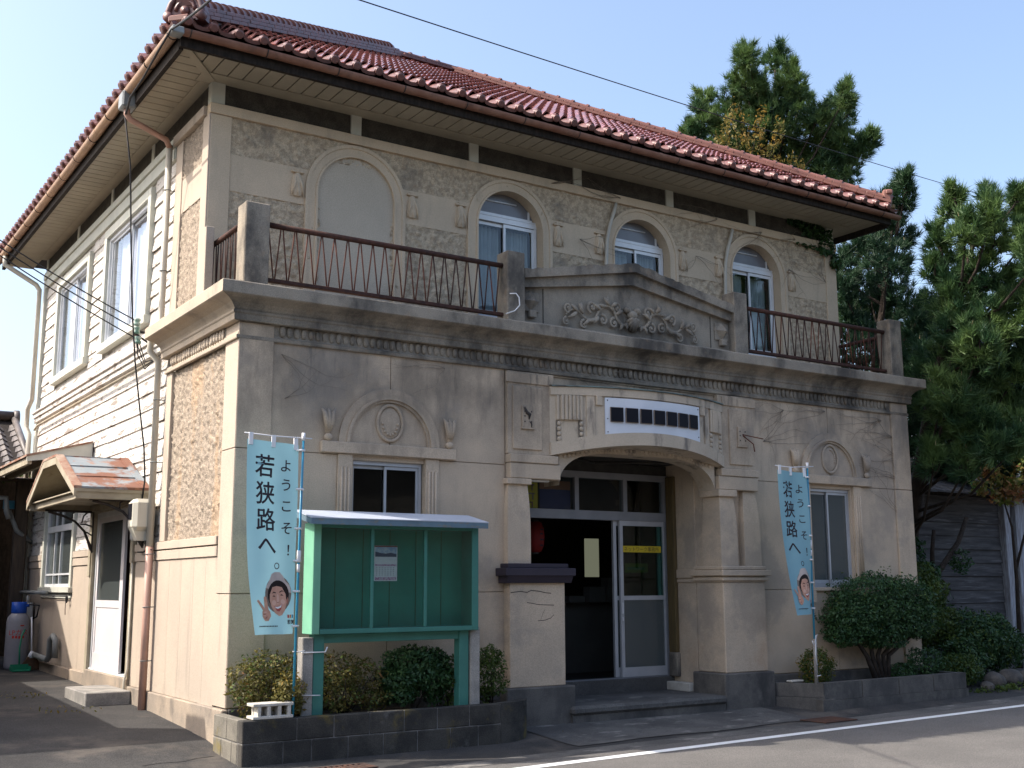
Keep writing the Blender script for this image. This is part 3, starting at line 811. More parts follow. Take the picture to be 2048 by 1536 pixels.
# --- lower front windows
def front_window(cx):
    w = MB()
    root = None
    # lintel and sill
    fr = P(MB().cbox(cx - .875, cx + .875, -.06, .0, 3.03, 3.16, .008), 'window_surround', 'stucco_low')
    for s in (-1, 1):
        px = cx + s * .565
        P(MB().cbox(px - .09, px + .09, -.025, .02, 1.48, 3.027, .004), 'jamb_pilaster', 'stucco_low', fr)
        for k in range(3):
            b = MB(); b.tube([(px - .045 + k * .045, -.028, 1.62), (px - .045 + k * .045, -.028, 2.88)], .015, 6)
            P(b, 'flute', 'stucco_low', fr)
        P(MB().cbox(px - .11, px + .08, -.06, .02, 1.28, 1.45, .006), 'sill_bracket', 'stucco_low', fr)
        # lily ornament
        fx = cx + s * .79
        b = MB(); b.ball((fx, -.035, 3.205), .055, .04, .045)
        b.lathe((fx, -.03, 3.24), [(.03, 0), (.045, .06), (.055, .14), (.04, .2), (.025, .24)], 10, sy_=.6)
        for q in (-1, 0, 1):
            b.tube([(fx + q * .012, -.045, 3.28), (fx + q * .032, -.058, 3.38), (fx + q * .05, -.05, 3.47), (fx + q * .085, -.03, 3.53)], [.026, .036, .03, .006], 7)
        P(b, 'lily_ornament', 'stucco_low', fr)
    P(MB().cbox(cx - .70, cx + .70, -.05, .03, 1.45, 1.50, .004), 'sill', 'stucco_low', fr)
    # blind arch: stepped ring
    b = MB()
    def ringz(r0, r1, y0, y1):
        n = 28
        A = [[(cx + r * math.cos(PI * k / n), y, 3.162 + r * math.sin(PI * k / n)) for k in range(n + 1)] for (r, y) in ((r1, y1), (r1, y0), (r0, y0), (r0, y1))]
        for i in range(3): b.strip(A[i], A[i + 1])
    ringz(.565, .655, -.035, 0); ringz(.53, .565, -.055, 0); ringz(.50, .53, -.03, 0)
    P(b, 'blind_arch', 'stucco_low', fr, recalc=False)
    # medallion
    b = MB(); n = 24
    b.tube([(cx + .165 * math.cos(2 * PI * k / n), -.01, 3.42 + .21 * math.sin(2 * PI * k / n)) for k in range(n + 1)], .022, 6, False)
    b.ball((cx, .0, 3.42), .15, .022, .19, 16, 8)
    med = P(b, 'medallion', 'stucco_low', fr)
    for k in range(9):
        a = PI * 1.02 + PI * .96 * k / 8 if cx < 5 else -PI * .1 + PI * .6 * k / 8
        b = MB(); b.ball((cx + .10 * math.cos(a), -.02, 3.42 + .14 * math.sin(a)), .018, .014, .018, 8, 4); P(b, 'bead', 'stucco_low', fr)
    # sash
    f = MB()
    x0, x1, z0, z1 = cx - .46, cx + .46, 1.50, 2.97
    f.box(x0, x1, .06, .14, z1 - .045, z1); f.box(x0, x1, .06, .14, z0, z0 + .05); f.box(x0, x0 + .035, .061, .139, z0 + .05, z1 - .045); f.box(x1 - .035, x1, .061, .139, z0 + .05, z1 - .045)
    wn_ = P(f, 'window_frame', 'alu')
    for (a, c, y) in ((x0 + .035, cx + .02, .115), (cx - .02, x1 - .035, .08)):
        s_ = MB(); s_.box(a, c, y, y + .022, z1 - .085, z1 - .047); s_.box(a, c, y, y + .022, z0 + .052, z0 + .11); s_.box(a, a + .03, y + .001, y + .021, z0 + .11, z1 - .085); s_.box(c - .03, c, y + .001, y + .021, z0 + .11, z1 - .085)
        P(s_, 'sash', 'alu', wn_)
        P(MB().box(a + .03, c - .03, y + .008, y + .013, z0 + .11, z1 - .085), 'pane', 'dark_glass' if cx < 5 else 'frost', wn_)
    return wn_
front_window(1.865)
front_window(9.355)
# rooms behind the windows and doors
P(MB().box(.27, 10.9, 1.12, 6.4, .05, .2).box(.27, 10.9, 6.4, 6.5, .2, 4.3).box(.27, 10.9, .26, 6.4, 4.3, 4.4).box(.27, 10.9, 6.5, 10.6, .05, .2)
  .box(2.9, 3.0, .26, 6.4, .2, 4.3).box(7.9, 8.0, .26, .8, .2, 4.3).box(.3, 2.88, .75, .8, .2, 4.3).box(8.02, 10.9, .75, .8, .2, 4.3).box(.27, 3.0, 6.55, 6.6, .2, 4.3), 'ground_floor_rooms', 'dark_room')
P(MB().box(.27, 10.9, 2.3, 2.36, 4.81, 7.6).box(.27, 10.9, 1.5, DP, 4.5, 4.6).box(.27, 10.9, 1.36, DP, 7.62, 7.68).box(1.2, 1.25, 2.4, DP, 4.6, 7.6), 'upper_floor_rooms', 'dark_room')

# --- porch: piers, shafts, arch, hood
porch = P(MB().box(3.48, 7.74, .022, .30, 4.0, 4.22), 'porch', 'stucco_low')
def arch_z(x):      # inner opening
    u = min(1.0, abs(x - 5.61) / 1.34)
    return 2.80 + .45 * (1 - u ** 4.2) ** (1 / 2.0)
n = 40
xsA = [4.27 + 2.68 * (0.5 - 0.5 * math.cos(PI * k / n)) for k in range(n + 1)]
poly = [(4.0, 2.80), (4.27, 2.80)] + [(x, arch_z(x)) for x in xsA[1:-1]] + [(6.95, 2.80), (7.22, 2.80), (7.22, 4.05), (4.0, 4.05)]
b = MB()
top = [(x, 4.02) for x in xsA]
A0 = [(x, -.03, arch_z(x)) for x in xsA]; A1 = [(x, .30, arch_z(x)) for x in xsA]; T0 = [(x, -.03, 4.02) for x in xsA]; T1 = [(x, .30, 4.02) for x in xsA]
b.strip(T0, A0); b.smooth = True; b.strip(A0, A1); b.smooth = False; b.strip(A1, T1)
P(b, 'arch_wall', 'hood', porch, recalc=False)
def YB(x): return -.05 - .37 * max(0.0, 1 - ((x - 5.61) / 1.49) ** 2)
def RZ(x): return 3.17 + .17 * max(0.0, 1 - ((x - 5.61) / 1.49) ** 2)     # rim bottom
n = 44
hx = [4.12 + 2.98 * k / n for k in range(n + 1)]
def hood_band(b, za, zb, d):
    """solid curved band between height functions, standing d proud"""
    F0 = [(x, YB(x) - d, za(x)) for x in hx]; F1 = [(x, YB(x) - d, zb(x)) for x in hx]
    K0 = [(x, YB(x) + .03, za(x)) for x in hx]; K1 = [(x, YB(x) + .03, zb(x)) for x in hx]
    b.strip(F0, F1); b.strip(F1, K1); b.strip(K0, F0)
    b.add([F0[0], F1[0], K1[0], K0[0]], [(0, 1, 2, 3)]); b.add([F0[-1], F1[-1], K1[-1], K0[-1]], [(0, 3, 2, 1)])
b = MB(); b.smooth = False
hood_band(b, lambda x: RZ(x) + .16, lambda x: 3.955, 0.0)
hood = P(b, 'hood_face', 'hood', porch)
b = MB(); hood_band(b, RZ, lambda x: RZ(x) + .165, .028); P(b, 'arch_rim', 'hood', porch)
b = MB(); hood_band(b, lambda x: 3.95, lambda x: 4.055, .03); P(b, 'hood_band', 'hood', porch)
b = MB(); F0 = [(x, YB(x) - .055, 4.058) for x in hx]; F1 = [(x, YB(x) - .055, 4.072) for x in hx]; K1 = [(x, .02, 4.10) for x in hx]; K0 = [(x, .02, 4.06) for x in hx]
b.strip(F0, F1); b.strip(F1, K1); b.strip(K0, F0); P(b, 'copper_flashing', 'verdigris', porch)
# underside of the hood
S0 = [(x, YB(x) + .0, RZ(x) + .02) for x in hx]; S1 = [(x, -.02, RZ(x) - .02 - .0 * x) for x in hx]
b = MB(); b.smooth = True; b.strip(S0, S1); P(b, 'hood_underside', 'hood', porch, recalc=False)
bd = MB(); bd.ball((0, 0, 0), .045, .02, .036, 8, 5); bdm = bd.mesh('bead', 'hood')
for k in range(38):
    x = 4.36 + 2.5 * k / 37
    if 17.5 < k < 19.5: continue
    inst('bead', bdm, porch, (x, -.035, max(arch_z(x), RZ(x) - .1) + .055), None, scale=(.7, 1, .9))
# fluted fan pieces, bead drops, strips on the hood
for s in (-1, 1):
    for k in range(7):
        x = 5.61 + s * (1.40 - .047 * k)
        y = YB(x)
        P(MB().cbox(x - .0205, x + .0205, y - (.045 if 0 < k < 6 else .032), y + .02, 3.625, 3.945, .008), 'flute', 'hood', hood)
    for (xo, nb) in ((1.385, 5), (1.115, 4)):
        x = 5.61 + s * xo
        P(MB().box(x - .036, x + .036, YB(x) - .004, YB(x) + .02, 3.60 - .068 * nb, 3.62), 'bead_channel', 'cornice', hood)
        for k in range(nb):
            b = MB(); b.ball((x, YB(x) - .008, 3.582 - .066 * k), .031, .022, .031, 10, 6); P(b, 'bead', 'hood', hood)
    x = 5.61 + s * 1.0
    b = MB(); b.add([(x - .05, YB(x - .05) - .02, RZ(x) + .15), (x + .05, YB(x + .05) - .02, RZ(x) + .15), (x + .05, YB(x + .05) - .02, 3.95), (x - .05, YB(x - .05) - .02, 3.95),
                     (x - .05, YB(x - .05) + .02, RZ(x) + .15), (x + .05, YB(x + .05) + .02, RZ(x) + .15), (x + .05, YB(x + .05) + .02, 3.95), (x - .05, YB(x - .05) + .02, 3.95)],
                    [(0, 1, 2, 3), (0, 3, 7, 4), (1, 5, 6, 2), (0, 4, 5, 1)])
    P(b, 'pilaster_strip', 'hood', hood)
    x = 5.61 + s * .885
    P(MB().cbox(x - .045, x + .045, YB(x) - .03, YB(x) + .03, 3.83, 3.95, .004), 'block', 'hood', hood)
# blocks with raised panels left and right of the hood
for s in (-1, 1):
    def X(a): return 5.61 + s * a
    P(MB().cbox(min(X(2.13), X(1.42)), max(X(2.13), X(1.42)), -.05, .02, 3.16, 4.21, .006), 'porch_block', 'stucco_low', porch)
    P(MB().cbox(min(X(2.06), X(1.62)), max(X(2.06), X(1.62)), -.072, -.04, 3.22, 4.02, .008), 'raised_panel', 'stucco_low', porch)
    P(MB().cbox(min(X(2.16), X(1.50)), max(X(2.16), X(1.50)), -.068, -.045, 4.06, 4.19, .005), 'porch_block', 'stucco_low', porch)
    P(MB().cbox(min(X(2.13), X(1.40)), max(X(2.13), X(1.40)), -.115, .02, 3.05, 3.155, .008), 'porch_block', 'stucco_low', porch)
    P(MB().cbox(min(X(2.12), X(1.36)), max(X(2.12), X(1.36)), -.10, .30, 2.855, 3.047, .01), 'porch_block', 'stucco_low', porch)
    # empty lamp bracket plate
    pl = P(MB().cbox(X(1.85) - .085, X(1.85) + .085, -.095, -.07, 3.50, 3.77, .004).cbox(X(1.85) - .10, X(1.85) + .10, -.10, -.07, 3.475, 3.50, .004), 'lamp_plate', 'stucco_low', porch)
    for (dx, dz) in ((-.05, .06), (.05, .06), (-.05, -.07), (.05, -.07), (-.05, 0)):
        b = MB(); b.ball((X(1.85) + dx, -.096, 3.64 + dz), .011, .006, .011, 8, 4); P(b, 'screw_hole', 'black_iron', porch)
    if s < 0:
        b = MB(); b.tube([(X(1.85) - .06, -.098, 3.75), (X(1.85) - .02, -.10, 3.68), (X(1.85) + .02, -.098, 3.66), (X(1.85) + .01, -.098, 3.60)], [.012, .022, .026, .006], 6)
        b.tube([(X(1.85) + .02, -.098, 3.58), (X(1.85) + .05, -.098, 3.54), (X(1.85) + .045, -.098, 3.50)], [.004, .01, .004], 6)
        P(b, 'broken_render', 'black_iron', porch)
    else:
        b = MB(); b.tube([(X(1.85), -.09, 3.66), (X(1.85) + .1, -.16, 3.63), (X(1.85) + .28, -.22, 3.60)], .008, 6); b.tube([(X(1.85), -.09, 3.65), (X(1.85) + .12, -.18, 3.52), (X(1.85) + .13, -.19, 3.41)], .009, 6)
        P(b, 'lamp_rod', 'rust_rod', porch)
def shaft(x0, x1, y0, y1, z0, z1, e):
    rings = []
    for t in (0, .15, .35, .55, .72, .86, .95, 1.0):
        k = e * max(0, (t - .35) / .65) ** 2.2
        z = z0 + (z1 - z0) * t
        rings.append([(x0 + k, y0 + k, z), (x1 - k, y0 + k, z), (x1 - k, y1, z), (x0 + k, y1, z)])
    b = MB(); b.loft(rings); return b
P(shaft(3.45, 3.79, -.09, .26, 1.80, 2.78, .03), 'shaft', 'stucco_low', porch)
P(MB().cbox(3.44, 3.80, -.105, .27, 2.78, 2.852, .006), 'capital', 'stucco_low', porch)
P(shaft(6.95, 7.27, -.11, .26, 1.80, 2.76, .032), 'shaft', 'stucco_low', porch)
P(MB().cbox(6.93, 7.285, -.125, .27, 2.76, 2.852, .006), 'capital', 'stucco_low', porch)
P(shaft(7.42, 7.74, -.09, .26, 1.80, 2.85, .045), 'shaft', 'stucco_low', porch)
P(MB().box(7.25, 7.45, .14, .28, 1.8, 2.85), 'shaft_backing', 'cornice', porch)
P(MB().cbox(3.82, 4.1, -.06, .0, 2.825, 2.853, .008), 'broken_capital', 'pale_stone', porch)
# pedestals
P(MB().cbox(3.45, 4.27, -.13, .42, .34, 1.58, .008), 'pedestal', 'stucco_low', porch)
P(MB().cbox(6.95, 7.75, -.13, .42, .36, 1.58, .012), 'pedestal', 'stucco_low', porch)
b = MB(); b.cbox(3.33, 4.37, -.235, .46, 1.66, 1.755, .006); b.cbox(3.40, 4.30, -.17, .44, 1.755, 1.81, .006)
b.prismx([(-.215, 1.66), (-.175, 1.575), (.44, 1.575), (.44, 1.66)], 3.37, 4.34)
P(b, 'metal_coping', 'purple_metal', porch)
b = MB(); b.cbox(6.88, 7.82, -.20, .46, 1.665, 1.745, .008); b.cbox(6.91, 7.79, -.17, .45, 1.60, 1.645, .006); b.cbox(6.94, 7.76, -.14, .44, 1.58, 1.70, .004); b.cbox(6.93, 7.77, -.15, .45, 1.745, 1.80, .012)
P(b, 'pedestal_coping', 'stucco_low', porch)
P(MB().cbox(3.36, 4.37, -.20, .45, -.25, .34, .015), 'pedestal_base', 'plinth', porch)
b = MB(); b.cbox(6.86, 7.80, -.20, .45, -.25, .36, .015)
P(b, 'pedestal_base', 'plinth', porch)
# crack lines in the left pedestal: thin chips
b = MB()
def crack(pts, w=.004):
    A = [(x, -.1315, z + w) for x, z in pts]; Bk = [(x, -.1315, z - w) for x, z in pts]; b.strip(A, Bk)
crack([(3.46, 1.46), (3.6, 1.475), (3.7, 1.462), (3.76, 1.485), (3.88, 1.475), (3.98, 1.455), (4.06, 1.45)], .005)
crack([(3.70, 1.34), (3.78, 1.33), (3.86, 1.315), (3.95, 1.31), (4.1, 1.305)]); crack([(3.86, 1.12), (3.96, 1.125), (4.05, 1.15), (4.1, 1.19)]); crack([(3.9, 1.13), (3.93, 1.2), (3.96, 1.25)], .004)
crack([(3.44, 1.58), (3.452, 1.5), (3.446, 1.42), (3.455, 1.2)], .012)
P(b, 'crack', 'black_iron', porch, recalc=False)
# porch reveals, ceiling, floor, step
P(MB().box(6.953, 7.05, .425, 1.02, -.1, 3.3), 'porch_side_wall', 'stucco_low', porch)
P(MB().box(3.68, 3.798, .265, 1.02, 1.8, 3.3), 'porch_side_wall', 'stucco_low', porch)
P(MB().box(6.98, 7.05, .28, .424, 1.8, 3.3), 'inner_return', 'stucco_low', porch)
P(MB().cbox(6.925, 6.952, .43, .98, 1.64, 1.76, .004).cbox(6.93, 6.952, .43, .98, 1.58, 1.625, .004), 'wall_moulding', 'stucco_low', porch)
P(MB().cbox(6.80, 6.95, .45, .95, .08, .20, .01), 'skirting_block', 'pale_stone', porch)
for k in range(9):
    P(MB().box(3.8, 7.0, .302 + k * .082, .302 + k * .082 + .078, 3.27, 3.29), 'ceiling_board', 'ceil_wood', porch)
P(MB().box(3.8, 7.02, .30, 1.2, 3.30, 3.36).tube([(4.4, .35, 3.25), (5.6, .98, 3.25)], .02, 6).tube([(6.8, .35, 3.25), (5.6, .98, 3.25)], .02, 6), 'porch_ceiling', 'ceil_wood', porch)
b = MB(); b.cbox(4.275, 6.84, -.27, 1.0, -.02, .085, .03); b.box(3.80, 4.26, .43, 1.0, -.02, .08)
step = P(b, 'porch_step', 'apron', porch)
b = MB(); b.box(4.29, 6.82, -.235, .9, -.25, -.015); P(b, 'step_riser', 'plinth', porch)
P(MB().cbox(3.78, 7.0, .93, 1.12, .08, .265, .006), 'door_sill', 'apron', porch)
# sliding door and transom lights
df = MB()
df.box(3.8, 6.95, .98, 1.08, 3.03, 3.12); df.box(3.8, 6.95, .975, 1.085, 2.45, 2.575); df.box(3.8, 3.86, .981, 1.079, .27, 3.03); df.box(6.87, 6.95, .981, 1.079, .27, 3.03)
df.box(3.8, 6.95, .97, 1.10, .262, .275)
for x in (4.44, 5.30, 6.16): df.box(x - .035, x + .035, .985, 1.075, 2.575, 3.03)
door = P(df, 'entrance_door', 'alu_dark')
P(MB().box(3.8, 6.95, 1.0, 1.06, 3.12, 3.26), 'head_board', 'ceil_wood', door)
for (a, c) in ((3.86, 4.405), (4.475, 5.265), (5.335, 6.125), (6.195, 6.87)):
    P(MB().box(a, c, 1.03, 1.036, 2.575, 3.03), 'transom_pane', 'glass', door)
def leaf(x0, x1, y):
    f = MB()
    f.box(x0, x0 + .055, y, y + .04, .28, 2.45); f.box(x1 - .055, x1, y, y + .04, .28, 2.45)
    for (za, zb) in ((.28, .41), (1.335, 1.395), (2.38, 2.45)): f.box(x0 + .055, x1 - .055, y + .001, y + .039, za, zb)
    d = P(f, 'sliding_leaf', 'alu', door)
    P(MB().box(x0 + .055, x1 - .055, y + .017, y + .023, 1.395, 2.38), 'pane', 'glass_green', door)
    P(MB().box(x0 + .055, x1 - .055, y + .017, y + .023, .41, 1.335), 'pane', 'frost', door)
    return d
leaf(6.05, 6.90, .99); leaf(5.97, 6.84, 1.04)
P(MB().box(6.065, 6.082, .975, .99, 1.15, 1.30).box(6.068, 6.08, .972, .99, 1.05, 1.10), 'handle', 'plastic_white', door)
def flat_text(body, size, cx, y, cz, mat, parent, name='lettering', sx=1.0):
    vs, fs = text_mesh(body, size)
    b = MB(); b.add([(cx + v[0] * sx, y, cz + v[1]) for v in vs], fs)
    return b.build(name, mat, parent, recalc=False)
P(MB().box(6.10, 6.80, .984, .987, 2.005, 2.095), 'yellow_strip', 'yellow', door)
flat_text('ネットワーク事務所', .072, 6.44, .9825, 2.05, 'black_print', door)
P(MB().box(6.20, 6.62, 1.07, 1.075, 1.72, 1.85), 'yellow_card', 'yellow', door)
P(MB().box(6.24, 6.56, 1.064, 1.069, 1.76, 1.80), 'green_print', 'greenprint', door)
P(MB().box(4.49, 4.68, 1.05, 1.055, 2.58, 2.98), 'yellow_strip', 'yellow', door)
b = MB()
for (x, z, w, h) in ((4.58, 2.9, .09, .02), (4.59, 2.86, .02, .08), (4.58, 2.78, .1, .02), (4.60, 2.74, .02, .09), (4.56, 2.66, .08, .02), (4.59, 2.62, .02, .06)):
    b.box(x - w / 2, x + w / 2, 1.046, 1.049, z - h / 2, z + h / 2)
P(b, 'lettering', 'rust_edge', door)
P(MB().box(4.72, 5.24, 1.06, 1.065, 2.58, 2.85), 'blue_poster', MAT('navy', (0.015, 0.025, 0.11), None, rough=.6), door)
P(MB().box(4.72, 5.24, 1.06, 1.065, 2.853, 2.97), 'orange_poster', MAT('dull_orange', (0.22, 0.085, 0.04), None, rough=.6), door)
P(MB().cbox(6.885, 6.948, .80, .955, .60, 3.1, .004), 'door_post', 'jamb_wood', door)
P(MB().cbox(6.875, 6.949, .78, .957, .265, .597, .01), 'post_base', 'cornice', door)
P(MB().box(5.0, 7.6, 2.9, 2.96, .2, 1.28), 'counter', 'counter')
P(MB().box(8.42, 8.72, 4.96, 5.0, 1.69, 2.38), 'interior_window', 'lit_window')
P(MB().box(6.8, 7.1, 2.70, 2.88, 1.28, 1.52).box(6.4, 6.7, 2.7, 2.88, 1.28, 1.38).box(7.15, 7.35, 2.7, 2.88, 1.28, 1.66), 'counter_clutter', 'counter')
# --- upper storey, front (plane y = 1.30) and side (plane x = 0)
YU = 1.30
ARC = [1.98, 4.40, 6.82, 9.25]
up = P(MB().box(.02, .3, YU + .04, YU + .2, 4.6, 7.72).box(10.9, WD - .02, YU + .04, YU + .2, 4.6, 7.72), 'upper_wall', 'stucco_up')
def hole(x, z):
    for c in ARC[1:]:
        if abs(x - c) < .60 and (z < 6.56 or (x - c) ** 2 + (z - 6.56) ** 2 < .36): return True
    return abs(x - ARC[0]) < .5 and z < 7.0
P(rough_grid(YU, .25, 10.98, 6.82, 7.30, .026, .034, 'y', 1, 1.0, hole, 10), 'rough_panel', 'rough_up', up, recalc=False)
P(rough_grid(YU, .25, 10.98, 4.80, 6.345, .026, .034, 'y', 1, 5.0, hole, 10), 'rough_panel', 'rough_up', up, recalc=False)
xs = [.265] + [q for c in ARC for q in (c - .64, c + .64)] + [10.955]
for i in range(0, len(xs), 2):
    P(MB().cbox(xs[i], xs[i + 1], YU - .02, YU + .05, 6.345, 6.825, .004), 'smooth_band', 'stucco_up', up)
for (x0, x1) in ((0.0, .265), (10.955, WD)):
    P(MB().cbox(x0, x1, YU - .035, YU + .1, 4.79, 7.295, .006), 'pilaster', 'stucco_up', up)
P(MB().cbox(-.018, WD + .018, YU - .055, YU + .08, 7.30, 7.43, .006), 'frieze_band', 'stucco_up', up)
P(MB().box(.1, WD - .1, YU + .02, YU + .06, 7.43, 7.72), 'frieze_backing', 'dark_wood', up)
PX = [.085, 1.965, 3.795, 5.615, 7.43, 9.235, 11.12]
for i, x in enumerate(PX):
    w = .085 if i in (0, 6) else .075
    P(MB().cbox(x - w, x + w, YU - .02, YU + .1, 7.432, 7.72, .004), 'frieze_post', 'white_trim', up)
    if i < 6:
        P(MB().box(x + w + .002, PX[i + 1] - .077, YU + .008, YU + .03, 7.434, 7.715), 'frieze_panel', 'frieze', up)
# arches
for i, c in enumerate(ARC):
    R1, R0 = .72, .55
    b = MB(); n = 30
    def rr(r, y): return [(c - r, y, 4.80)] + [(c - r * math.cos(PI * k / n), y, 6.56 + r * math.sin(PI * k / n)) for k in range(n + 1)] + [(c + r, y, 4.80)]
    prof = [(R1, YU + .02), (R1, YU - .05), (R1 - .045, YU - .05), (R1 - .05, YU - .035), (R0 + .03, YU - .035), (R0 + .025, YU - .055), (R0, YU - .055), (R0, YU + (.20 if i else .0))]
    L = [rr(r, y) for (r, y) in prof]
    b.smooth = False
    for k in range(len(L) - 1): b.strip(L[k], L[k + 1])
    ar = P(b, 'arch_surround', 'stucco_up', up, recalc=False)
    # bud corbels left and right
    for s in (-1, 1):
        x = c + s * .83
        b = MB(); b.cbox(x - .085, x + .085, YU - .06, YU - .018, 6.745, 6.775, .006); b.cbox(x - .045, x + .045, YU - .055, YU - .018, 6.775, 6.80, .005)
        b.loft([[(x + w * math.cos(a), YU - .02 - d * max(0, math.sin(a)), z) for a in [PI * q / 8 for q in range(9)]] for (z, w, d) in ((6.745, .035, .03), (6.70, .06, .05), (6.60, .075, .055), (6.50, .085, .05), (6.44, .055, .03))], True)
        b.tube([(x - .02, YU - .05, 6.72), (x - .045, YU - .075, 6.58), (x - .085, YU - .04, 6.43)], [.008, .02, .006], 6); b.tube([(x + .02, YU - .05, 6.72), (x + .045, YU - .075, 6.58), (x + .085, YU - .04, 6.43)], [.008, .02, .006], 6)
        b.tube([(x, YU - .07, 6.60), (x, YU - .07, 6.41)], [.012, .006], 6)
        P(b, 'bud_ornament', 'stucco_up', up)
    if i == 0:
        poly = [(c - .56, 4.81)] + [(c - .56 * math.cos(PI * k / n), 6.56 + .56 * math.sin(PI * k / n)) for k in range(n + 1)] + [(c + .56, 4.81)]
        P(MB().prism(poly, YU - .012, YU + .03), 'blind_panel', MAT('blind_panel', (0.52, 0.455, 0.36), (0.47, 0.41, 0.325), 1.2, fine=.2, rough=.9, dirt=((G_, .6, 2.0, (1, 1, 1), .45, .7, (5.7, 5.0)),)), up)
        continue
    # window: white frame, two sliding sashes, arched fanlight
    y = YU + .10
    f = MB()
    x0, x1 = c - .535, c + .535
    f.box(x0, x0 + .045, y, y + .07, 5.30, 6.67); f.box(x1 - .045, x1, y, y + .07, 5.30, 6.67)
    f.box(x0, x1, y - .005, y + .075, 6.67, 6.745); f.box(x0, x1, y, y + .07, 5.25, 5.30); f.box(x0, x1, y - .012, y - .004, 6.745, 6.765)
    fr = P(f, 'window_frame', 'alu_white')
    fl = MB(); n2 = 20
    A = [(c - .55 * math.cos(PI * k / n2), y + .03, max(6.745, 6.56 + .55 * math.sin(PI * k / n2))) for k in range(n2 + 1)]
    A = [p for p in A if p[2] > 6.7451]
    poly = [(A[0][0], 6.745)] + [(p[0], p[2]) for p in A] + [(A[-1][0], 6.745)]
    P(MB().prism(poly, y + .035, y + .04), 'fanlight_pane', 'fan_panel', fr)
    b = MB()
    b.box(c - .50, c + .47, y + .02, y + .034, 6.765, 6.80); b.tube([(c - .47, y + .026, 6.98), (c + .2, y + .026, 6.985)], .012, 6); b.box(c + .40, c + .43, y + .02, y + .034, 6.80, 6.92)
    P(b, 'fanlight_bar', 'alu_white', fr)
    for (a, q, yy) in ((x0 + .045, c + .03, y + .042), (c - .03, x1 - .045, y + .012)):
        s_ = MB(); s_.box(a, a + .035, yy, yy + .022, 5.30, 6.665); s_.box(q - .035, q, yy, yy + .022, 5.30, 6.665); s_.box(a + .035, q - .035, yy + .001, yy + .021, 6.615, 6.665); s_.box(a + .035, q - .035, yy + .001, yy + .021, 5.305, 5.37)
        P(s_, 'sash', 'alu_white', fr)
        P(MB().box(a + .035, q - .035, yy + .008, yy + .013, 5.37, 6.615), 'pane', 'glass', fr)
    cu = MB(); cu.smooth = True
    for (a, q) in (((x0 + .05, c - .06) if i != 1 else (x0 + .05, c - .02)), (c + .12, x1 - .06)):
        nn = 40
        T = [(a + (q - a) * k / nn, y + .16 + .025 * math.sin(k * 1.1 + i) + .01 * math.sin(k * 2.3), 6.62) for k in range(nn + 1)]
        Bt = [(p[0] + .02 * math.sin(k * .7), p[1] + .015 * math.sin(k * .9), 5.30) for k, p in enumerate(T)]
        cu.strip(Bt, T)
    P(cu, 'curtain', 'curtain', fr, recalc=False)
# --- upper side: stucco bay by the corner
us = P(MB().box(.03, .1, 1.34, 2.6, 4.8, 7.3), 'upper_side_wall', 'stucco_pink')
P(MB().cbox(-.02, .05, YU - .03, 1.50, 4.82, 7.295, .005), 'pilaster', 'stucco_pink', us)
P(MB().cbox(-.012, .05, 2.33, 2.60, 4.82, 7.295, .005), 'pilaster', 'stucco_pink', us)
P(rough_grid(.02, 1.49, 2.34, 6.74, 7.30, .022, .024, 'x', 1, 2.0, freq=16), 'rough_panel', 'rough_side', us, recalc=False)
P(rough_grid(.02, 1.49, 2.34, 4.82, 6.29, .022, .024, 'x', 1, 7.0, freq=16), 'rough_panel', 'rough_side', us, recalc=False)
P(MB().cbox(0.0, .05, 1.503, 2.327, 6.285, 6.745, .004), 'smooth_band', 'stucco_pink', us)
P(MB().cbox(-.06, .06, YU + .09, 2.62, 7.30, 7.425, .006), 'frieze_band', 'stucco_pink', us)
P(MB().cbox(-.05, .06, 2.63, DP + .02, 7.31, 7.42, .008).cbox(-.02, .05, 2.63, DP, 7.14, 7.305, .004), 'frieze_band', 'white_trim', us)
P(MB().box(.03, .07, YU + .1, DP, 7.42, 7.72), 'frieze_backing', 'dark_wood', us)
SY = [1.345, 3.78, 5.98, 8.22, DP - .03]
for i, y in enumerate(SY):
    P(MB().cbox(-.005, .06, y - .06, y + .06, 7.43, 7.715, .004), 'frieze_post', 'white_trim', us)
    if i < 4: P(MB().box(.012, .035, y + .065, SY[i + 1] - .065, 7.43, 7.71), 'frieze_panel', 'frieze', us)
P(MB().cbox(-.10, -.0, .96, 1.22, 4.80, 5.75, .006), 'stub_pilaster', 'stucco_pink', us)
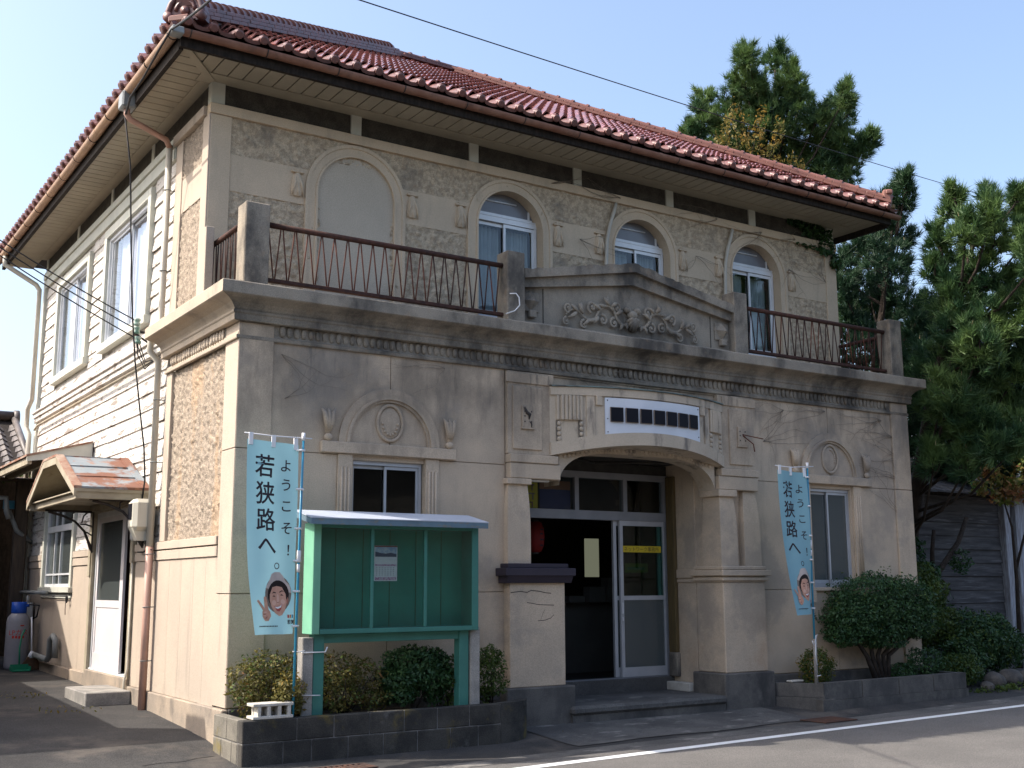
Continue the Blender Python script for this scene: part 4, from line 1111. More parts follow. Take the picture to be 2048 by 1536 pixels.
# side windows upstairs
for (y0, y1, z0, z1) in ((3.60, 6.12, 5.10, 7.04), (7.06, 9.48, 5.10, 6.98)):
    cs = MB(); t = .14
    cs.cbox(-.05, .05, y0, y0 + t, z0, z1, .006); cs.cbox(-.05, .05, y1 - t, y1, z0, z1, .006); cs.cbox(-.052, .05, y0 + t, y1 - t, z1 - t, z1, .006); cs.cbox(-.07, .05, y0 - .02, y1 + .02, z0 - .01, z0 + .11, .006)
    fr = P(cs, 'window_casing', 'white_trim')
    a, c, p, q = y0 + t, y1 - t, z0 + .11, z1 - t
    f = MB(); f.box(0.0, .10, a, a + .04, p, q); f.box(0.0, .10, c - .04, c, p, q); f.box(.001, .099, a + .04, c - .04, q - .05, q); f.box(.001, .099, a + .04, c - .04, p, p + .05)
    P(f, 'window_frame', 'alu_white', fr)
    md = (a + c) / 2
    for (u, v, x) in ((a + .04, md + .03, .07), (md - .03, c - .04, .035)):
        s_ = MB(); s_.box(x, x + .022, u, u + .035, p + .05, q - .05); s_.box(x, x + .022, v - .035, v, p + .05, q - .05); s_.box(x + .001, x + .021, u + .035, v - .035, q - .09, q - .05); s_.box(x + .001, x + .021, u + .035, v - .035, p + .05, p + .10)
        P(s_, 'sash', 'alu_white', fr)
        P(MB().box(x + .008, x + .013, u + .035, v - .035, p + .10, q - .09), 'pane', 'glass_side', fr)
    cu = MB(); cu.smooth = True; nn = 60
    T = [(.15 + .012 * math.sin(k * .8), a + .05 + (c - a - .1) * k / nn, q) for k in range(nn + 1)]; Bt = [(pp[0], pp[1], p) for pp in T]
    cu.strip(Bt, T); P(cu, 'curtain', 'curtain_side', fr, recalc=False)
# side door
df = MB()
df.box(-.03, .06, 3.62, 3.74, .37, 2.70); df.box(-.03, .06, 5.82, 5.94, .30, 2.75); df.box(-.031, .059, 3.74, 5.82, 2.62, 2.75)
df.cbox(-.05, .0, 5.86, 5.99, 1.7, 2.78, .004); df.cbox(-.05, .0, 3.60, 3.72, 1.86, 2.2, .004)
sd = P(df, 'side_door', 'old_cream')
f = MB(); f.box(.02, .10, 5.76, 5.82, .39, 2.62); f.box(.02, .10, 3.74, 3.79, .39, 2.62); f.box(.021, .099, 3.79, 5.76, 2.54, 2.62); f.box(0, .12, 3.74, 5.82, .375, .395)
P(f, 'door_frame', 'alu_white', sd)
f = MB(); y0, y1 = 4.28, 5.74
f.box(.03, .065, y0, y0 + .16, .40, 2.54); f.box(.03, .065, y1 - .07, y1, .40, 2.54); f.box(.031, .064, y0 + .16, y1 - .07, 2.47, 2.54); f.box(.031, .064, y0 + .16, y1 - .07, 1.26, 1.36); f.box(.031, .064, y0 + .16, y1 - .07, .40, .62)
lf = P(f, 'door_leaf', 'door_white', sd)
P(MB().box(.04, .055, y0 + .16, y1 - .07, .62, 1.26), 'lower_panel', 'door_white', sd)
P(MB().box(.044, .05, y0 + .16, y1 - .07, 1.36, 2.47), 'pane', 'frost', sd)
P(MB().box(.3, .32, 3.6, 5.95, .2, 2.8), 'dark_gap_sheet', MAT('maroon', (0.045, 0.012, 0.01), None, rough=.9), sd)  # sheet painted as the dark gap of the ajar door with its red reflection
# side window below
cs = MB()
cs.cbox(-.03, .05, 7.12, 7.24, 1.50, 3.02, .005); cs.cbox(-.03, .05, 9.26, 9.38, 1.50, 3.02, .005); cs.cbox(-.031, .05, 7.24, 9.26, 2.95, 3.05, .005); cs.cbox(-.06, .05, 7.10, 9.4, 1.46, 1.545, .005); cs.cbox(-.012, .04, 7.14, 9.36, 1.37, 1.455, .004)
lw = P(cs, 'low_window', 'white_trim')
f = MB(); f.box(.02, .09, 7.24, 7.29, 1.55, 2.95); f.box(.02, .09, 9.21, 9.26, 1.55, 2.95); f.box(.021, .089, 7.29, 9.21, 1.55, 1.60); f.box(.015, .095, 7.29, 9.21, 2.46, 2.56); f.box(.021, .089, 7.29, 9.21, 2.9, 2.95)
for y in (8.22, 8.66): f.box(.03, .07, y, y + .035, 1.6, 2.9)
f.box(.031, .069, 7.29, 9.21, 1.74, 1.77)
P(f, 'window_frame', 'alu_white', lw)
P(MB().box(.05, .055, 7.29, 9.21, 1.6, 2.9), 'pane', 'frost', lw)
P(MB().box(.13, .14, 7.2, 9.3, 1.5, 3.0), 'dark_backing', 'dark_room', lw)
# lean-to sheet canopy over it
b = MB(); ya, yb = 6.28, 10.72
b.loft([[(.0, y, 3.76), (-.95, y, 3.50), (-.95, y, 3.47), (.0, y, 3.73)] for y in (ya, yb)])
ca = P(b, 'window_canopy', 'rust_edge')
P(MB().prismx([(ya, 3.72), (ya + .03, 3.72), (ya + .03, 3.40), (ya, 3.34)], -.8, 0.0) if False else MB().add([(0, ya + .02, 3.73), (-.94, ya + .02, 3.47), (-.94, ya + .02, 3.40), (-.5, ya + .02, 3.46), (-.25, ya + .02, 3.36), (0, ya + .02, 3.34), (0, ya + .04, 3.73), (-.94, ya + .04, 3.47), (-.94, ya + .04, 3.40), (-.5, ya + .04, 3.46), (-.25, ya + .04, 3.36), (0, ya + .04, 3.34)],
   [(0, 1, 2, 3, 4, 5), (11, 10, 9, 8, 7, 6), (0, 6, 7, 1), (1, 7, 8, 2), (2, 8, 9, 3), (3, 9, 10, 4), (4, 10, 11, 5)]), 'canopy_cheek', 'white_trim', ca)
P(MB().box(-.92, -.86, ya + .05, yb, 3.36, 3.46).box(-.5, -.44, ya + .05, yb, 3.46, 3.56), 'canopy_rail', 'old_cream', ca)
# door awning: trapezoid metal roof on iron brackets
XO = -.95
PR = [(3.06, 2.78), (4.22, 3.28), (5.02, 3.28), (6.02, 2.76)]
aw = P(MB().loft([[(x, y, z - .012) for (y, z) in PR] + [(x, y, z - .05) for (y, z) in reversed(PR)] for x in (XO + .03, .0)]), 'awning', 'old_cream')
for k in range(3):
    t0, t1 = k / 3, (k + 1) / 3
    ya_, za_ = PR[0][0] + (PR[1][0] - PR[0][0]) * t0, PR[0][1] + (PR[1][1] - PR[0][1]) * t0
    yb_, zb_ = PR[0][0] + (PR[1][0] - PR[0][0]) * t1, PR[0][1] + (PR[1][1] - PR[0][1]) * t1
    b = MB(); L = .012 - .004 * k
    b.loft([[(x, ya_ - .01, za_ + L), (x, yb_, zb_ + L - .006), (x, yb_, zb_ - .012), (x, ya_ - .01, za_ - .012)] for x in (XO + .09, -.1)])
    b.tube([(XO + .09, ya_, za_ + .012), (-.1, ya_, za_ + .012)], .011, 5)
    P(b, 'roof_sheet', 'rust_sheet', aw)
    ya2 = PR[3][0] + (PR[2][0] - PR[3][0]) * t0; za2 = PR[3][1] + (PR[2][1] - PR[3][1]) * t0; yb2 = PR[3][0] + (PR[2][0] - PR[3][0]) * t1; zb2 = PR[3][1] + (PR[2][1] - PR[3][1]) * t1
    b = MB(); b.loft([[(x, ya2 + .01, za2 + L), (x, yb2, zb2 + L - .006), (x, yb2, zb2 - .012), (x, ya2 + .01, za2 - .012)] for x in (XO + .09, -.1)]); P(b, 'roof_sheet', 'rust_sheet', aw)
P(MB().box(XO + .09, -.1, PR[1][0], PR[2][0], 3.272, 3.29), 'roof_sheet', 'rust_sheet', aw)
b = MB()
b.loft([[(x, y, z + .022) for (y, z) in PR] + [(x, y, z - .012) for (y, z) in reversed(PR)] for x in (XO - .005, XO + .095)])
P(b, 'verge_cap', 'rust_edge', aw)
P(MB().loft([[(x, y, z + .024) for (y, z) in PR] + [(x, y, z - .012) for (y, z) in reversed(PR)] for x in (-.105, -.005)]), 'wall_flashing', 'rust_sheet', aw)
b = MB()
for i in range(3):
    (ya_, za_), (yb_, zb_) = PR[i], PR[i + 1]
    b.loft([[(x, ya_, za_ - .015), (x, yb_, zb_ - .015), (x, yb_, zb_ - .11), (x, ya_, za_ - .11)] for x in (XO, XO + .03)])
P(b, 'bargeboard', 'old_cream', aw)
b = MB(); b.cbox(XO + .03, 0, 3.08, 3.14, 2.64, 2.76, .004); b.cbox(XO + .03, 0, 5.92, 5.98, 2.64, 2.75, .004); b.box(XO + .05, -.02, 3.14, 5.92, 2.74, 2.755)
b.box(-.07, 0, 3.14, 5.92, 2.64, 2.74); b.box(XO + .1, XO + .16, 3.14, 5.92, 2.66, 2.74)
P(b, 'awning_frame', 'old_cream', aw)
for y in (3.22, 5.84):
    b = MB()
    b.tube([(-.02, y, 2.05), (-.06, y, 2.12), (-.10, y, 2.22), (-.16, y, 2.36), (-.30, y, 2.50), (-.48, y, 2.58), (-.68, y, 2.63)], [.02, .028, .02, .018, .018, .02, .018], 6)
    b.tube([(-.03, y, 2.1), (-.03, y, 2.66)], .018, 6); b.tube([(-.02, y, 2.64), (-.72, y, 2.65)], .018, 6)
    for (x0, z0, x1, z1) in ((-.03, 2.42, -.22, 2.46), (-.12, 2.64, -.20, 2.48), (-.30, 2.64, -.34, 2.54), (-.05, 2.3, -.14, 2.34)): b.tube([(x0, y, z0), ((x0 + x1) / 2 - .02, y, (z0 + z1) / 2 + .02), (x1, y, z1)], .012, 5)
    P(b, 'bracket', 'black_iron', aw)
# meter boxes
P(MB().cbox(-.14, -.004, 3.02, 3.44, 2.14, 2.56, .02), 'meter_backbox', 'meter_grey')
mb_ = MB(); mb_.cbox(-.30, -.02, 2.70, 3.0, 2.24, 2.64, .05); mb_.loft([[(-.30, 2.75, 2.30), (-.30, 2.95, 2.30), (-.05, 2.95, 2.30), (-.05, 2.75, 2.30)], [(-.22, 2.78, 2.12), (-.22, 2.92, 2.12), (-.06, 2.92, 2.12), (-.06, 2.78, 2.12)]])
mt = P(mb_, 'meter_box', 'meter')
P(MB().box(-.308, -.29, 2.78, 2.94, 2.38, 2.58), 'meter_glass', 'black_gloss', mt)
b = MB(); b.tube([(-.06, 2.85, 2.14), (-.06, 2.88, 2.02), (-.06, 3.05, 1.98), (-.06, 3.3, 1.99)], .01, 6); b.tube([(-.1, 2.8, 2.14), (-.1, 2.82, 2.03), (-.08, 2.62, 2.0)], .008, 6)
P(b, 'meter_cable', 'wire', mt)

# --- eaves: soffit boards, fascia, gutters, downpipes
OV = .62
XE0, XE1, YE0, YE1 = -.66, WD + .50, .44, DP + .86       # outer edge of the soffit
ev = P(MB().box(XE0 + .01, XE1 - .01, YE0 + .01, YE1 - .01, 7.76, 7.79), 'eaves', 'black_iron')
nb = 64; w = (XE1 - XE0) / nb
for k in range(nb):
    x0 = XE0 + k * w
    d = min(1.0, (x0 + w / 2 - XE0))
    y1 = min(YU + .06, YE0 + d * (YU - YE0) / .66)
    if y1 - YE0 < .05: continue
    P(MB().box(x0 + .009, x0 + w - .009, YE0 + .05, min(y1, 1.10), 7.725, 7.745), 'soffit_board', 'soffit', ev)
nb = 58; w = (YE1 - YE0) / nb
for k in range(nb):
    y0 = YE0 + k * w
    x1 = min(.06, XE0 + (y0 + w / 2 - YE0) * .66 / (YU - YE0))
    if x1 - XE0 < .05: continue
    P(MB().box(XE0 + .05, min(x1, -.10), y0 + .008, y0 + w - .008, 7.725, 7.745), 'soffit_board', 'soffit', ev)
P(MB().box(WD - .02, XE1 - .05, 1.105, YE1, 7.724, 7.744), 'soffit_panel', 'soffit', ev)
b = MB(); b.loft([[(XE0 + .05 - .03, YE0 + .05 + .03, 7.70), (XE0 + .05 + .03, YE0 + .05 - .03, 7.70), (XE0 + .05 + .03, YE0 + .05 - .03, 7.724), (XE0 + .05 - .03, YE0 + .05 + .03, 7.724)], [(-.05, YU + .01, 7.70), (.03, YU - .05, 7.70), (.03, YU - .05, 7.724), (-.05, YU + .01, 7.724)]])
P(b, 'hip_batten', 'soffit', ev)
P(MB().box(-.19, WD + .2, 1.06, YU + .06, 7.712, 7.722), 'soffit_trim', 'soffit', ev); P(MB().box(-.14, .05, YU + .065, DP, 7.712, 7.722), 'soffit_trim', 'soffit', ev)
b = MB(); b.box(XE0, XE1, YE0 - .005, YE0 + .05, 7.655, 7.76); b.box(XE0 - .005, XE0 + .05, YE0 + .05, YE1, 7.635, 7.76); b.box(XE1 - .05, XE1, YE0 + .05, YE1, 7.62, 7.76)
P(b, 'fascia', 'dark_wood', ev)
def gutter(p0, p1, axis, m, sag):
    r = .068; n = 10; sec = 26
    b = MB(); b.smooth = True; rings_o = []; rings_i = []
    for s in range(sec + 1):
        t = s / sec; p = [p0[i] + (p1[i] - p0[i]) * t for i in range(3)]
        z = p[2] + sag * math.sin(t * 9) * .3
        for (rr_, L) in ((r, rings_o), (r - .006, rings_i)):
            L.append([((p[0] + rr_ * math.cos(PI + PI * k / n), p[1], z + rr_ * math.sin(PI + PI * k / n)) if axis == 'y' else (p[0], p[1] + rr_ * math.cos(PI + PI * k / n), z + rr_ * math.sin(PI + PI * k / n))) for k in range(n + 1)])
    for s in range(sec):
        b.strip(rings_o[s], rings_o[s + 1]); b.strip(rings_i[s + 1], rings_i[s])
    for e in (0, sec): b.strip(rings_o[e], rings_i[e])
    gt = P(b, 'gutter', m, None, recalc=False)
    L = p1[0] - p0[0] if axis == 'x' else p1[1] - p0[1]
    for q in range(int(L / .92) + 1):
        t = min(1, (.2 + q * .92) / L); p = [p0[i] + (p1[i] - p0[i]) * t for i in range(3)]
        bb = MB(); rr_ = r + .004
        bb.tube([((p[0] + rr_ * math.cos(a), p[1], p[2] + rr_ * math.sin(a)) if axis == 'y' else (p[0], p[1] + rr_ * math.cos(a), p[2] + rr_ * math.sin(a))) for a in [PI + PI * k / 8 for k in range(9)]], .007, 5)
        P(bb, 'gutter_bracket', 'black_iron', gt)
    for q in range(1, int(L / 3.6) + 1):
        t = q * 3.6 / L; p = [p0[i] + (p1[i] - p0[i]) * t for i in range(3)]
        bb = MB(); rr_ = r + .004
        A = [((p[0] + rr_ * math.cos(a), p[1] - .03, p[2] + rr_ * math.sin(a)) if axis == 'y' else (p[0] - .03, p[1] + rr_ * math.cos(a), p[2] + rr_ * math.sin(a))) for a in [PI + PI * k / 8 for k in range(9)]]
        Bq = [((v[0], v[1] + .06, v[2]) if axis == 'y' else (v[0] + .06, v[1], v[2])) for v in A]
        bb.strip(A, Bq); P(bb, 'gutter_joint', m, gt, recalc=False)
    return gt
gutter((XE0 - .12, YE0 - .07, 7.82), (XE1 + .12, YE0 - .07, 7.80), 'x', 'gutter', .012)
gs = gutter((XE0 - .07, YE0 - .12, 7.82), (XE0 - .07, YE1 + .1, 7.80), 'y', 'gutter_side', .012)
P(MB().cbox(XE0 - .14, XE0 + .0, YE0 - .14, YE0 + .02, 7.745, 7.83, .01), 'gutter_corner', 'pipe_grey', gs)
def downpipe(path, r, m, name='downpipe'):
    b = MB(); b.tube(path, r, 10); return P(b, name, m)
XG = XE0 - .07
P(MB().cbox(XG - .09, XG + .09, 2.30, 2.52, 7.58, 7.80, .02), 'gutter_outlet', 'pipe_grey')
downpipe([(XG, 2.41, 7.6), (XG, 2.41, 7.52), (XG + .05, 2.42, 7.46), (-.16, 2.60, 7.36), (-.09, 2.68, 7.30)], .04, 'pipe_pink')
d2 = downpipe([(-.085, 2.69, 7.33), (-.085, 2.69, 5.1), (-.085, 2.69, 4.82), (-.2, 2.70, 4.74), (-.2, 2.70, 4.52), (-.09, 2.70, 4.40), (-.085, 2.69, 2.02)], .043, 'pipe_white')
downpipe([(-.085, 2.69, 2.04), (-.085, 2.69, .05)], .047, 'pipe_pink')
for z in (6.7, 5.6, 3.9, 3.1, 1.95, 1.3, .65):
    b = MB(); n = 12; b.tube([(-.085 + .05 * math.cos(2 * PI * k / n), 2.69 + .05 * math.sin(2 * PI * k / n), z) for k in range(n + 1)], .006, 5, False); b.tube([(-.06, 2.69, z), (0.03, 2.66, z)], .006, 5)
    P(b, 'pipe_clip', 'pipe_grey', d2)
downpipe([(XG, 10.9, 7.72), (XG, 10.9, 7.56), (XG + .1, 10.88, 7.5), (-.18, 10.72, 7.2), (-.12, 10.7, 7.1), (-.12, 10.7, 5.0), (-.14, 10.95, 4.85), (-.14, 10.95, 4.5), (-.12, 10.75, 4.35), (-.12, 10.75, 2.2)], .045, 'pipe_white')
# white hoses on the front beside two windows
for (x, y0) in ((6.20, 6.36), (8.62, 6.2)):
    b = MB(); b.tube([(x + .14, YU + .02, 7.24), (x + .10, YU - .06, 7.27), (x + .05, YU - .08, 7.15), (x - .04, YU - .08, 6.9), (x - .10, YU - .08, 6.65), (x - .12, YU - .08, 6.3), (x - .13, YU - .08, 5.2)], .028, 8)
    P(b, 'white_hose', 'pipe_white')

# --- balcony: posts, railings, pediment
YR = .10
def post(x0, x1, z1, n='balcony_post'):
    b = MB(); b.cbox(x0, x1, YR - .13, YR + .13, 4.79, z1, .012); return P(b, n, 'cornice')
post(.02, .31, 5.80); post(3.50, 3.77, 5.78); post(7.45, 7.72, 5.78); post(10.91, 11.20, 5.80)
def railing(x0, x1, nv):
    b = MB(); b.tube([(x0 - .02, YR, 5.60), (x1 + .02, YR, 5.60)], .034, 8)
    r = P(b, 'railing', 'rust_rail')
    P(MB().cbox(x0 - .02, x1 + .02, YR - .03, YR + .03, 4.93, 4.975, .006), 'bottom_rail', 'rust_rail', r)
    for k in range(nv):
        xa, xb = x0 + .03 + (x1 - x0 - .06) * k / nv, x0 + .03 + (x1 - x0 - .06) * (k + 1) / nv
        for (u, v) in ((xa + .005, xa + (xb - xa) * .45), (xb - .01, xa + (xb - xa) * .55)):
            b = MB(); b.tube([(u + random.uniform(-.006, .006), YR, 5.575), (v, YR, 4.97)], .0085, 5)
            P(b, 'rod', 'rust_rod' if (x0 < 3 and k < 13) or random.random() < .25 else 'rust_rail', r)
    return r
railing(.31, 3.50, 19)
railing(7.72, 10.91, 19)
for (x, yA, yB_) in ((-.0, .24, 1.22), (11.1, .24, 1.22)):
    b = MB(); b.tube([(x + .08, yA, 5.60), (x + .05, yB_, 5.58)], .032, 8); r = P(b, 'side_railing', 'rust_rail')
    P(MB().box(x + .05, x + .10, yA, yB_, 4.93, 4.97), 'bottom_rail', 'rust_rail', r)
    for k in range(12):
        y = yA + .04 + (yB_ - yA - .08) * k / 11
        bb = MB(); bb.tube([(x + .075, y, 5.58), (x + .075, y + (.04 if k % 2 else -.04), 4.96)], .0085, 5); P(bb, 'rod', 'rust_rail', r)
b = MB(); b.tube([(3.52, YR - .15, 5.20), (3.60, YR - .17, 5.21), (3.64, YR - .18, 5.16), (3.65, YR - .18, 5.06), (3.58, YR - .17, 4.98), (3.46, YR - .15, 4.93)], .008, 6)
P(b, 'loose_cable', 'plastic_white')
# pediment
def pz(x, z_end, z_mid): return z_end + (z_mid - z_end) * max(0, 1 - abs(x - 5.61) / 1.84)
def pslab(b, d0, d1, a_end, a_mid, c_end, c_mid, n=40, jag=0.0):
    X = [3.77 + 3.68 * k / n for k in range(n + 1)]
    lo = [pz(x, a_end, a_mid) for x in X]; hi = [pz(x, c_end, c_mid) + (jag * (random.random() - .6) if jag else 0) for x in X]
    F0 = [(x, YR - d0, z) for x, z in zip(X, lo)]; F1 = [(x, YR - d0, z) for x, z in zip(X, hi)]; K1 = [(x, YR + d1, z) for x, z in zip(X, hi)]; K0 = [(x, YR + d1, z) for x, z in zip(X, lo)]
    b.strip(F0, F1); b.strip(F1, K1); b.strip(K1, K0); b.strip(K0, F0)
    b.add([F0[0], F1[0], K1[0], K0[0]], [(0, 1, 2, 3)]); b.add([F0[-1], F1[-1], K1[-1], K0[-1]], [(0, 1, 2, 3)])
b = MB(); pslab(b, .0, .10, 4.80, 4.80, 5.40, 5.72); pd = P(b, 'pediment', 'cornice')
b = MB(); pslab(b, .13, .13, 5.455, 5.80, 5.575, 5.925, 60, .028); P(b, 'raking_coping', 'cornice', pd)
b = MB(); pslab(b, .07, .10, 5.34, 5.625, 5.453, 5.798); P(b, 'raking_moulding', 'cornice', pd)
P(MB().cbox(3.775, 7.445, -.04 + YR - .03, YR, 4.80, 4.90, .01), 'pediment_base', 'cornice', pd)
for x in (3.93, 7.29):
    b = MB(); yb = YR - .004; c_ = (x, yb - .12, 5.17)
    b.add([(x - .15, yb, 5.17 + .02), (x, yb, 5.33), (x + .15, yb, 5.17 + .02), (x, yb, 5.02), c_], [(0, 1, 4), (1, 2, 4), (2, 3, 4), (3, 0, 4)])
    b.cbox(x - .13, x + .13, yb - .02, yb, 5.04, 5.30, .01); b.cbox(x - .05, x + .06, yb - .07, yb, 4.96, 5.06, .01)
    P(b, 'boss', 'cornice', pd)
    s = 1 if x < 5 else -1
    P(MB().box(x + s * .205 - .006, x + s * .205 + .006, YR - .006, YR, 4.91, 5.38), 'panel_groove', 'frieze', pd)
# scrolling leaf relief
def relief(s):
    b = MB(); y = YR - .012; cx, cz = 5.61, 5.17
    def T(pts, rs): b.tube([(cx + s * px, y - dy, cz + pz_) for (px, pz_, dy) in pts], rs, 8, sq=(1, .6, 1))
    def smooth(P_, n=6):
        out = []
        for i in range(len(P_) - 1):
            p0, p1, p2, p3 = P_[max(0, i - 1)], P_[i], P_[i + 1], P_[min(len(P_) - 1, i + 2)]
            for k in range(n):
                t = k / n
                out.append(tuple(.5 * ((2 * p1[j]) + (-p0[j] + p2[j]) * t + (2 * p0[j] - 5 * p1[j] + 4 * p2[j] - p3[j]) * t * t + (-p0[j] + 3 * p1[j] - 3 * p2[j] + p3[j]) * t ** 3) for j in range(2)))
        out.append(tuple(P_[-1])); return out
    def stem(P_, r0, r1, dy=.03):
        q = smooth(P_); T([(p[0], p[1], dy) for p in q], [r0 + (r1 - r0) * i / (len(q) - 1) for i in range(len(q))])
    def curl(c, r, a0, turns, w, dr=1, dy=.035):
        n = 18; T([(c[0] + r * (1 - .75 * k / n) * math.cos(a0 + dr * 2 * PI * turns * k / n), c[1] + r * (1 - .75 * k / n) * math.sin(a0 + dr * 2 * PI * turns * k / n), dy) for k in range(n + 1)], [w * (1 - .3 * k / n) for k in range(n + 1)])
        b.ball((cx + s * c[0], y - dy, cz + c[1]), w * 1.2, w * .8, w * 1.2, 8, 5)
    def leaf(p, a, L, w, dy=.035, bend=.25):
        n = 7; T([(p[0] + L * t * math.cos(a + bend * t), p[1] + L * t * math.sin(a + bend * t), dy + .02 * math.sin(PI * t)) for t in [k / n for k in range(n + 1)]], [max(.004, w * math.sin(PI * (.12 + .88 * k / n)) ** .8) for k in range(n + 1)])
    stem([(.05, -.05), (.16, -.13), (.27, -.06), (.34, .07), (.46, .11), (.58, .02), (.66, -.10), (.80, -.11), (.92, -.03), (1.04, -.02), (1.14, -.10)], .026, .014)
    curl((.27, .10), .085, -.6, 1.1, .022, 1); curl((.33, -.12), .075, 1.6, 1.05, .021, -1); curl((.52, -.10), .075, 1.2, 1.1, .02, 1)
    curl((.70, .06), .085, -1.4, 1.1, .022, 1); curl((.84, -.20), .065, 1.7, 1.0, .019, -1); curl((1.10, .0), .07, -1.8, 1.1, .018, 1); curl((1.13, -.19), .06, 1.5, 1.0, .018, -1)
    for (p, a, L, w) in (((.40, .12), .5, .16, .03), ((.44, .12), 1.3, .13, .026), ((.38, .10), 2.3, .12, .026), ((.56, .04), .3, .14, .028), ((.60, -.06), -1.0, .16, .03), ((.64, -.10), -.5, .18, .03), ((.76, -.11), -1.0, .14, .026),
                          ((.86, -.05), .9, .16, .03), ((.90, -.03), 1.5, .13, .026), ((.94, -.03), .4, .15, .028), ((.96, -.04), -.8, .17, .03), ((.20, -.11), -1.4, .11, .024), ((.14, -.10), -2.0, .10, .022), ((.30, .0), 2.4, .15, .028), ((.48, .10), -.2, .13, .024)):
        leaf(p, a, L, w)
    P(b, 'scroll_relief', 'cornice', pd)
relief(-1); relief(1)
b = MB(); y = YR - .012
for q in range(7):
    a = PI * (1.12 + .76 * q / 6)
    b.tube([(5.61, y - .05, 5.16), (5.61 + .07 * math.cos(a), y - .06, 5.16 + .10 * math.sin(a)), (5.61 + .12 * math.cos(a), y - .015, 5.16 + .19 * math.sin(a))], [.02, .032, .02], 7)
b.ball((5.61, y - .02, 5.20), .09, .06, .07)
b.ball((5.52, y - .02, 5.27), .06, .045, .05); b.ball((5.70, y - .02, 5.27), .06, .045, .05)
P(b, 'shell_relief', 'cornice', pd)
# signboard over the door (follows the bow of the hood)
sg = thing('signboard', 'white curved signboard with seven black squares above the porch arch', 'sign', (5.61, YB(5.61) - .05, 3.45))
sx = [4.80 + (6.42 - 4.80) * k / 24 for k in range(25)]
def SB(x): return RZ(x) + .165
F0 = [(x, YB(x) - .022, SB(x)) for x in sx]; F1 = [(x, YB(x) - .022, 3.935) for x in sx]; K0 = [(x, YB(x) - .008, SB(x)) for x in sx]; K1 = [(x, YB(x) - .008, 3.935) for x in sx]
b = MB(); b.strip(F0, F1); b.strip(F1, K1); b.strip(K1, K0); b.strip(K0, F0)
b.build('panel', 'board_white', sg, recalc=False)
for k in range(7):
    x = 4.955 + .2165 * k
    sl_ = (YB(x + .01) - YB(x - .01)) / .02
    an = math.atan(sl_)
    for (h, d0, d1, m, nm) in ((.092, .024, .045, 'hat_dark', 'square_edge'), (.088, .046, .05, 'black_gloss', 'square')):
        q = MB(); q.box(-h, h, -d1, -d0, -.096 if h > .09 else -.09, .096 if h > .09 else .09)
        me = q.mesh(nm, 'poster' if False else m)
        mm = Matrix.Translation((x, YB(x), 3.715)) @ Matrix.Rotation(an, 4, 'Z')
        inst(nm, me, sg, None, mat4=mm)
for (x, z) in ((4.83, 3.90), (4.83, 3.66), (4.83, SB(4.83) + .03), (6.39, 3.90), (6.39, 3.52)):
    b = MB(); b.ball((x, YB(x) - .024, z), .009, .005, .009, 8, 4); b.build('screw', 'black_iron', sg)
# --- roof
RS = .58
AN = math.atan(RS); ca, sa = math.cos(AN), math.sin(AN)
EX0, EX1, EY0, EY1, EZ = -.74, WD + .58, .36, DP + .94, 7.885
RUN = (EY1 - EY0) / 2
RX0, RX1 = EX0 + RUN, EX1 - RUN
RZT = EZ + RUN * RS
rf = P(MB().add([(EX0 + .03, EY0 + .03, EZ - .03), (EX1 - .03, EY0 + .03, EZ - .03), (EX1 - .03, EY1 - .03, EZ - .03), (EX0 + .03, EY1 - .03, EZ - .03), (RX0, EY0 + RUN, RZT - .03), (RX1, EY0 + RUN, RZT - .03)],
     [(0, 1, 5, 4), (1, 2, 5), (2, 3, 4, 5), (3, 0, 4), (3, 2, 1, 0)]), 'roof', 'dark_wood')
TW = .303
def tile_mesh(eave):
    b = MB(); b.smooth = False
    pu = [-.012, .012, .04, .066, .092, .12, .145, .19, .24, .29, .325]
    def w_(u, h=.05):
        if u < .132: return h * math.sin(PI * max(0, (u + .012)) / .144)
        return -.016 * math.sin(PI * (u - .132) / .2)
    L = .295
    top0 = [(u, 0, w_(u, .085) + .046) for u in pu]; top1 = [(u, L, w_(u) + .002) for u in pu]; bot0 = [(u, 0, w_(u, .085) + .046 - .03 - (.014 if eave else 0)) for u in pu]; bk = [(u, .15, w_(u, .065) + .04 - .03) for u in pu]
    b.smooth = True; b.strip(top0, top1); b.smooth = False; b.strip(bot0, top0); b.strip(bk, bot0)
    b.add([top0[-1], bot0[-1], top1[-1]], [(0, 1, 2)]); b.add([top0[0], top1[0], bot0[0]], [(0, 1, 2)])
    if eave:
        n = 12; c = (.054, -.03, .058)
        ring0 = [(c[0] + .052 * math.cos(2 * PI * k / n), c[1], c[2] + .052 * math.sin(2 * PI * k / n)) for k in range(n)]
        ring1 = [(c[0] + .052 * math.cos(2 * PI * k / n), .06, c[2] + .052 * math.sin(2 * PI * k / n)) for k in range(n)]
        ringi = [(c[0] + .035 * math.cos(2 * PI * k / n), c[1] - .008, c[2] + .035 * math.sin(2 * PI * k / n)) for k in range(n)]
        b.smooth = True
        b.add(ring0 + ring1, [(k, (k + 1) % n, n + (k + 1) % n, n + k) for k in range(n)]); b.smooth = False
        b.add(ring0 + ringi, [(k, n + k, n + (k + 1) % n, (k + 1) % n) for k in range(n)]); b.add(ringi, [tuple(range(n))])
    return b
tb = tile_mesh(False); te = tile_mesh(True)
tile_me = tb.mesh('roof_tile', 'tile'); eave_me = te.mesh('eave_tile', 'ridge_tile')
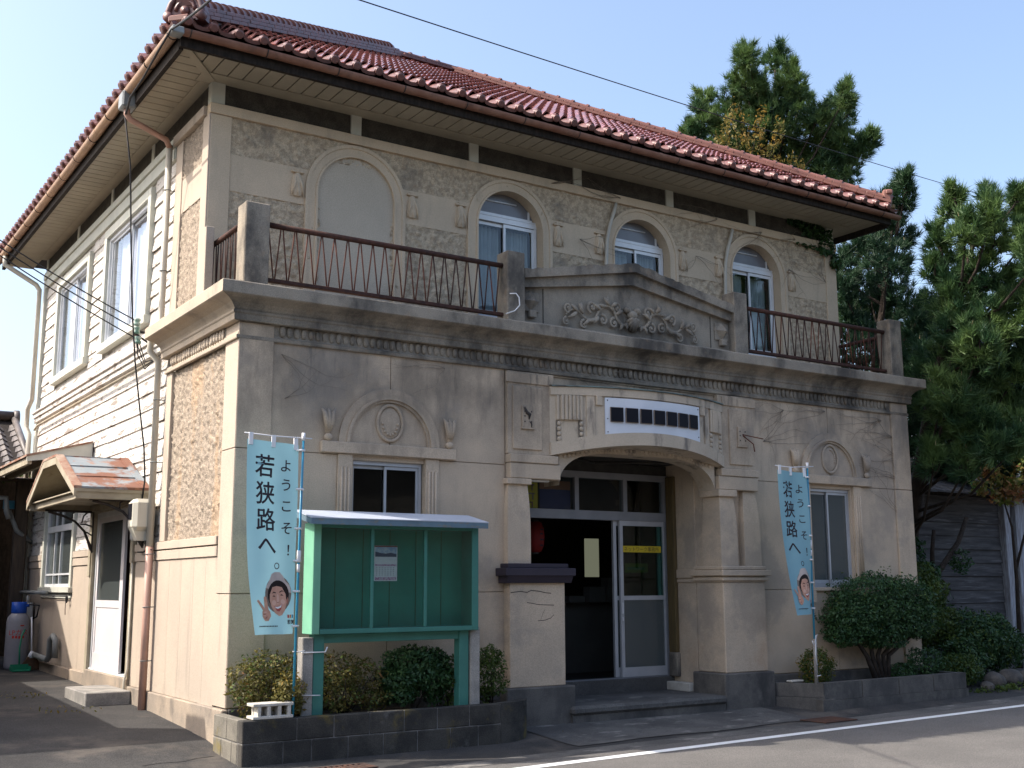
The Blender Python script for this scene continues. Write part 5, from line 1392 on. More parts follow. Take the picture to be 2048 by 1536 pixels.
PL = {'front': (Vector((1, 0, 0)), Vector((0, ca, sa)), Vector((EX0, EY0, EZ)), EX1 - EX0), 'left': (Vector((0, -1, 0)), Vector((ca, 0, sa)), Vector((EX0, EY1, EZ)), EY1 - EY0),
      'back': (Vector((-1, 0, 0)), Vector((0, -ca, sa)), Vector((EX1, EY1, EZ)), EX1 - EX0), 'right': (Vector((0, 1, 0)), Vector((-ca, 0, sa)), Vector((EX1, EY0, EZ)), EY1 - EY0)}
ROW = .238
cam_p = Vector((-4.25, -11.93, 1.55))
front_t = []; rest = []
for nm, (u, v, o, W_) in PL.items():
    w = u.cross(v)
    nr = int(RUN / ca / ROW)
    for r in range(nr):
        run = r * ROW * ca
        ncol = int(W_ / TW)
        off = (W_ - ncol * TW) / 2
        for k in range(ncol):
            ux = off + k * TW
            if ux < run - .03 or ux + .33 > W_ - run + .06: continue
            pos = o + u * ux + v * (r * ROW + (0 if r else -.03)) + w * random.uniform(-.004, .004)
            m = Matrix((( u.x, v.x, w.x, pos.x), (u.y, v.y, w.y, pos.y), (u.z, v.z, w.z, pos.z), (0, 0, 0, 1)))
            m = m @ Matrix.Rotation(random.uniform(-.012, .012), 4, 'Z') @ Matrix.Rotation(random.uniform(-.012, .012), 4, 'X')
            if r == 0 and nm in ('front', 'left'): inst('eave_tile', eave_me, rf, None, mat4=m)
            elif nm == 'front': front_t.append(((pos - cam_p).length + (0 if r < 40 else 0), m))
            else: rest.append((m, r == 0))
front_t.sort(key=lambda q: q[0])
for d, m in front_t[:300]: inst('roof_tile', tile_me, rf, None, mat4=m)
rest += [(m, False) for d, m in front_t[300:]]
allv = []; allf = []; sm = []
for m, ev_ in rest:
    src = te if ev_ else tb
    bi = len(allv)
    allv += [tuple(m @ Vector(p)) for p in src.v]; allf += [tuple(bi + i for i in f) for f in src.f]; sm += src.sm
b = MB(); b.v = allv; b.f = allf; b.m = [0] * len(allf); b.sm = sm
kind(P(b, 'roof_tile', 'tile', rf, recalc=False), 'stuff')
# hips and ridge
def axis_m(p, d):
    d = d.normalized(); s = d.cross(Vector((0, 0, 1))).normalized(); n = s.cross(d)
    return Matrix(((d.x, s.x, n.x, p.x), (d.y, s.y, n.y, p.y), (d.z, s.z, n.z, p.z), (0, 0, 0, 1)))
def hip(p0, p1, name, mat, courses, pl, capr, knob, start, cpl=None):
    cpl = cpl or pl
    d = (p1 - p0); L = d.length; d = d.normalized()
    root = None
    cb = MB(); n = 10
    for (x0, x1, r0, r1) in ((0, cpl + .03, capr, capr * (.95 if knob else .74)),):
        A = [(x0, r0 * math.cos(PI * k / n), r0 * math.sin(PI * k / n)) for k in range(n + 1)]; Bq = [(x1, r1 * math.cos(PI * k / n), r1 * math.sin(PI * k / n)) for k in range(n + 1)]
        cb.smooth = True; cb.strip(A, Bq); cb.smooth = False; cb.add(A, [tuple(range(n + 1))]); cb.add(Bq, [tuple(range(n, -1, -1))])
    if knob:
        rr_ = capr * 1.22
        A = [(0, rr_ * math.cos(PI * k / n), rr_ * math.sin(PI * k / n)) for k in range(n + 1)]; Bq = [(.05, rr_ * math.cos(PI * k / n), rr_ * math.sin(PI * k / n)) for k in range(n + 1)]
        cb.smooth = True; cb.strip(A, Bq); cb.smooth = False; cb.add(A, [tuple(range(n + 1))]); cb.add(Bq, [tuple(range(n, -1, -1))])
    cap = cb.mesh('cap_tile', mat)
    h = .05
    core = MB()
    m0 = axis_m(p0 + d * start, d)
    ln = L - start
    core.add([tuple(m0 @ Vector(q)) for q in [(0, -.10, -.1), (ln, -.10, -.1), (ln, .10, -.1), (0, .10, -.1), (0, -.10, .06 + h * courses - .005), (ln, -.10, .06 + h * courses - .005), (ln, .10, .06 + h * courses - .005), (0, .10, .06 + h * courses - .005)]],
             [(0, 3, 2, 1), (4, 5, 6, 7), (0, 1, 5, 4), (1, 2, 6, 5), (2, 3, 7, 6), (3, 0, 4, 7)])
    root = P(core, name, mat)
    nb_ = int(ln / pl)
    for c in range(courses):
        wd = .175 - .018 * c
        q = MB(); q.cbox(0.003, pl - .003, -wd, wd, -h * .46, h * .46, .006)
        me = q.mesh('flat_ridge_tile', mat)
        for k in range(nb_):
            m = axis_m(p0 + d * (start + pl * (k + (.5 if c % 2 else 0))), d)
            inst('flat_ridge_tile', me, root, None, mat4=m @ Matrix.Translation((0, random.uniform(-.004, .004), .06 + h * (c + .5))))
    for k in range(int(ln / cpl)):
        m = axis_m(p0 + d * (start + cpl * k), d)
        inst('cap_tile', cap, root, None, mat4=m @ Matrix.Translation((0, random.uniform(-.004, .004), .06 + h * courses)))
    return root
C00 = Vector((EX0, EY0, EZ)); C10 = Vector((EX1, EY0, EZ)); R0 = Vector((RX0, EY0 + RUN, RZT)); R1 = Vector((RX1, EY0 + RUN, RZT)); C01 = Vector((EX0, EY1, EZ)); C11 = Vector((EX1, EY1, EZ))
hl = hip(C00, R0, 'hip_ridge', 'ridge_tile', 3, .27, .12, False, .28, .20)
hr = hip(C10, R1, 'hip_ridge', 'ridge_orange_lit', 2, .30, .075, True, .15)
hip(R0, R1, 'top_ridge', 'ridge_tile', 2, .30, .08, True, 0)
hip(C01, R0, 'hip_ridge', 'ridge_tile', 2, .30, .08, False, .2)
hip(C11, R1, 'hip_ridge', 'ridge_tile', 2, .30, .08, False, .2)
# ornamental end tile at the corner
d = (R0 - C00).normalized(); dh = Vector((d.x, d.y, 0)).normalized()
mo = axis_m(C00 + d * .26 + Vector((0, 0, .02)), dh)
def TM(m, b):
    b.v = [tuple(m @ Vector(p)) for p in b.v]; return b
b = MB()
out = [(-.24, .0), (-.235, .12), (-.20, .22), (-.13, .31), (0, .345), (.13, .31), (.20, .22), (.235, .12), (.24, .0)]
b.add([(-.05, p[0], p[1]) for p in out] + [(.08, p[0], p[1]) for p in out], [tuple(range(9)), tuple(range(17, 8, -1))] + [(k, 9 + k, 9 + (k + 1) % 9, (k + 1) % 9) for k in range(9)])
b.tube([(-.06, p[0] * .92, p[1] * .93 + .015) for p in out], .035, 7)
b.tube([(-.06, .12 * math.cos(PI * k / 10), .13 + .11 * math.sin(PI * k / 10)) for k in range(11)], .022, 6)
for s in (-1, 1):
    b.lathe((-.12, s * .20, .05), [(.0, 0), (.05, .0), (.062, .02), (.062, .10), (.03, .12)], 12, axis='x')
b.lathe((-.10, 0, .12), [(.0, 0), (.05, .01), (.06, .05)], 10, axis='x')
P(TM(mo, b), 'ridge_end_tile', 'ridge_tile', hl)
b = MB(); b.cbox(-.22, .05, -.13, .13, -.09, .0, .02); P(TM(mo, b), 'ridge_foot_tile', 'ridge_orange_lit', hl)
d = (R1 - C10).normalized(); dh = Vector((d.x, d.y, 0)).normalized(); mo = axis_m(C10 + d * .2 + Vector((0, 0, .05)), dh)
b = MB(); b.cbox(-.10, .05, -.13, .13, -.02, .26, .03); b.cbox(-.12, .0, -.16, .16, .16, .24, .02); P(TM(mo, b), 'ridge_end_tile', 'ridge_orange_lit', hr)
b = MB(); b.cbox(-.15, .2, -.11, .11, -.10, -.01, .02); P(TM(mo, b), 'ridge_foot_tile', 'jamb_wood', hr)

# --- small fittings on the timber side
b = MB(); b.tube([(-.14, 10.7, 1.46), (-.14, 8.3, 1.46)], .035, 8); b.tube([(-.12, 9.3, .44), (-.12, 8.0, .40), (-.12, 7.85, .46), (-.12, 7.85, .72), (-.10, 7.75, .78), (-.08, 7.65, .72), (-.08, 7.65, .44)], .05, 8)
P(b, 'drain_pipe', 'pipe_grey')
b = MB(); b.cbox(-.24, -.03, 9.75, 10.1, .95, 1.28, .02); b.tube([(-.12, 9.9, .95), (-.12, 9.9, .3)], .03, 8); b.tube([(-.12, 9.8, 1.28), (-.12, 9.8, 1.42)], .03, 8)
P(b, 'gas_regulator', 'meter_grey')
b = MB(); n = 14; b.tube([(-.05, 7.2 + .05 * math.cos(2 * PI * k / n * 2), 1.36 + .05 * math.sin(2 * PI * k / n * 2)) for k in range(n)], .012, 5); b.tube([(-.05, 7.25, 1.33), (-.05, 7.26, 1.2), (-.05, 7.24, 1.12)], .006, 5); b.tube([(-.05, 7.25, 1.40), (-.05, 8.2, 1.40)], .008, 5)
P(b, 'coiled_cable', 'wire')
b = MB(); b.tube([(-.03, 3.63, 1.86), (-.03, 3.62, .5), (-.07, 3.60, .35), (-.07, 3.58, .12)], .016, 6); P(b, 'thin_pipe', 'pipe_white')
br = MB(); br.tube([(0, 3.12, 4.85), (-.30, 3.12, 4.85)], .018, 6); br.tube([(0, 3.12, 4.65), (-.30, 3.12, 4.83)], .014, 6)
brk = P(br, 'cable_bracket', 'black_iron')
for (x, z, m) in ((-.27, 4.98, 'insul'), (-.27, 4.87, 'insul'), (-.25, 4.74, 'insul')):
    b = MB(); b.lathe((x, 3.12, z), [(.02, -.05), (.045, -.045), (.045, -.02), (.03, 0), (.045, .02), (.045, .045), (.02, .05)], 10); P(b, 'insulator', m, brk)

# ------------------------------------------------------------------ cables
def cable(pts, r, label):
    b = MB(); b.tube(pts, r, 6)
    o = b.build('overhead_cable', 'wire', None, off=tuple(pts[0])); return tag(o, label, 'cable')
def sagline(a, c, sag, n=24):
    a, c = Vector(a), Vector(c)
    return [tuple(a + (c - a) * t + Vector((0, 0, -sag * 4 * t * (1 - t)))) for t in [k / n for k in range(n + 1)]]
def ray_pt(px, py, D):
    f = 2298.86; dvec = (rt * ((px - 1024) / f) - upv * ((py - 768) / f) + fwd).normalized()
    return cam_p + dvec * D
cable(sagline(ray_pt(560, -52, 13.0), ray_pt(2140, 437, 42.0), .12), .0075, 'long thin overhead cable slanting across the sky above the roof')
cable(sagline(ray_pt(520, -97, 9.5), (-.80, .34, 7.78), .05) + [(-.82, .8, 7.68), (-.80, 1.4, 7.62), (-.80, 2.0, 7.58), (-.74, 2.45, 7.5)], .014, 'dark twisted cable reaching the near roof corner and running under its gutter')
cable([(-.74, 2.45, 7.5), (-.60, 2.6, 6.9), (-.5, 2.75, 5.9), (-.38, 2.95, 5.0), (-.30, 3.0, 4.4), (-.2, 2.98, 3.7), (-.16, 2.90, 3.3), (-.1, 3.0, 2.9), (-.1, 3.1, 2.6)], .011, 'thin dark cable hanging down the side wall from the eaves to the meter')
for (dz, px, py, lab) in ((.13, -300, 270, 'upper of three service wires running to the insulators on the side wall'), (.02, -300, 282, 'middle of three service wires running to the insulators on the side wall'), (-.1, -300, 296, 'lowest of three service wires running to the insulators on the side wall')):
    tg = cable(sagline(ray_pt(px, py, 17.0), (-.27, 3.12, 4.86 + dz), .10), .009, lab); tg['group'] = 'service wires to the side wall'
cb = MB()
for k in range(3): cb.tube([(-.27, 3.12, 4.98 - .11 * k), (-.24, 3.14, 4.75 - .1 * k), (-.16, 3.05, 4.45 - .05 * k), (-.08, 2.9, 4.46), (-.04, 2.72, 4.47)], .008, 5)
P(cb, 'wire_loop', 'wire', brk)

# ------------------------------------------------------------------ foliage builders
def leaf_cloud(blobs, n, size, seed, flat=.5, shell=.55):
    """blobs: (x,y,z,rx,ry,rz) -> quads scattered in the outer part of every ellipsoid"""
    rg = np.random.default_rng(seed)
    B = np.array(blobs, float); vol = (B[:, 3] * B[:, 4] * B[:, 5]) ** .67; vol /= vol.sum()
    k = rg.choice(len(B), n, p=vol)
    d = rg.normal(size=(n, 3)); d /= np.linalg.norm(d, axis=1)[:, None]
    # lumpy surface
    ph = rg.uniform(0, 6.28, (len(B), 3))
    lump = 1 + .16 * np.sin(d[:, 0] * 5 + ph[k, 0]) * np.sin(d[:, 1] * 5 + ph[k, 1]) + .12 * np.sin(d[:, 2] * 7 + ph[k, 2])
    rad = (shell + (1 - shell) * rg.random(n) ** .6) * lump
    p = B[k, :3] + d * B[k, 3:6] * rad[:, None]
    nrm = d * flat + rg.normal(size=(n, 3)) * .6 + np.array([0, 0, .35]); nrm /= np.linalg.norm(nrm, axis=1)[:, None]
    t = np.cross(nrm, rg.normal(size=(n, 3))); t /= np.linalg.norm(t, axis=1)[:, None]
    bt = np.cross(nrm, t)
    s = size * rg.uniform(.6, 1.3, n)[:, None]
    v = np.empty((n, 4, 3))
    v[:, 0] = p - t * s; v[:, 1] = p + bt * s * .45 + nrm * s * .15; v[:, 2] = p + t * s; v[:, 3] = p - bt * s * .45 + nrm * s * .15
    f = np.arange(n * 4).reshape(n, 4)
    return v.reshape(-1, 3), f
def shrub(label, cat, loc, blobs, n, size, mat, seed, stems=(), group=None, name='shrub', flecks=None):
    t = thing(name, label, cat, loc, group)
    v, f = leaf_cloud(blobs, n, size, seed)
    me = raw_mesh('foliage', v - np.array(loc), f, mat)
    place('foliage', me, t)
    if flecks:
        v, f = leaf_cloud([(b_[0], b_[1], b_[2], b_[3] * 1.02, b_[4] * 1.02, b_[5] * 1.02) for b_ in blobs], flecks[0], size, seed + 1, shell=.9)
        place('young_leaves', raw_mesh('young_leaves', v - np.array(loc), f, flecks[1]), t)
    for st in stems:
        b = MB(); b.tube(st[0], st[1], 6); b.build('stem', 'bark' if len(st) < 3 else st[2], t)
    return t
def stems_for(x, y, z0, z1, w, n, r, seed):
    rd = random.Random(seed); L = []
    for k in range(n):
        a = rd.uniform(0, 2 * PI)
        L.append(([(x + rd.uniform(-.05, .05), y + rd.uniform(-.04, .04), z0), (x + .5 * w * math.cos(a), y + .3 * w * math.sin(a), (z0 + z1) / 2), (x + w * math.cos(a), y + .5 * w * math.sin(a), z1)], [r, r * .8, r * .4]))
    return L
# ------------------------------------------------------------------ planters
pt = thing('planter', 'low dark concrete-block planter under the green notice board', 'planter', (1.6, -.55, gz(-.8)))
TOP = .265
def blk(b, x0, x1, y0, y1, z0, z1): b.cbox(x0 + .004, x1 - .004, y0, y1, z0 + .004, z1 - .004, .008)
zc = [(-.215, .045), (.045, TOP)]
for c, (z0, z1) in enumerate(zc):
    xs = [-.13, .44, .84, 1.24, 1.64, 2.04, 2.44, 2.84] if c else [-.13, .30, .60, 1.0, 1.4, 1.8, 2.2, 2.55, 2.84]
    for i in range(len(xs) - 1):
        b = MB(); blk(b, xs[i], xs[i + 1], -.88, -.76, z0, z1); b.build('block', 'block', pt)
    ys = [-.755, -.45, -.06] if c else [-.755, -.60, -.30, -.06]
    for i in range(len(ys) - 1):
        b = MB(); b.cbox(-.13, -.02, ys[i] + .004, ys[i + 1] - .004, z0 + .004, z1 - .004, .008); b.build('block', 'block_end', pt)
    # rounded end up to the porch base
    cx, cy_, r = 2.84, -.28, .60
    nseg = 5
    for k in range(nseg):
        a0, a1 = -PI / 2 + .9 * k / nseg * 1.2, -PI / 2 + .9 * (k + 1) / nseg * 1.2
        pl = [(cx + r * math.cos(a0) * 1.05, cy_ + r * math.sin(a0)), (cx + r * math.cos(a1) * 1.05, cy_ + r * math.sin(a1)), (cx + (r - .12) * math.cos(a1) * 1.05, cy_ + (r - .12) * math.sin(a1)), (cx + (r - .12) * math.cos(a0) * 1.05, cy_ + (r - .12) * math.sin(a0))]
        b = MB(); b.prismz(pl, z0 + .002, z1); b.build('curved_block', 'block', pt)
b = MB(); b.box(-.12, 2.84, -.872, -.77, -.21, TOP - .008); b.box(-.122, -.03, -.77, -.07, -.21, TOP - .008); b.build('mortar', 'mortar', pt)
b = MB(); n = 30
vs = []; fs = []
for j in range(9):
    for i in range(n + 1):
        x = -.02 + 3.3 * i / n; y = -.765 + .70 * j / 8
        vs.append((x, y, .20 + .03 * mnoise.noise(Vector((x * 5, y * 5, 0)))))
for j in range(8):
    for i in range(n): fs.append((j * (n + 1) + i, j * (n + 1) + i + 1, (j + 1) * (n + 1) + i + 1, (j + 1) * (n + 1) + i))
b.add(vs, fs); b.build('soil', 'soil', pt, recalc=False)
pr = thing('planter', 'low grey concrete planter below the round clipped bush', 'planter', (9.7, -.5, gz(-.7)))
A, Bp, C_, D_ = (7.83, -.14), (8.18, -.72), (11.45, -.62), (11.45, -.05)
def seg_wall(p, q, t, z0, z1, nm, m):
    d = Vector((q[0] - p[0], q[1] - p[1])); nn = Vector((-d.y, d.x)).normalized() * t
    b = MB(); b.prismz([p, q, (q[0] + nn.x, q[1] + nn.y), (p[0] + nn.x, p[1] + nn.y)], z0, z1); return b.build(nm, m, pr)
seg_wall(A, Bp, .12, .02, .20, 'kerb_stone', 'plinth'); seg_wall((7.80, -.17), (8.16, -.755), .16, -.25, .017, 'kerb_foot', 'plinth')
for i in range(4):
    p = (Bp[0] + .01 + (C_[0] - Bp[0]) * i / 4, Bp[1] + (C_[1] - Bp[1]) * i / 4); q = (Bp[0] + (C_[0] - Bp[0]) * (i + 1) / 4 - .008, Bp[1] + (C_[1] - Bp[1]) * (i + 1) / 4)
    seg_wall(p, q, .12, -.02, .21, 'kerb_stone', 'plinth')
seg_wall((8.1, -.775), (8.36, -.77), .16, -.25, -.005, 'kerb_foot', 'plinth'); seg_wall((8.37, -.74), (11.46, -.64), .12, -.25, -.024, 'kerb_foot', 'plinth'); seg_wall((11.45, -.5), (11.45, -.03), .1, -.25, .205, 'kerb_stone', 'plinth')
b = MB(); vs = []; fs = []
for j in range(7):
    for i in range(25):
        x = 7.95 + 3.42 * i / 24; y = -.62 + .56 * j / 6
        vs.append((x, max(y, -.14 - 1.6 * (x - 7.83) + .1), .13 + .03 * mnoise.noise(Vector((x * 4, y * 4, 3)))))
for j in range(6):
    for i in range(24): fs.append((j * 25 + i, j * 25 + i + 1, (j + 1) * 25 + i + 1, (j + 1) * 25 + i))
b.add(vs, fs); b.build('soil', 'soil', pr, recalc=False)
o = MB().cbox(7.95, 8.2, -.36, -.25, .205, .235, .012).build('stone_slab', 'pale_stone', None, off=(8.07, -.3, .205)); tag(o, 'small pale stone lying on the corner of the right planter', 'stone')
# concrete block lying in the left planter
cb = thing('concrete_block', 'white hollow concrete block lying at the left end of the planter', 'concrete block', (.16, -.66, TOP))
b = MB(); x0, x1, y0, y1, z0, z1 = -.02, .40, -.87, -.69, TOP, TOP + .15
b.cbox(x0, x1, y0, y1, z1 - .03, z1, .005); b.cbox(x0, x1, y0, y1, z0, z0 + .03, .005)
for x in (x0 + .05, x0 + .15, x0 + .26, x1 - .06): b.cbox(x, x + .035, y0 + .004, y1 - .004, z0 + .028, z1 - .028, .003)
b.box(x0 + .05, x1 - .03, y1 - .06, y1 - .05, z0 + .03, z1 - .03)
b.build('body', 'pale_stone', cb)

# ------------------------------------------------------------------ notice board
nb = thing('notice_board', 'green glazed notice board with sloping grey-blue metal roof', 'notice board', (1.6, -.62, .2))
YF, YBk, ZB, ZT = -.78, -.53, 1.06, 2.20
XL, XR = .64, 2.58
MB().box(XL + .02, XR - .02, YBk - .015, YBk, ZB, ZT).build('back_panel', 'teal_back', nb)
for k in range(1, 6):
    x = XL + (XR - XL) * k / 6
    MB().box(x - .003, x + .003, YBk - .019, YBk - .0155, ZB + .05, ZT - .03).build('panel_joint', 'leaf_dark', nb)
b = MB(); b.cbox(XL - .03, XL + .055, YF, YBk, ZB, ZT, .005); b.build('side_frame', 'teal_sunlit', nb)
b = MB(); b.cbox(XR - .055, XR + .03, YF, YBk, ZB, ZT, .005); b.build('side_frame', 'teal', nb)
b = MB(); b.cbox(XL + .057, XR - .057, YF - .01, YBk, ZB - .0, ZB + .05, .004); b.build('bottom_rail', 'teal', nb)
b = MB(); b.cbox(XL + .057, XR - .057, YF, YBk, ZT - .05, ZT, .004); b.build('top_rail', 'teal', nb)
for x in (XL + .645, XL + 1.29): MB().cbox(x - .018, x + .018, YF - .004, YF + .03, ZB + .052, ZT - .052, .003).build('mullion', 'teal', nb)
px = [XL + .057, XL + .627, XL + .663, XL + 1.272, XL + 1.308, XR - .057]
for k in range(3): MB().box(px[2 * k], px[2 * k + 1], YF + .012, YF + .016, ZB + .052, ZT - .052).build('pane', 'glass_board', nb)
b = MB(); b.cbox(XL + .07, XR - .07, -.68, -.62, .965, 1.055, .004); b.build('cross_beam', 'teal', nb)
for (x0, x1) in ((XL + .03, XL + .15), (XR - .17, XR - .05)):
    b = MB(); b.cbox(x0, x1, -.70, -.58, .15, 1.056, .005); b.build('leg', 'teal', nb)
for (x0, x1, zt) in ((XL - .10, XL + .022, 1.03), (XR - .035, XR + .085, 1.09)):
    b = MB(); b.cbox(x0, x1, -.72, -.59, .15, zt, .008); b.build('concrete_post', 'concrete', nb)
b = MB(); b.tube([(XL - .11, -.73, .88), (XL + .15, -.73, .88), (XL + .17, -.73, .93)], .008, 6); b.tube([(XL - .11, -.73, .46), (XL + .1, -.74, .45)], .006, 6); b.build('binding_wire', 'plastic_white', nb)
b = MB(); n = 12
prof = [(-.43, 2.33), (-.50, 2.345), (-.95, 2.245), (-.95, 2.235), (-.50, 2.332), (-.43, 2.318)]
b.prismx(prof, XL - .14, XR + .06); b.build('roof_sheet', 'blue_sheet', nb)
b = MB(); b.box(XL - .135, XR + .055, -.945, -.925, 2.175, 2.234); b.build('fascia', 'blue_fascia', nb)
b = MB(); b.prismx([(-.43, 2.318), (-.50, 2.33), (-.924, 2.234), (-.924, 2.18), (-.50, 2.27), (-.43, 2.26)], XL - .135, XL - .11); b.prismx([(-.43, 2.318), (-.50, 2.33), (-.924, 2.234), (-.924, 2.18), (-.50, 2.27), (-.43, 2.26)], XR + .03, XR + .055); b.build('gable_board', 'blue_fascia', nb)
b = MB(); b.prismx([(YF + .02, ZT), (YBk, ZT), (YBk, 2.30), (YF + .02, 2.23)], XL, XR); b.build('top_box', 'teal', nb)
ps = thing('calendar_poster', 'calendar sheet with a lake picture pinned inside the notice board', 'poster', (1.5, YBk - .02, 1.6))
y = YBk - .0215
x0, x1, z0, z1 = 1.42, 1.70, 1.60, 1.98
MB().box(x0, x1, y, y + .0015, z0, z1).build('sheet', 'poster', ps)
MB().box(x0 + .01, x1 - .01, y - .001, y - .0004, 1.86, 1.965).build('picture', 'poster_blue', ps)
b = MB(); b.add([(x0 + .01, y - .0015, 1.86), (x1 - .01, y - .0015, 1.86), (x1 - .01, y - .0015, 1.89), (x1 - .08, y - .0015, 1.905), (x1 - .14, y - .0015, 1.895), (x0 + .08, y - .0015, 1.90), (x0 + .01, y - .0015, 1.915)], [(0, 1, 2, 3, 4, 5, 6)]); b.build('picture_hills', 'poster_dark', ps)
MB().box(x0 + .01, x1 - .01, y - .001, y - .0004, 1.76, 1.78).build('caption_strip', 'poster_mag', ps); MB().box(x0 + .01, x1 - .01, y - .001, y - .0004, 1.61, 1.64).build('caption_strip', 'poster_mag', ps)
MB().box(x0, x1, y - .001, y - .0004, 1.967, 1.978).build('top_strip', 'red', ps)
for r in range(5):
    b = MB()
    for c in range(7): b.box(x0 + .025 + .034 * c, x0 + .038 + .034 * c, y - .001, y - .0004, 1.66 + .02 * r, 1.667 + .02 * r)
    b.build('date_row', 'alu_dark', ps)

# ------------------------------------------------------------------ banners
def fine_poly(pg, lim=.05):
    import bmesh
    bm = bmesh.new()
    bm.faces.new([bm.verts.new((p[0], p[1] * 3.4, 0)) for p in pg])
    bmesh.ops.triangulate(bm, faces=bm.faces[:])
    for it in range(4):
        es = [e for e in bm.edges if e.calc_length() > lim]
        if not es: break
        bmesh.ops.subdivide_edges(bm, edges=es, cuts=1)
        bmesh.ops.triangulate(bm, faces=bm.faces[:])
    bm.verts.index_update()
    vs = [(v.co.x, v.co.y / 3.4) for v in bm.verts]; fs = [tuple(v.index for v in f.verts) for f in bm.faces]
    bm.free()
    return vs, fs
def banner(name_label, pole, lean, ztop, zfoot, fpos, wid, hgt, strings, extra=None):
    """fpos(u, v) -> point and normal on the cloth; u 0..1 from free edge to pole, v 0..1 downwards"""
    t = thing('banner_flag', name_label, 'banner', (pole[0], pole[1], zfoot), 'welcome banners')
    def PP(z): k = (z - zfoot) / (ztop - zfoot); return (pole[0] + lean[0] * k, pole[1] + lean[1] * k, z)
    b = MB(); b.tube([PP(zfoot), PP(ztop * .5 + zfoot * .5), PP(ztop)], .014, 8); b.build('pole', 'pole_blue', t)
    b = MB(); b.tube([PP(ztop - .03), PP(ztop + .05)], .02, 8); b.build('pole_cap', 'plastic_white', t)
    z_ = zfoot + (ztop - zfoot) * .55
    b = MB(); b.tube([PP(z_), PP(z_ + .12)], .022, 8); b.tube([PP(z_ - .1), PP(z_ - .02)], .017, 8); b.build('pole_joint', 'plastic_white', t)
    def F(u, v, k=0.0):
        p, n = fpos(u, v); return (p[0] + n[0] * k, p[1] + n[1] * k, p[2] + n[2] * k)
    a0 = F(-.05, 0); a1 = F(1.25, 0)
    b = MB(); b.tube([(a0[0], a0[1], a0[2] + .06), (F(.5, 0)[0], F(.5, 0)[1], F(.5, 0)[2] + .06), (a1[0], a1[1], PP(ztop)[2] + .0)], .007, 6); b.build('cross_rod', 'plastic_white', t)
    nu, nv = 16, 56
    b = MB(); b.smooth = True
    b.add([F(i / nu, j / nv) for j in range(nv + 1) for i in range(nu + 1)], [(j * (nu + 1) + i, j * (nu + 1) + i + 1, (j + 1) * (nu + 1) + i + 1, (j + 1) * (nu + 1) + i) for j in range(nv) for i in range(nu)])
    cl = b.build('cloth', 'cloth', t, recalc=False)
    for u in (.06, .5, .94):
        p = F(u, 0); q = F(u, .028, .004); b = MB()
        b.loft([[(q[0] - .022, q[1] - .004, q[2]), (q[0] + .022, q[1] - .004, q[2]), (q[0] + .022, q[1] + .006, q[2]), (q[0] - .022, q[1] + .006, q[2])], [(p[0] - .022, p[1] - .008, p[2] + .07), (p[0] + .022, p[1] - .008, p[2] + .07), (p[0] + .022, p[1] + .01, p[2] + .07), (p[0] - .022, p[1] + .01, p[2] + .07)]])
        b.build('hanging_loop', 'plastic_white', t)
    for v in (.03, .24, .45, .62, .78, .96):
        p = F(.96, v, .003); q = PP(p[2]); b = MB()
        b.tube([(p[0], p[1], p[2]), ((p[0] + q[0]) / 2, min(p[1], q[1]) - .016, p[2]), (q[0] + .016, q[1] - .012, p[2])], .012, 6); b.build('side_loop', 'plastic_white', t)
    lay = [0]
    def flat(polys, mat, nm, sub=True):
        """polygons in (u,v) printed on the cloth"""
        lay[0] += 1
        b = MB()
        for pg in polys:
            vs, fs = fine_poly(pg); b.add([F(p[0], p[1], .0012 + .0006 * lay[0]) for p in vs], fs)
        return b.build(nm, mat, cl, recalc=False)
    def glyph(ch, size, u, v, mat='black_print', bold=.0):
        vs, fs = text_mesh(ch, size / hgt)
        k = hgt / wid
        b = MB(); base = .0013
        for (dx, dz) in ([(0, 0)] if not bold else [(-bold, 0), (bold, 0), (0, bold * .8), (0, -bold * .8)]):
            base += .00012
            b.add([F(u + (p[0] + dx / hgt) * k, v - (p[1] + dz / hgt), base) for p in vs], fs)
        return b.build('lettering', mat, cl, recalc=False)
    for ch, v, s in (('若', .13, .24), ('狭', .27, .24), ('路', .408, .24), ('へ', .545, .24)): glyph(ch, s, .34 + (v - .135) * .16, v, bold=.004)
    for ch, v, s in (('よ', .12, .14), ('う', .222, .14), ('こ', .335, .14), ('そ', .45, .14)): glyph(ch, s, .755 + (v - .12) * .16, v, bold=.0015)
    glyph('！', .14, .86, .565, bold=.0015)
    E_ = lambda cu, cv, ru, rv, n=22, a0=0, a1=2 * PI: [(cu + ru * math.cos(a0 + (a1 - a0) * k / n), cv + rv * math.sin(a0 + (a1 - a0) * k / n)) for k in range(n if a1 - a0 > 6.2 else n + 1)]
    n = 20; ring = []
    o_ = E_(.62, .648, .062, .0175, n); i_ = E_(.62, .648, .044, .0125, n)
    flat([[o_[k], o_[(k + 1) % n], i_[(k + 1) % n], i_[k]] for k in range(n)], 'black_print', 'lettering')
    # smiling person in a hat: printed picture
    cu, cv = .64, .808
    flat([E_(cu - .0, cv - .015, .30, .098)], 'hat_dark', 'print_hat_brim')
    flat([[(cu - .20, cv - .085), (cu - .15, cv - .118), (cu - .07, cv - .128), (cu + .05, cv - .128), (cu + .13, cv - .108), (cu + .18, cv - .08), (cu + .26, cv - .06), (cu + .30, cv - .02), (cu + .24, cv - .062), (cu + .1, cv - .09), (cu - .05, cv - .097), (cu - .18, cv - .082), (cu - .28, cv - .045), (cu - .27, cv - .055)]], 'hat', 'print_hat')
    flat([E_(cu + .005, cv - .012, .245, .074)], 'hair', 'print_hair')
    flat([[(cu + .19, cv + .02), (cu + .225, cv + .0), (cu + .24, cv + .018), (cu + .21, cv + .045)]], 'skin_dark', 'print_ear')
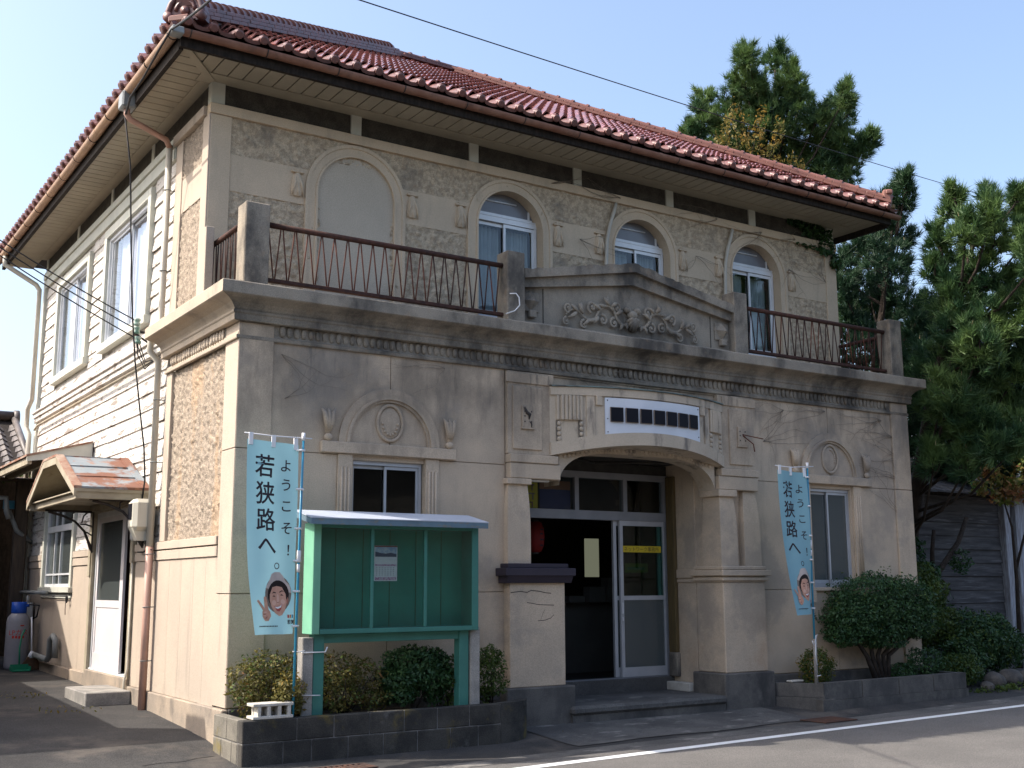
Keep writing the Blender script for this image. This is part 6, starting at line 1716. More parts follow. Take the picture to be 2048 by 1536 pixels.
    flat([[(cu - .19, cv - .012), (cu - .13, cv - .05), (cu - .02, cv - .056), (cu + .1, cv - .05), (cu + .18, cv - .015), (cu + .20, cv + .03), (cu + .16, cv + .07), (cu + .09, cv + .094), (cu + .02, cv + .099), (cu - .07, cv + .084), (cu - .14, cv + .055), (cu - .19, cv + .02)]], 'skin', 'print_face')
    flat([E_(cu + .0, cv + .012, .028, .028, 12), E_(cu - .09, cv + .03, .05, .014, 12), E_(cu + .115, cv + .026, .05, .014, 12)], 'skin_light', 'print_cheeks')
    flat([[(cu - .15, cv - .016), (cu - .10, cv - .027), (cu - .04, cv - .022), (cu - .04, cv - .018), (cu - .10, cv - .021)], [(cu + .04, cv - .026), (cu + .10, cv - .034), (cu + .15, cv - .026), (cu + .10, cv - .028), (cu + .04, cv - .021)],
          [(cu - .13, cv - .003), (cu - .09, cv - .008), (cu - .05, cv - .001), (cu - .09, cv - .001)], [(cu + .055, cv - .008), (cu + .095, cv - .014), (cu + .135, cv - .006), (cu + .095, cv - .006)]], 'hair', 'print_eyes')
    flat([[(cu - .035, cv + .026), (cu + .0, cv + .033), (cu + .045, cv + .024), (cu + .0, cv + .028)]], 'skin_dark', 'print_nose')
    flat([[(cu - .085, cv + .047), (cu - .02, cv + .050), (cu + .05, cv + .046), (cu + .10, cv + .034), (cu + .075, cv + .062), (cu + .03, cv + .076), (cu - .03, cv + .071)]], 'lip', 'print_mouth')
    flat([[(cu - .07, cv + .050), (cu - .02, cv + .052), (cu + .05, cv + .048), (cu + .09, cv + .038), (cu + .07, cv + .054), (cu - .0, cv + .062), (cu - .05, cv + .058)]], 'white_print', 'print_teeth')
    hu, hv = .36, .895
    flat([[(hu - .09, hv - .012), (hu - .04, hv - .026), (hu + .04, hv - .028), (hu + .10, hv - .012), (hu + .12, hv + .012), (hu + .06, hv + .036), (hu - .02, hv + .036), (hu - .08, hv + .018)]], 'skin', 'print_hand')
    flat([[(hu - .07, hv - .018), (hu - .21, hv - .066), (hu - .20, hv - .073), (hu - .165, hv - .072), (hu - .02, hv - .026)], [(hu - .03, hv - .024), (hu - .05, hv - .085), (hu - .02, hv - .092), (hu + .01, hv - .087), (hu + .06, hv - .024)]], 'skin', 'print_fingers')
    flat([[(hu - .075, hv - .006), (hu - .02, hv - .014), (hu + .03, hv - .010), (hu - .01, hv - .004)], [(hu - .07, hv + .008), (hu - .02, hv + .004), (hu + .0, hv + .009), (hu - .03, hv + .013)]], 'skin_light', 'print_knuckles')
    flat([[(hu - .08, hv + .003), (hu - .01, hv - .002), (hu + .01, hv + .0), (hu - .03, hv + .005)], [(hu - .02, hv + .022), (hu + .03, hv + .012), (hu + .04, hv + .016), (hu + .0, hv + .026)]], 'skin_dark', 'print_creases')
    for k, m in enumerate(('red_print', 'orange', 'pole_blue')): flat([[(.855 + .05 * k, .900), (.89 + .05 * k, .900), (.89 + .05 * k, .915), (.872 + .05 * k, .921), (.855 + .05 * k, .915)]], m, 'print_logo')
    glyph('若狭', .048, .93, .938, bold=.002)
    flat([[(.17 + .035 * k, .955), (.195 + .035 * k, .955), (.195 + .035 * k, .961), (.17 + .035 * k, .961)] for k in range(13)], 'black_print', 'small_print')
    for s in strings:
        b = MB(); b.tube(s, .006, 5); b.build('string', 'plastic_white', t)
    if extra:
        for (pts, r, m, nm) in extra:
            b = MB(); b.tube(pts, r, 8); b.build(nm, m, t)
    return t
def cloth1(u, v):
    # pole at right; the lower part swings inwards
    px, py = .405 + .02 * (1 - v), -.79
    w = .58
    ang = .06 + .44 * v ** 1.5
    s = (1 - u) * w
    wob = .02 * math.sin(5 * u + 3.2 * v) * (1 - abs(2 * u - 1) * .4) + .014 * math.sin(9 * u - 5 * v + 1) + .018 * v * math.sin(7 * u + 8 * v)
    x = px - .01 - s * math.cos(ang) + .0; yv = py - s * math.sin(ang) - wob
    z = 3.005 - 1.93 * v - .02 * (1 - u) * math.sin(v * 3) - .012 * u * (1 - v) + .012 * (1 - u)
    return (x, yv, z), (-math.sin(ang), -math.cos(ang), 0)
banner('large pale blue banner with black lettering on the pole left of the notice board', (.42, -.80), (.035, 0), 3.07, .22, cloth1, .58, 1.93, [[(.40, -.815, .9), (.50, -.74, .89), (.56, -.73, .90)], [(.41, -.815, .47), (.5, -.74, .46)]])
def cloth2(u, v):
    px, py = 8.17, -.60
    w = .56
    ang = -.05 + .43 * v ** 1.6
    s = (1 - u) * w
    wob = .02 * math.sin(5 * u + 4 * v + 1) + .012 * math.sin(9 * u - 5 * v)
    x = px - s * math.cos(ang) - .03 * math.sin(PI * v) * (1 - u) * 0; yv = py - s * math.sin(ang) - wob
    z = 3.10 - 1.96 * v + .02 * (1 - u) - .03 * (1 - u) * v
    return (x, yv, z), (-math.sin(ang), -math.cos(ang), 0)
banner('pale blue banner twisted by the wind, in the flowerbed before the right window', (8.20, -.58), (.0, -.02), 3.20, .62, cloth2, .56, 1.96, [[(8.18, -.62, .84), (8.22, -.62, .86), (8.12, -.63, .72), (8.10, -.63, .78)], [(8.16, -.63, .30), (8.25, -.62, .31)], [(8.18, -.625, .84), (8.16, -.625, .6), (8.18, -.62, .45)]],
       [([(8.20, -.58, .12), (8.20, -.585, .80)], .026, 'concrete', 'stake')])

# ------------------------------------------------------------------ shrubs
shrub('olive azalea with orange leaves at the left end of the block planter', 'shrub', (.30, -.42, .2), [(.12, -.36, .60, .22, .22, .25), (.34, -.30, .68, .26, .2, .22), (.55, -.3, .62, .2, .2, .25), (.2, -.35, .42, .22, .2, .2)], 2600, .022, 'leaf_azalea', 1, stems_for(.3, -.36, .2, .6, .25, 7, .010, 1), 'azaleas in the planter', flecks=(500, 'leaf_mid'))
shrub('low orange-tinged azalea hanging in front of the concrete block', 'shrub', (.46, -.68, .2), [(.42, -.70, .50, .16, .14, .20), (.36, -.72, .40, .13, .12, .14), (.52, -.66, .40, .10, .1, .16)], 1500, .022, 'leaf_azalea', 2, stems_for(.45, -.66, .2, .45, .12, 5, .008, 2), 'azaleas in the planter', flecks=(300, 'leaf_yellow'))
shrub('wide sparse azalea with bare twigs behind the left leg of the notice board', 'shrub', (1.2, -.45, .2), [(.86, -.5, .52, .22, .2, .22), (1.1, -.4, .64, .28, .22, .2), (1.38, -.42, .56, .25, .22, .22), (1.0, -.55, .40, .3, .18, .16), (1.45, -.5, .38, .2, .16, .14)], 3300, .021, 'leaf_azalea', 3, stems_for(1.15, -.45, .2, .6, .4, 16, .008, 3), 'azaleas in the planter', flecks=(700, 'leaf_mid'))
shrub('dense dark green rounded shrub under the middle of the notice board', 'shrub', (2.0, -.42, .2), [(2.0, -.42, .66, .40, .24, .26), (1.78, -.45, .50, .26, .22, .24), (2.22, -.42, .55, .26, .22, .26)], 8500, .026, 'leaf_dark', 4, stems_for(2.0, -.42, .2, .5, .2, 5, .012, 4))
shrub('yellow-green azalea just left of the right leg of the notice board', 'shrub', (2.44, -.4, .2), [(2.46, -.40, .50, .17, .2, .27)], 1500, .021, 'leaf_mid', 5, stems_for(2.44, -.4, .2, .5, .1, 4, .008, 5), 'azaleas in the planter')
shrub('upright azalea between the notice board and the porch pier', 'shrub', (3.0, -.42, .2), [(2.98, -.38, .50, .23, .2, .28), (3.02, -.36, .74, .15, .14, .13)], 2400, .021, 'leaf_mid', 6, stems_for(3.0, -.4, .2, .6, .12, 5, .009, 6), 'azaleas in the planter')
shrub('small yellow-green bush at the foot of the right banner', 'bush', (8.5, -.36, .13), [(8.48, -.34, .40, .30, .2, .24)], 2200, .020, 'leaf_yellow' if False else 'leaf_mid', 7, stems_for(8.48, -.34, .13, .35, .15, 5, .008, 7), flecks=(700, 'leaf_yellow'))
rb = [(9.95, -.28, 1.32, .95, .42, .42), (9.35, -.30, 1.10, .55, .36, .36), (10.6, -.25, 1.22, .62, .38, .38), (9.30, -.32, .92, .50, .3, .22), (10.2, -.3, .98, .7, .36, .25), (9.7, -.2, 1.05, .6, .3, .3), (9.12, -.32, .80, .34, .26, .16), (9.95, -.36, .74, .5, .26, .14), (10.7, -.28, .92, .5, .3, .2)]
shrub('big round clipped dark green bush on several stems in the right planter', 'bush', (9.95, -.3, .13), rb, 34000, .025, 'leaf_dark', 8, [([(9.80 + .06 * k, -.30, .1), (9.78 + .12 * (k - 1.5), -.3, .5), (9.9 + .45 * (k - 1.5), -.28, .95)], [.045, .035, .02]) for k in range(5)], flecks=(700, 'leaf_mid'))
shrub('low dark shrub under the round bush near the building corner', 'shrub', (10.75, -.32, .13), [(10.85, -.34, .36, .42, .2, .24), (10.3, -.34, .26, .25, .16, .14)], 2600, .022, 'leaf_dark', 9, stems_for(10.8, -.34, .13, .4, .2, 5, .01, 9))
shrub('bright green leafy bush against the grey shed, right of the building', 'bush', (12.2, .6, 0), [(12.0, .7, 1.0, .5, .45, .5), (12.5, .9, 1.3, .55, .4, .5), (11.9, .5, 1.5, .35, .35, .4), (12.6, .7, .8, .5, .4, .4)], 11000, .034, 'leaf_mid', 10, stems_for(12.2, .7, -.1, 1.2, .4, 6, .015, 10), flecks=(800, 'leaf_dark'))
shrub('spreading dark bush above the stones at the right edge', 'bush', (13.4, .5, 0), [(13.2, .5, .62, .7, .45, .45), (13.9, .6, .55, .6, .4, .45), (12.7, .3, .36, .5, .35, .33), (14.3, .7, .45, .5, .4, .4)], 13000, .034, 'leaf_dark', 11, stems_for(13.3, .5, -.1, .6, .5, 7, .014, 11), flecks=(1600, 'leaf_mid'))
shrub('low olive bush in front of the right planter end', 'bush', (12.1, .0, -.05), [(12.1, -.05, .2, .42, .3, .24), (12.5, .1, .14, .35, .25, .2)], 2600, .026, 'leaf_mid', 12, stems_for(12.1, 0, -.1, .2, .2, 4, .01, 12), flecks=(900, 'leaf_dark'))
# stones
for k, (x, y, r, lab) in enumerate(((12.35, -.35, .13, 'squarish grey stone beside the planter end'), (12.75, -.2, .22, 'rounded grey boulder under the dark bush, second from the planter'), (13.25, -.15, .24, 'rounded boulder under the dark bush, third from the planter'), (13.8, -.1, .2, 'flat stone at the right edge of the flowerbed'))):
    b = MB(); b.ball((x, y, gz(y) + r * .45), r, r * .8, r * .7, 12, 8)
    b.v = [tuple(Vector(p) + Vector((1, 1, 1)) * .06 * r * 2 * mnoise.noise(Vector(p) * 6)) for p in b.v]
    o = b.build('stone', 'stone_dark', None, off=(x, y, gz(y))); tag(o, lab, 'stone', 'stones along the flowerbed')
v, f = leaf_cloud([(12.3, -.45, -.12, .5, .12, .08), (13.2, -.4, -.1, .7, .12, .08), (14, -.3, -.08, .5, .12, .1)], 900, .03, 21)
kind(place('ground_cover', raw_mesh('ground_cover', v, f, 'leaf_mid')), 'stuff')
v, f = leaf_cloud([(-.42, -.9, -.2, .1, .08, .04), (3.9, -.62, -.15, .05, .03, .02), (-.9, 3.0, .1, .4, .5, .01), (-1.1, 5, .13, .5, .6, .01)], 90, .022, 22)
kind(place('fallen_leaves', raw_mesh('fallen_leaves', v, f, 'leaf_yellow')), 'stuff')

# ------------------------------------------------------------------ vines on the walls
def vine(label, starts, seed, n, y, bounds, mat='twig', r0=.006, leaves=None, reach=1.3):
    rd = random.Random(seed); b = MB()
    for (x, z, a) in starts:
        for k in range(n):
            pts = [(x, y, z)]; aa = a + rd.uniform(-.6, .6); px_, pz_ = x, z
            for s in range(rd.randint(7, 14)):
                aa += rd.uniform(-.38, .38); st = rd.uniform(.04, .10) * reach
                px_ += st * math.cos(aa); pz_ += st * math.sin(aa) * .7
                if not (bounds[0] < px_ < bounds[1] and bounds[2] < pz_ < bounds[3]): break
                pts.append((px_, y - .008 + rd.uniform(-.006, .0), pz_))
            if len(pts) > 3:
                b.tube(pts, [r0 * (1 - .75 * i / len(pts)) for i in range(len(pts))], 4, False)
                if rd.random() < .75:
                    j = rd.randint(1, len(pts) - 2); q = [pts[j]]; ab = aa + rd.choice((-1, 1)) * rd.uniform(.5, 1.2)
                    for s in range(5):
                        ab += rd.uniform(-.5, .5); q.append((min(max(q[-1][0] + .07 * math.cos(ab), bounds[0]), bounds[1]), y - .01, min(max(q[-1][2] + .06 * math.sin(ab), bounds[2]), bounds[3])))
                    b.tube(q, [r0 * .5] * 3 + [r0 * .3] * 3, 4, False)
    t = thing('creeper', label, 'creeper', (starts[0][0], y, starts[0][1]))
    kind(b.build('twigs', mat, t), 'stuff')
    if leaves:
        v, f = leaf_cloud(leaves[0], leaves[1], leaves[2], seed); place('leaves', raw_mesh('leaves', v - np.array((starts[0][0], y, starts[0][1])), f, 'leaf_dark'), t)
    return t
vine('dead creeper twigs spread over the wall round the right blind arch', [(10.95, 3.5, 2.6), (10.9, 3.2, 2.9), (10.85, 3.85, 2.9), (10.6, 4.1, 3.3), (9.3, 4.15, -2.8), (8.4, 4.1, -2.6), (10.9, 2.6, 1.7), (7.95, 3.6, .5)], 5, 5, -.012, (7.78, 11.2, 2.1, 4.2), r0=.0032)
vine('dead creeper twigs on the lower wall left of the porch', [(.55, 3.6, .4), (.5, 4.1, -.6), (2.6, 4.15, -2.6)], 6, 3, -.006, (.42, 3.4, 3.2, 4.2), r0=.002)
vine('bare creeper stems on the upper frieze with ivy leaves at the corner', [(10.9, 7.2, 2.9), (10.2, 7.35, 3.1), (9.4, 7.35, 3.3), (8.4, 7.4, 3.1), (6.4, 7.38, 3.1), (5.1, 7.37, .2), (10.9, 6.7, 2.4), (7.9, 6.7, -.8), (5.6, 6.6, -.4), (10.0, 6.8, -1.2)], 7, 4, YU - .062, (4.4, 11.2, 6.2, 7.6), r0=.0036,
     leaves=([(10.7, YU - .06, 7.58, .42, .05, .14), (10.95, YU - .08, 7.32, .2, .06, .16), (10.3, YU - .05, 7.66, .3, .04, .06), (11.15, YU - .1, 7.08, .12, .06, .16), (10.5, YU - .07, 7.28, .35, .03, .03)], 650, .05))
vine('dead creeper twigs on the cornice above the porch sign', [(4.6, 4.2, .1), (5.2, 4.35, -.1), (7.4, 4.1, -.6)], 8, 4, -.04, (4.2, 8.4, 4.06, 4.4), r0=.0035)

# ------------------------------------------------------------------ pines
def pine(label, trunk_px, base, D, clumps, seed, size, K, mat, depth, per, group='pine trees beside the building', candles=True):
    rg = np.random.default_rng(seed); rd = random.Random(seed)
    t = thing('pine_tree', label, 'pine tree', base, group)
    C = []
    for (px, py, rp) in clumps:
        dj = D + rd.uniform(-depth, depth)
        c = ray_pt(px, py, dj); r = rp * dj / 2298.86 * .86
        C.append((c, r))
    zt = max(c.z for c, r in C)
    tp = Vector(base)
    top = Vector(ray_pt(trunk_px[0], trunk_px[1], D))
    path = [tp, tp.lerp(top, .3) + Vector((.15, .1, 0)), tp.lerp(top, .65) + Vector((-.12, .1, 0)), top]
    b = MB(); b.tube(path, [.20, .15, .09, .02], 10); b.build('trunk', 'bark', t, off=base)
    lb = MB()
    for (c, r) in C:
        k = min(.95, max(.12, (c.z - tp.z) / (top.z - tp.z) - rd.uniform(.06, .18)))
        j = k * 3; i = min(2, int(j)); st = path[i].lerp(path[i + 1], j - i)
        mid = st.lerp(c, .55) + Vector((0, 0, -.12 * (c - st).length))
        lb.tube([st, mid, c, c + Vector((0, 0, r * .5))], [.035, .025, .014, .005], 5, False)
        for q in range(3):
            e = c + Vector((rd.uniform(-1, 1), rd.uniform(-1, 1), rd.uniform(-.3, .8))) * r * .8
            lb.tube([c.lerp(mid, .2), c.lerp(e, .5) + Vector((0, 0, -.05)), e], [.014, .01, .004], 4, False)
    lb.build('limbs', 'bark', t, off=base)
    P_, Dv = [], []
    for (c, r) in C:
        n = max(8, int(per * (r / .5) ** 1.7))
        d = rg.normal(size=(n, 3)); d /= np.linalg.norm(d, axis=1)[:, None]
        rad = rg.random(n) ** .45
        p = np.array(c) + d * r * rad[:, None] * np.array([1, 1, .95])
        dr = d * .75 + np.array([0, 0, .8]) + rg.normal(size=(n, 3)) * .3
        P_.append(p); Dv.append(dr)
        for q in range(3):        # leading shoots that break the outline
            a = np.array([rd.uniform(-.6, .6), rd.uniform(-.6, .6), 1.0]); a /= np.linalg.norm(a)
            s0 = np.array(c) + a * r * .5
            for m in range(6):
                P_.append((s0 + a * r * .16 * m + rg.normal(size=3) * .02)[None]); Dv.append((a + rg.normal(size=3) * .25)[None])
    P_ = np.concatenate(P_); Dv = np.concatenate(Dv); Dv /= np.linalg.norm(Dv, axis=1)[:, None]
    n = len(P_)
    sp = rg.normal(size=(n, K, 3)) * .5
    nd = Dv[:, None] + sp; nd /= np.linalg.norm(nd, axis=2)[..., None]
    ln = size * rg.uniform(.7, 1.15, (n, K, 1))
    base_p = P_[:, None] + rg.normal(size=(n, K, 3)) * size * .12
    wv = np.cross(nd, rg.normal(size=(n, K, 3))); wv /= np.linalg.norm(wv, axis=2)[..., None]
    wv *= size * .05
    v = np.stack([base_p - wv, base_p + wv, base_p + nd * ln], axis=2).reshape(-1, 3)
    f = np.arange(len(v)).reshape(-1, 3)
    place('needles', raw_mesh('needles', v - np.array(base), f, mat), t)
    if candles:
        cb = MB()
        for (c, r) in C:
            for q in range(2):
                a = c + Vector((rd.uniform(-.5, .5) * r, rd.uniform(-.5, .5) * r, r * rd.uniform(.75, 1.0))); cb.tube([a, a + Vector((rd.uniform(-.02, .02), rd.uniform(-.02, .02), .07))], [.006, .003], 4, False)
        kind(cb.build('candles', 'candle', t, off=base), 'stuff')
    return t
CA = [(1495, 118, 30), (1490, 170, 45), (1520, 210, 55), (1555, 128, 34), (1582, 175, 42), (1545, 240, 65), (1470, 230, 50), (1408, 205, 27), (1402, 245, 34), (1440, 268, 48), (1372, 268, 24), (1388, 296, 30), (1450, 320, 55), (1505, 310, 65), (1560, 305, 65), (1600, 210, 36), (1635, 240, 36), (1690, 195, 28), (1684, 228, 34), (1625, 290, 55), (1680, 285, 42), (1716, 305, 32), (1738, 285, 22), (1690, 345, 42), (1640, 350, 60), (1580, 370, 60), (1520, 380, 60), (1460, 380, 60), (1600, 440, 80), (1500, 460, 90)]
pine('tall pine with a pointed crown rising behind the red tiled roof', (1550, 140), (19.2, 10.3, .1), 34.0, CA, 31, .24, 34, 'needle', 1.6, 74)
CB = [(1812, 372, 24), (1800, 405, 34), (1765, 425, 34), (1750, 470, 46), (1800, 470, 42), (1720, 505, 46), (1775, 530, 55), (1690, 545, 40), (1740, 590, 55), (1795, 600, 50), (1700, 625, 46), (1760, 660, 65), (1825, 655, 50), (1720, 705, 46), (1790, 730, 65), (1850, 720, 55), (1700, 770, 40), (1745, 790, 60), (1840, 800, 60), (1900, 820, 65), (1960, 830, 65), (2020, 840, 60), (1870, 880, 60), (1935, 900, 60), (2000, 905, 60), (1840, 930, 40), (1700, 660, 50), (1690, 590, 40), (1830, 760, 60), (1870, 790, 60), (1920, 770, 60), (1980, 790, 60), (2030, 780, 60), (1850, 840, 55), (1830, 880, 45), (1900, 860, 60), (1960, 880, 60), (2030, 880, 60), (1860, 700, 50), (1840, 640, 45), (1870, 640, 45), (1980, 930, 60), (2040, 930, 60), (1900, 930, 50)]
pine('dark shaded pine close behind the right corner of the building', (1790, 420), (15.2, 4.6, 0.0), 25.0, CB, 32, .20, 32, 'needle_shaded', 1.2, 84)
CC = [(1908, 395, 18), (1908, 430, 28), (1975, 395, 18), (1985, 428, 32), (2036, 400, 18), (2045, 440, 36), (1880, 490, 32), (1932, 468, 42), (1990, 485, 46), (2045, 490, 36), (1868, 545, 26), (1910, 548, 46), (1962, 548, 46), (1898, 600, 48), (1950, 608, 55), (2015, 570, 30), (1920, 655, 55), (1980, 650, 55), (2025, 610, 36), (1960, 700, 55), (1895, 705, 50), (2015, 695, 50), (2060, 640, 50), (1940, 750, 55), (1870, 750, 50), (1990, 745, 55), (2040, 745, 45), (1900, 790, 50), (2080, 520, 50), (2090, 590, 50), (1880, 805, 50), (1950, 835, 55), (2015, 820, 55), (1905, 870, 50), (1980, 885, 50), (2040, 885, 50), (1870, 925, 36), (1935, 930, 36)]
pine('bright sunlit pine with long needles at the right edge', (1960, 440), (13.4, 2.6, 0.0), 20.5, CC, 33, .20, 36, 'needle', .8, 74)
# autumn shrub showing over the roof edge
yt = thing('autumn_tree', 'thin-stemmed tree with yellow autumn leaves in front of the tall pine', 'tree', (15.0, 11.8, .1))
b = MB(); bl = []
base = Vector((15.0, 11.8, .1)); rd = random.Random(4)
for (px, py) in ((1470, 218), (1455, 250), (1490, 245), (1440, 275), (1475, 280), (1500, 290), (1525, 232), (1515, 265), (1545, 300), (1560, 250), (1430, 300), (1530, 330), (1580, 320), (1600, 335), (1460, 310)):
    c = ray_pt(px, py, 30.0 + rd.uniform(-.5, .5)); st = base.lerp(c, .55) + Vector((0, 0, .8))
    b.tube([base, st, c], [.04, .02, .004], 5, False); bl += [(c.x, c.y, c.z, .16, .16, .30), (c.x + rd.uniform(-.2, .2), c.y, c.z - .4, .2, .2, .3)]
b.build('trunk', 'bark', yt)
v, f = leaf_cloud(bl, 1300, .055, 41, shell=.2); place('crown', raw_mesh('crown', v - np.array(base), f, 'leaf_yellow'), yt)
mt = thing('maple_tree', 'young maple with green and red leaves over the shed post', 'tree', (15.6, 1.2, -.05))
b = MB(); b.tube([(15.6, 1.2, -.05), (15.7, 1.2, 1.6), (15.6, 1.15, 2.6), (15.2, 1.05, 3.2)], [.05, .04, .025, .01], 6); b.tube([(15.7, 1.2, 1.8), (16.2, 1.1, 3.0), (16.0, 1.0, 3.7)], [.03, .02, .006], 6); b.build('trunk', 'bark', mt)
v, f = leaf_cloud([(15.3, 1.05, 3.25, .35, .3, .35), (15.8, 1.1, 3.35, .4, .3, .35), (16.1, 1.0, 3.8, .5, .3, .35), (15.0, 1.1, 3.6, .3, .25, .2), (14.7, 1.1, 3.3, .25, .2, .2)], 1300, .06, 43, shell=.15); place('crown', raw_mesh('crown', v - np.array((15.6, 1.2, -.05)), f, 'leaf_maple'), mt)
pb = thing('pruned_tree', 'leaning pruned trunk with stub branches before the grey shed', 'tree', (12.6, 1.3, 0))
b = MB(); b.tube([(12.6, 1.3, -.1), (12.9, 1.35, .9), (13.5, 1.4, 1.6), (14.3, 1.4, 2.3), (14.6, 1.4, 2.75)], [.08, .07, .055, .045, .04], 8); b.tube([(13.5, 1.4, 1.6), (13.5, 1.38, 2.1), (13.55, 1.35, 2.5)], [.05, .04, .035], 7); b.tube([(13.2, 1.4, 1.2), (12.9, 1.38, 1.8), (12.95, 1.35, 2.3)], [.045, .04, .03], 7); b.build('trunk', 'bark', pb)
v, f = leaf_cloud([(12.95, 1.3, 2.1, .2, .15, .3), (13.3, 1.3, 1.75, .25, .2, .2), (14.2, 1.3, 1.95, .22, .2, .22)], 900, .04, 44); place('crown', raw_mesh('crown', v - np.array((12.6, 1.3, 0)), f, 'leaf_dark'), pb)

# ------------------------------------------------------------------ shed on the right
sh = thing('shed', 'weathered grey plank shed behind the bushes on the right', 'shed', (14.6, 2.0, 0))
for k in range(13):
    z = -.1 + .255 * k
    b = MB(); b.add([(12.0, 1.975, z), (16.45, 1.975 + random.uniform(-.01, .01), z + random.uniform(-.01, .01)), (16.45, 2.0, z + .25), (12.0, 2.0, z + .25), (12.0, 2.02, z), (16.45, 2.02, z), (16.45, 2.02, z + .25), (12.0, 2.02, z + .25)], [(0, 1, 2, 3), (4, 7, 6, 5), (0, 4, 5, 1), (3, 2, 6, 7), (0, 3, 7, 4), (1, 5, 6, 2)])
    b.build('plank', 'wood_grey', sh)
MB().cbox(16.46, 16.66, 1.86, 2.02, -.1, 3.3, .01).build('corner_post', 'wood_pale', sh); MB().cbox(16.80, 17.0, 1.84, 2.0, -.1, 3.3, .01).build('corner_post', 'wood_pale', sh)
for k in range(4): MB().cbox(17.02 + .2 * k, 17.2 + .2 * k, 1.9, 1.94, -.1, 3.25, .005).build('door_board', 'wood_pale', sh)
MB().box(16.66, 16.8, 1.95, 2.0, -.1, 3.3).box(12.0, 19, 2.03, 6, -.1, 3.3).build('core', 'dark_wood', sh)
for k in range(24):
    x = 11.9 + .3 * k; b = MB(); b.loft([[(x, 1.55, 3.22 + .01 * (k % 2)), (x + .298, 1.55, 3.22), (x + .298, 1.55, 3.25), (x, 1.55, 3.26)], [(x, 4.2, 4.3 + .01 * (k % 2)), (x + .298, 4.2, 4.3), (x + .298, 4.2, 4.33), (x, 4.2, 4.34)]]); b.build('roof_sheet', 'wood_grey', sh)

# ------------------------------------------------------------------ left side: step, gas cylinders, broom, neighbour
o = MB().cbox(-.60, -.045, 3.34, 4.48, .07, .245, .012).build('step_slab', 'concrete', None, off=(-.3, 3.9, .1)); tag(o, 'low concrete step slab in front of the side door', 'step')
def gas(x, y, label):
    t = thing('gas_cylinder', label, 'gas cylinder', (x, y, gz(y)))
    z = gz(y)
    b = MB(); b.lathe((x, y, z), [(.17, .0), (.185, .04), (.19, .08), (.19, .78), (.175, .86), (.12, .93), (.06, .96)], 20); b.build('body', 'gas_grey', t)
    b = MB(); b.lathe((x, y, z), [(.12, .93), (.125, .95), (.125, 1.12), (.115, 1.12), (.115, .94)], 16); b.build('valve_guard', 'gas_blue', t)
    b = MB(); b.tube([(x, y, z + .95), (x, y, z + 1.08)], .025, 8); b.tube([(x, y - .02, z + 1.05), (x + .14, y - .1, z + 1.06)], .025, 8); b.build('valve', 'gas_blue', t)
    return t
g1 = gas(-.34, 9.35, 'grey gas cylinder with red lettering and blue valve guard by the side wall')
gas(-.80, 9.6, 'grey gas cylinder at the left picture edge, behind the lettered one')
def curved_text(body, size, cx, cy_, r, z, a0, mat, parent):
    vs, fs = text_mesh(body, size)
    b = MB(); b.add([(cx + r * math.cos(a0 + p[0] / r), cy_ + r * math.sin(a0 + p[0] / r), z + p[1]) for p in vs], fs); b.build('lettering', mat, parent, recalc=False)
curved_text('LPガス', .11, -.34, 9.35, .193, .80, -PI / 2 - .1, 'red_print', g1)
b = MB()
for (dx, dz) in ((-.10, .70), (-.05, .70), (.0, .695), (.06, .70), (.02, .90), (.05, .90)):
    a = -PI / 2 - .1 + dx / .19; b.add([(-.34 + .193 * math.cos(a + q), 9.35 + .193 * math.sin(a + q), dz + w) for (q, w) in ((0, 0), (.18, 0), (.18, .045 if dz < .8 else .02), (0, .045 if dz < .8 else .02))], [(0, 1, 2, 3)])
b.build('lettering', 'red_print', g1, recalc=False)
b = MB(); b.tube([(-.2, 9.25, 1.26), (-.05, 9.2, 1.24), (-.06, 9.3, 1.05), (-.08, 9.6, 1.0)], .014, 6); b.build('hose', 'wire', g1)
bt = thing('broom', 'white-handled broom leaning on the gas cylinder', 'broom', (-.16, 9.0, gz(9)))
b = MB(); b.tube([(-.17, 9.14, 1.05), (-.16, 9.02, .48)], .013, 6); b.lathe((-.16, 9.0, .38), [(.06, 0), (.05, .06), (.02, .11)], 10, sy_=.5); b.build('handle', 'plastic_white', bt)
b = MB(); b.loft([[(-.36, 8.95, .19), (.0, 8.95, .19), (.0, 9.05, .19), (-.36, 9.05, .19)], [(-.26, 8.97, .34), (-.06, 8.97, .34), (-.06, 9.03, .34), (-.26, 9.03, .34)], [(-.22, 8.98, .40), (-.10, 8.98, .40), (-.10, 9.02, .40), (-.22, 9.02, .40)]]); b.build('bristles', 'broom', bt)
dp = thing('dustpan', 'green plastic dustpan with tall handle beside the broom', 'dustpan', (-.36, 8.85, gz(8.9)))
b = MB(); b.cbox(-.50, -.22, 8.72, 8.92, .185, .20, .004); b.box(-.50, -.22, 8.91, 8.93, .2, .29); b.box(-.51, -.495, 8.72, 8.92, .2, .26); b.box(-.225, -.21, 8.72, 8.92, .2, .26); b.build('pan', 'green_plastic', dp)
b = MB(); b.tube([(-.36, 8.92, .25), (-.36, 8.98, .55), (-.33, 9.02, .75), (-.28, 9.05, .85)], .014, 6); b.build('handle', 'green_plastic', dp)
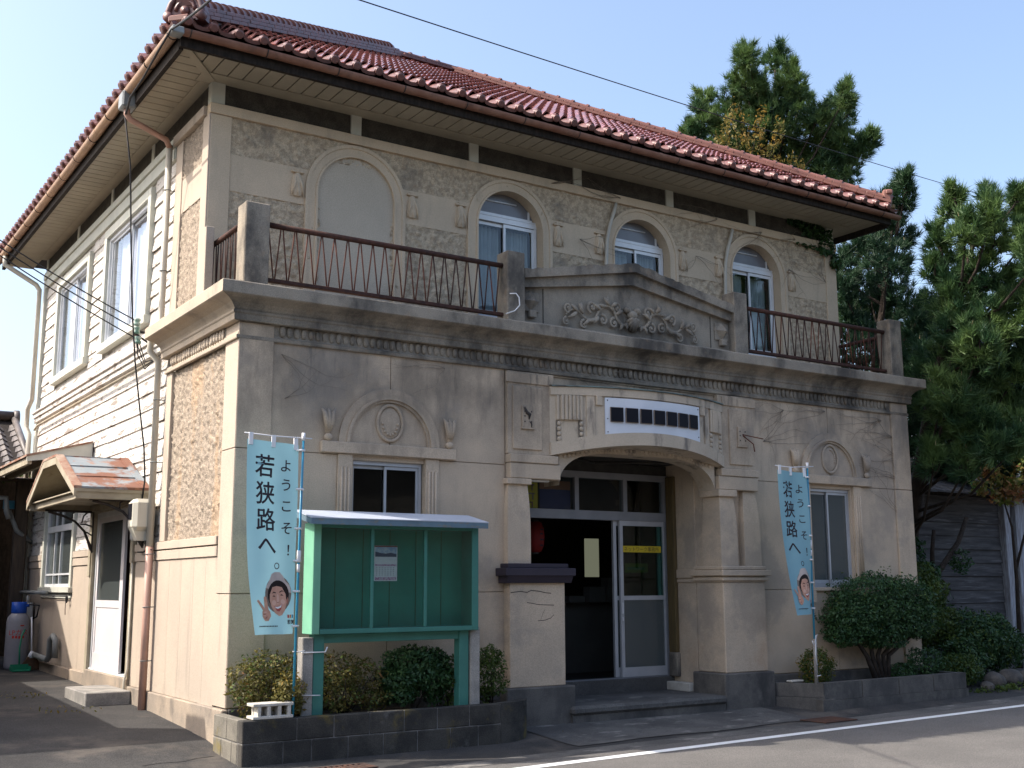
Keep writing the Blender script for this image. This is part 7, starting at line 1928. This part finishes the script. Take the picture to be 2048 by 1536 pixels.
# neighbouring house: tiled roof beyond, lean-to, and an unseen wing shaped to cast the shadow on drive and wall
nh = thing('neighbour_house', 'dark neighbouring house with grey tiled roof behind the left side', 'house', (-3.5, 11.5, .15))
def NP(b, n, m, **k): return b.build(n, m, nh, **k)
NP(MB().prismx([(2.05, -.2), (2.05, 3.95), (2.7, 3.95), (2.75, 3.05), (8.3, 3.15), (8.4, 4.15), (10.0, 5.35), (12, 5.35), (12, -.2)], -7, -3.3), 'shade_wing', 'far_wall')
NP(MB().box(-7, 3.5, 13.2, 13.4, -.2, 3.9).box(-7, -3.31, 12.01, 13.19, -.2, 3.9), 'wall', 'dark_wood')
NP(MB().cbox(-.33, -.12, 10.35, 10.5, .1, 3.45, .01), 'post', 'wood_brown')
NP(MB().loft([[(-5, 10.3, 3.42), (-.02, 10.3, 3.42), (-.02, 10.3, 3.48), (-5, 10.3, 3.48)], [(-5, 13.3, 3.8), (-.02, 13.3, 3.8), (-.02, 13.3, 3.86), (-5, 13.3, 3.86)]]), 'lean_to_roof', 'wood_brown')
NP(MB().tube([(-1.4, 10.25, 3.15), (-.52, 10.25, 3.12), (-.50, 10.25, 2.9), (-.45, 10.25, 2.75)], .05, 8).tube([(-.45, 10.3, 2.9), (-.3, 10.3, 2.55), (.0, 10.5, 2.35)], .04, 8), 'drain_pipe', 'pipe_grey')
NP(MB().box(-.50, -.2, 10.6, 10.64, 2.95, 3.1), 'blue_crate_edge', 'pole_blue')
nt_me = MB()
pu = [0, .06, .12, .18, .24, .30]
T0 = [(u, 0, .05 - .07 * math.sin(PI * u / .30)) for u in pu]; T1 = [(u, .34, .02 - .07 * math.sin(PI * u / .30)) for u in pu]; B0 = [(u, 0, z - .045) for (u, _, z) in T0]
nt_me.strip(T0, T1); nt_me.strip(B0, T0)
nt_m = nt_me.mesh('grey_tile', 'grey_tile')
nro = NP(MB().loft([[(-6, 12.2, 3.78), (.20, 12.2, 3.78), (.20, 12.2, 3.84), (-6, 12.2, 3.84)], [(-6, 14.4, 5.0), (.20, 14.4, 5.0), (.20, 14.4, 5.06), (-6, 14.4, 5.06)]]), 'roof', 'dark_wood')
an2 = math.atan2(1.22, 2.2)
for r in range(8):
    for k in range(8):
        m = Matrix.Translation((-2.25 + .30 * k, 12.2 + .27 * r * math.cos(an2), 3.86 + .27 * r * math.sin(an2))) @ Matrix.Rotation(an2, 4, 'X')
        inst('grey_tile', nt_m, nro, None, mat4=m)
b = MB(); b.tube([(.22, 12.1, 3.86), (.22, 14.4, 5.14)], .07, 8); b.build('verge_tile', 'grey_tile', nh)
b = MB(); b.tube([(-6, 14.4, 5.16), (.2, 14.4, 5.16)], .11, 8); b.lathe((.25, 14.4, 5.1), [(.0, -.05), (.2, -.04), (.2, .06), (.0, .08)], 12, axis='x'); b.build('ridge_tile', 'grey_tile', nh)
v, f = leaf_cloud([(-.35, 11.6, 3.62, .35, .3, .1), (-.1, 11.2, 3.58, .15, .2, .1)], 260, .05, 51); place('roof_weeds', raw_mesh('roof_weeds', v - np.array((-3.5, 11.5, .15)), f, 'leaf_mid'), nh)
# lantern hanging in the entrance hall
ln = thing('paper_lantern', 'red paper lantern hanging just inside the open entrance', 'lantern', (5.0, 1.6, 2.0))
b = MB(); b.lathe((5.0, 1.6, 2.0), [(.06, 0), (.10, .02), (.135, .10), (.145, .22), (.135, .34), (.10, .42), (.06, .44)], 16); b.build('shade', 'red', ln)
b = MB(); b.lathe((5.0, 1.6, 2.43), [(.065, 0), (.065, .03)], 12); b.build('frame', 'black_iron', ln)
MB().tube([(5.0, 1.6, 2.46), (5.0, 1.6, 3.2)], .006, 4).build('cord', 'black_iron', ln)
MB().lathe((5.0, 1.6, 1.98), [(.065, 0), (.065, .03)], 12).build('lower_rim', 'black_iron', ln)
b = MB()
for (z, w) in ((2.32, .06), (2.26, .05), (2.18, .07), (2.10, .05)): b.add([(5.0 + .147 * math.cos(a), 1.6 + .147 * math.sin(a), z + q) for (a, q) in ((-1.6, -.012), (-1.6 + w * 8, -.012), (-1.6 + w * 8, .012), (-1.6, .012))], [(0, 1, 2, 3)])
b.build('lettering', 'black_print', ln, recalc=False)
# house across the street, behind the viewer (seen in the glass)
oh = thing('opposite_house', 'tiled house across the street, behind the viewpoint', 'house', (4, -22, -.2))
MB().box(-14, 60, -27, -21, -.3, 6.2).build('wall', 'opp_wall', oh)
MB().add([(-15, -20.3, 6.0), (61, -20.3, 6.0), (61, -24, 8.8), (-15, -24, 8.8), (-15, -27.7, 6.0), (61, -27.7, 6.0)], [(0, 1, 2, 3), (3, 2, 5, 4), (0, 3, 4), (1, 5, 2), (0, 4, 5, 1)]).build('roof', 'grey_tile', oh)
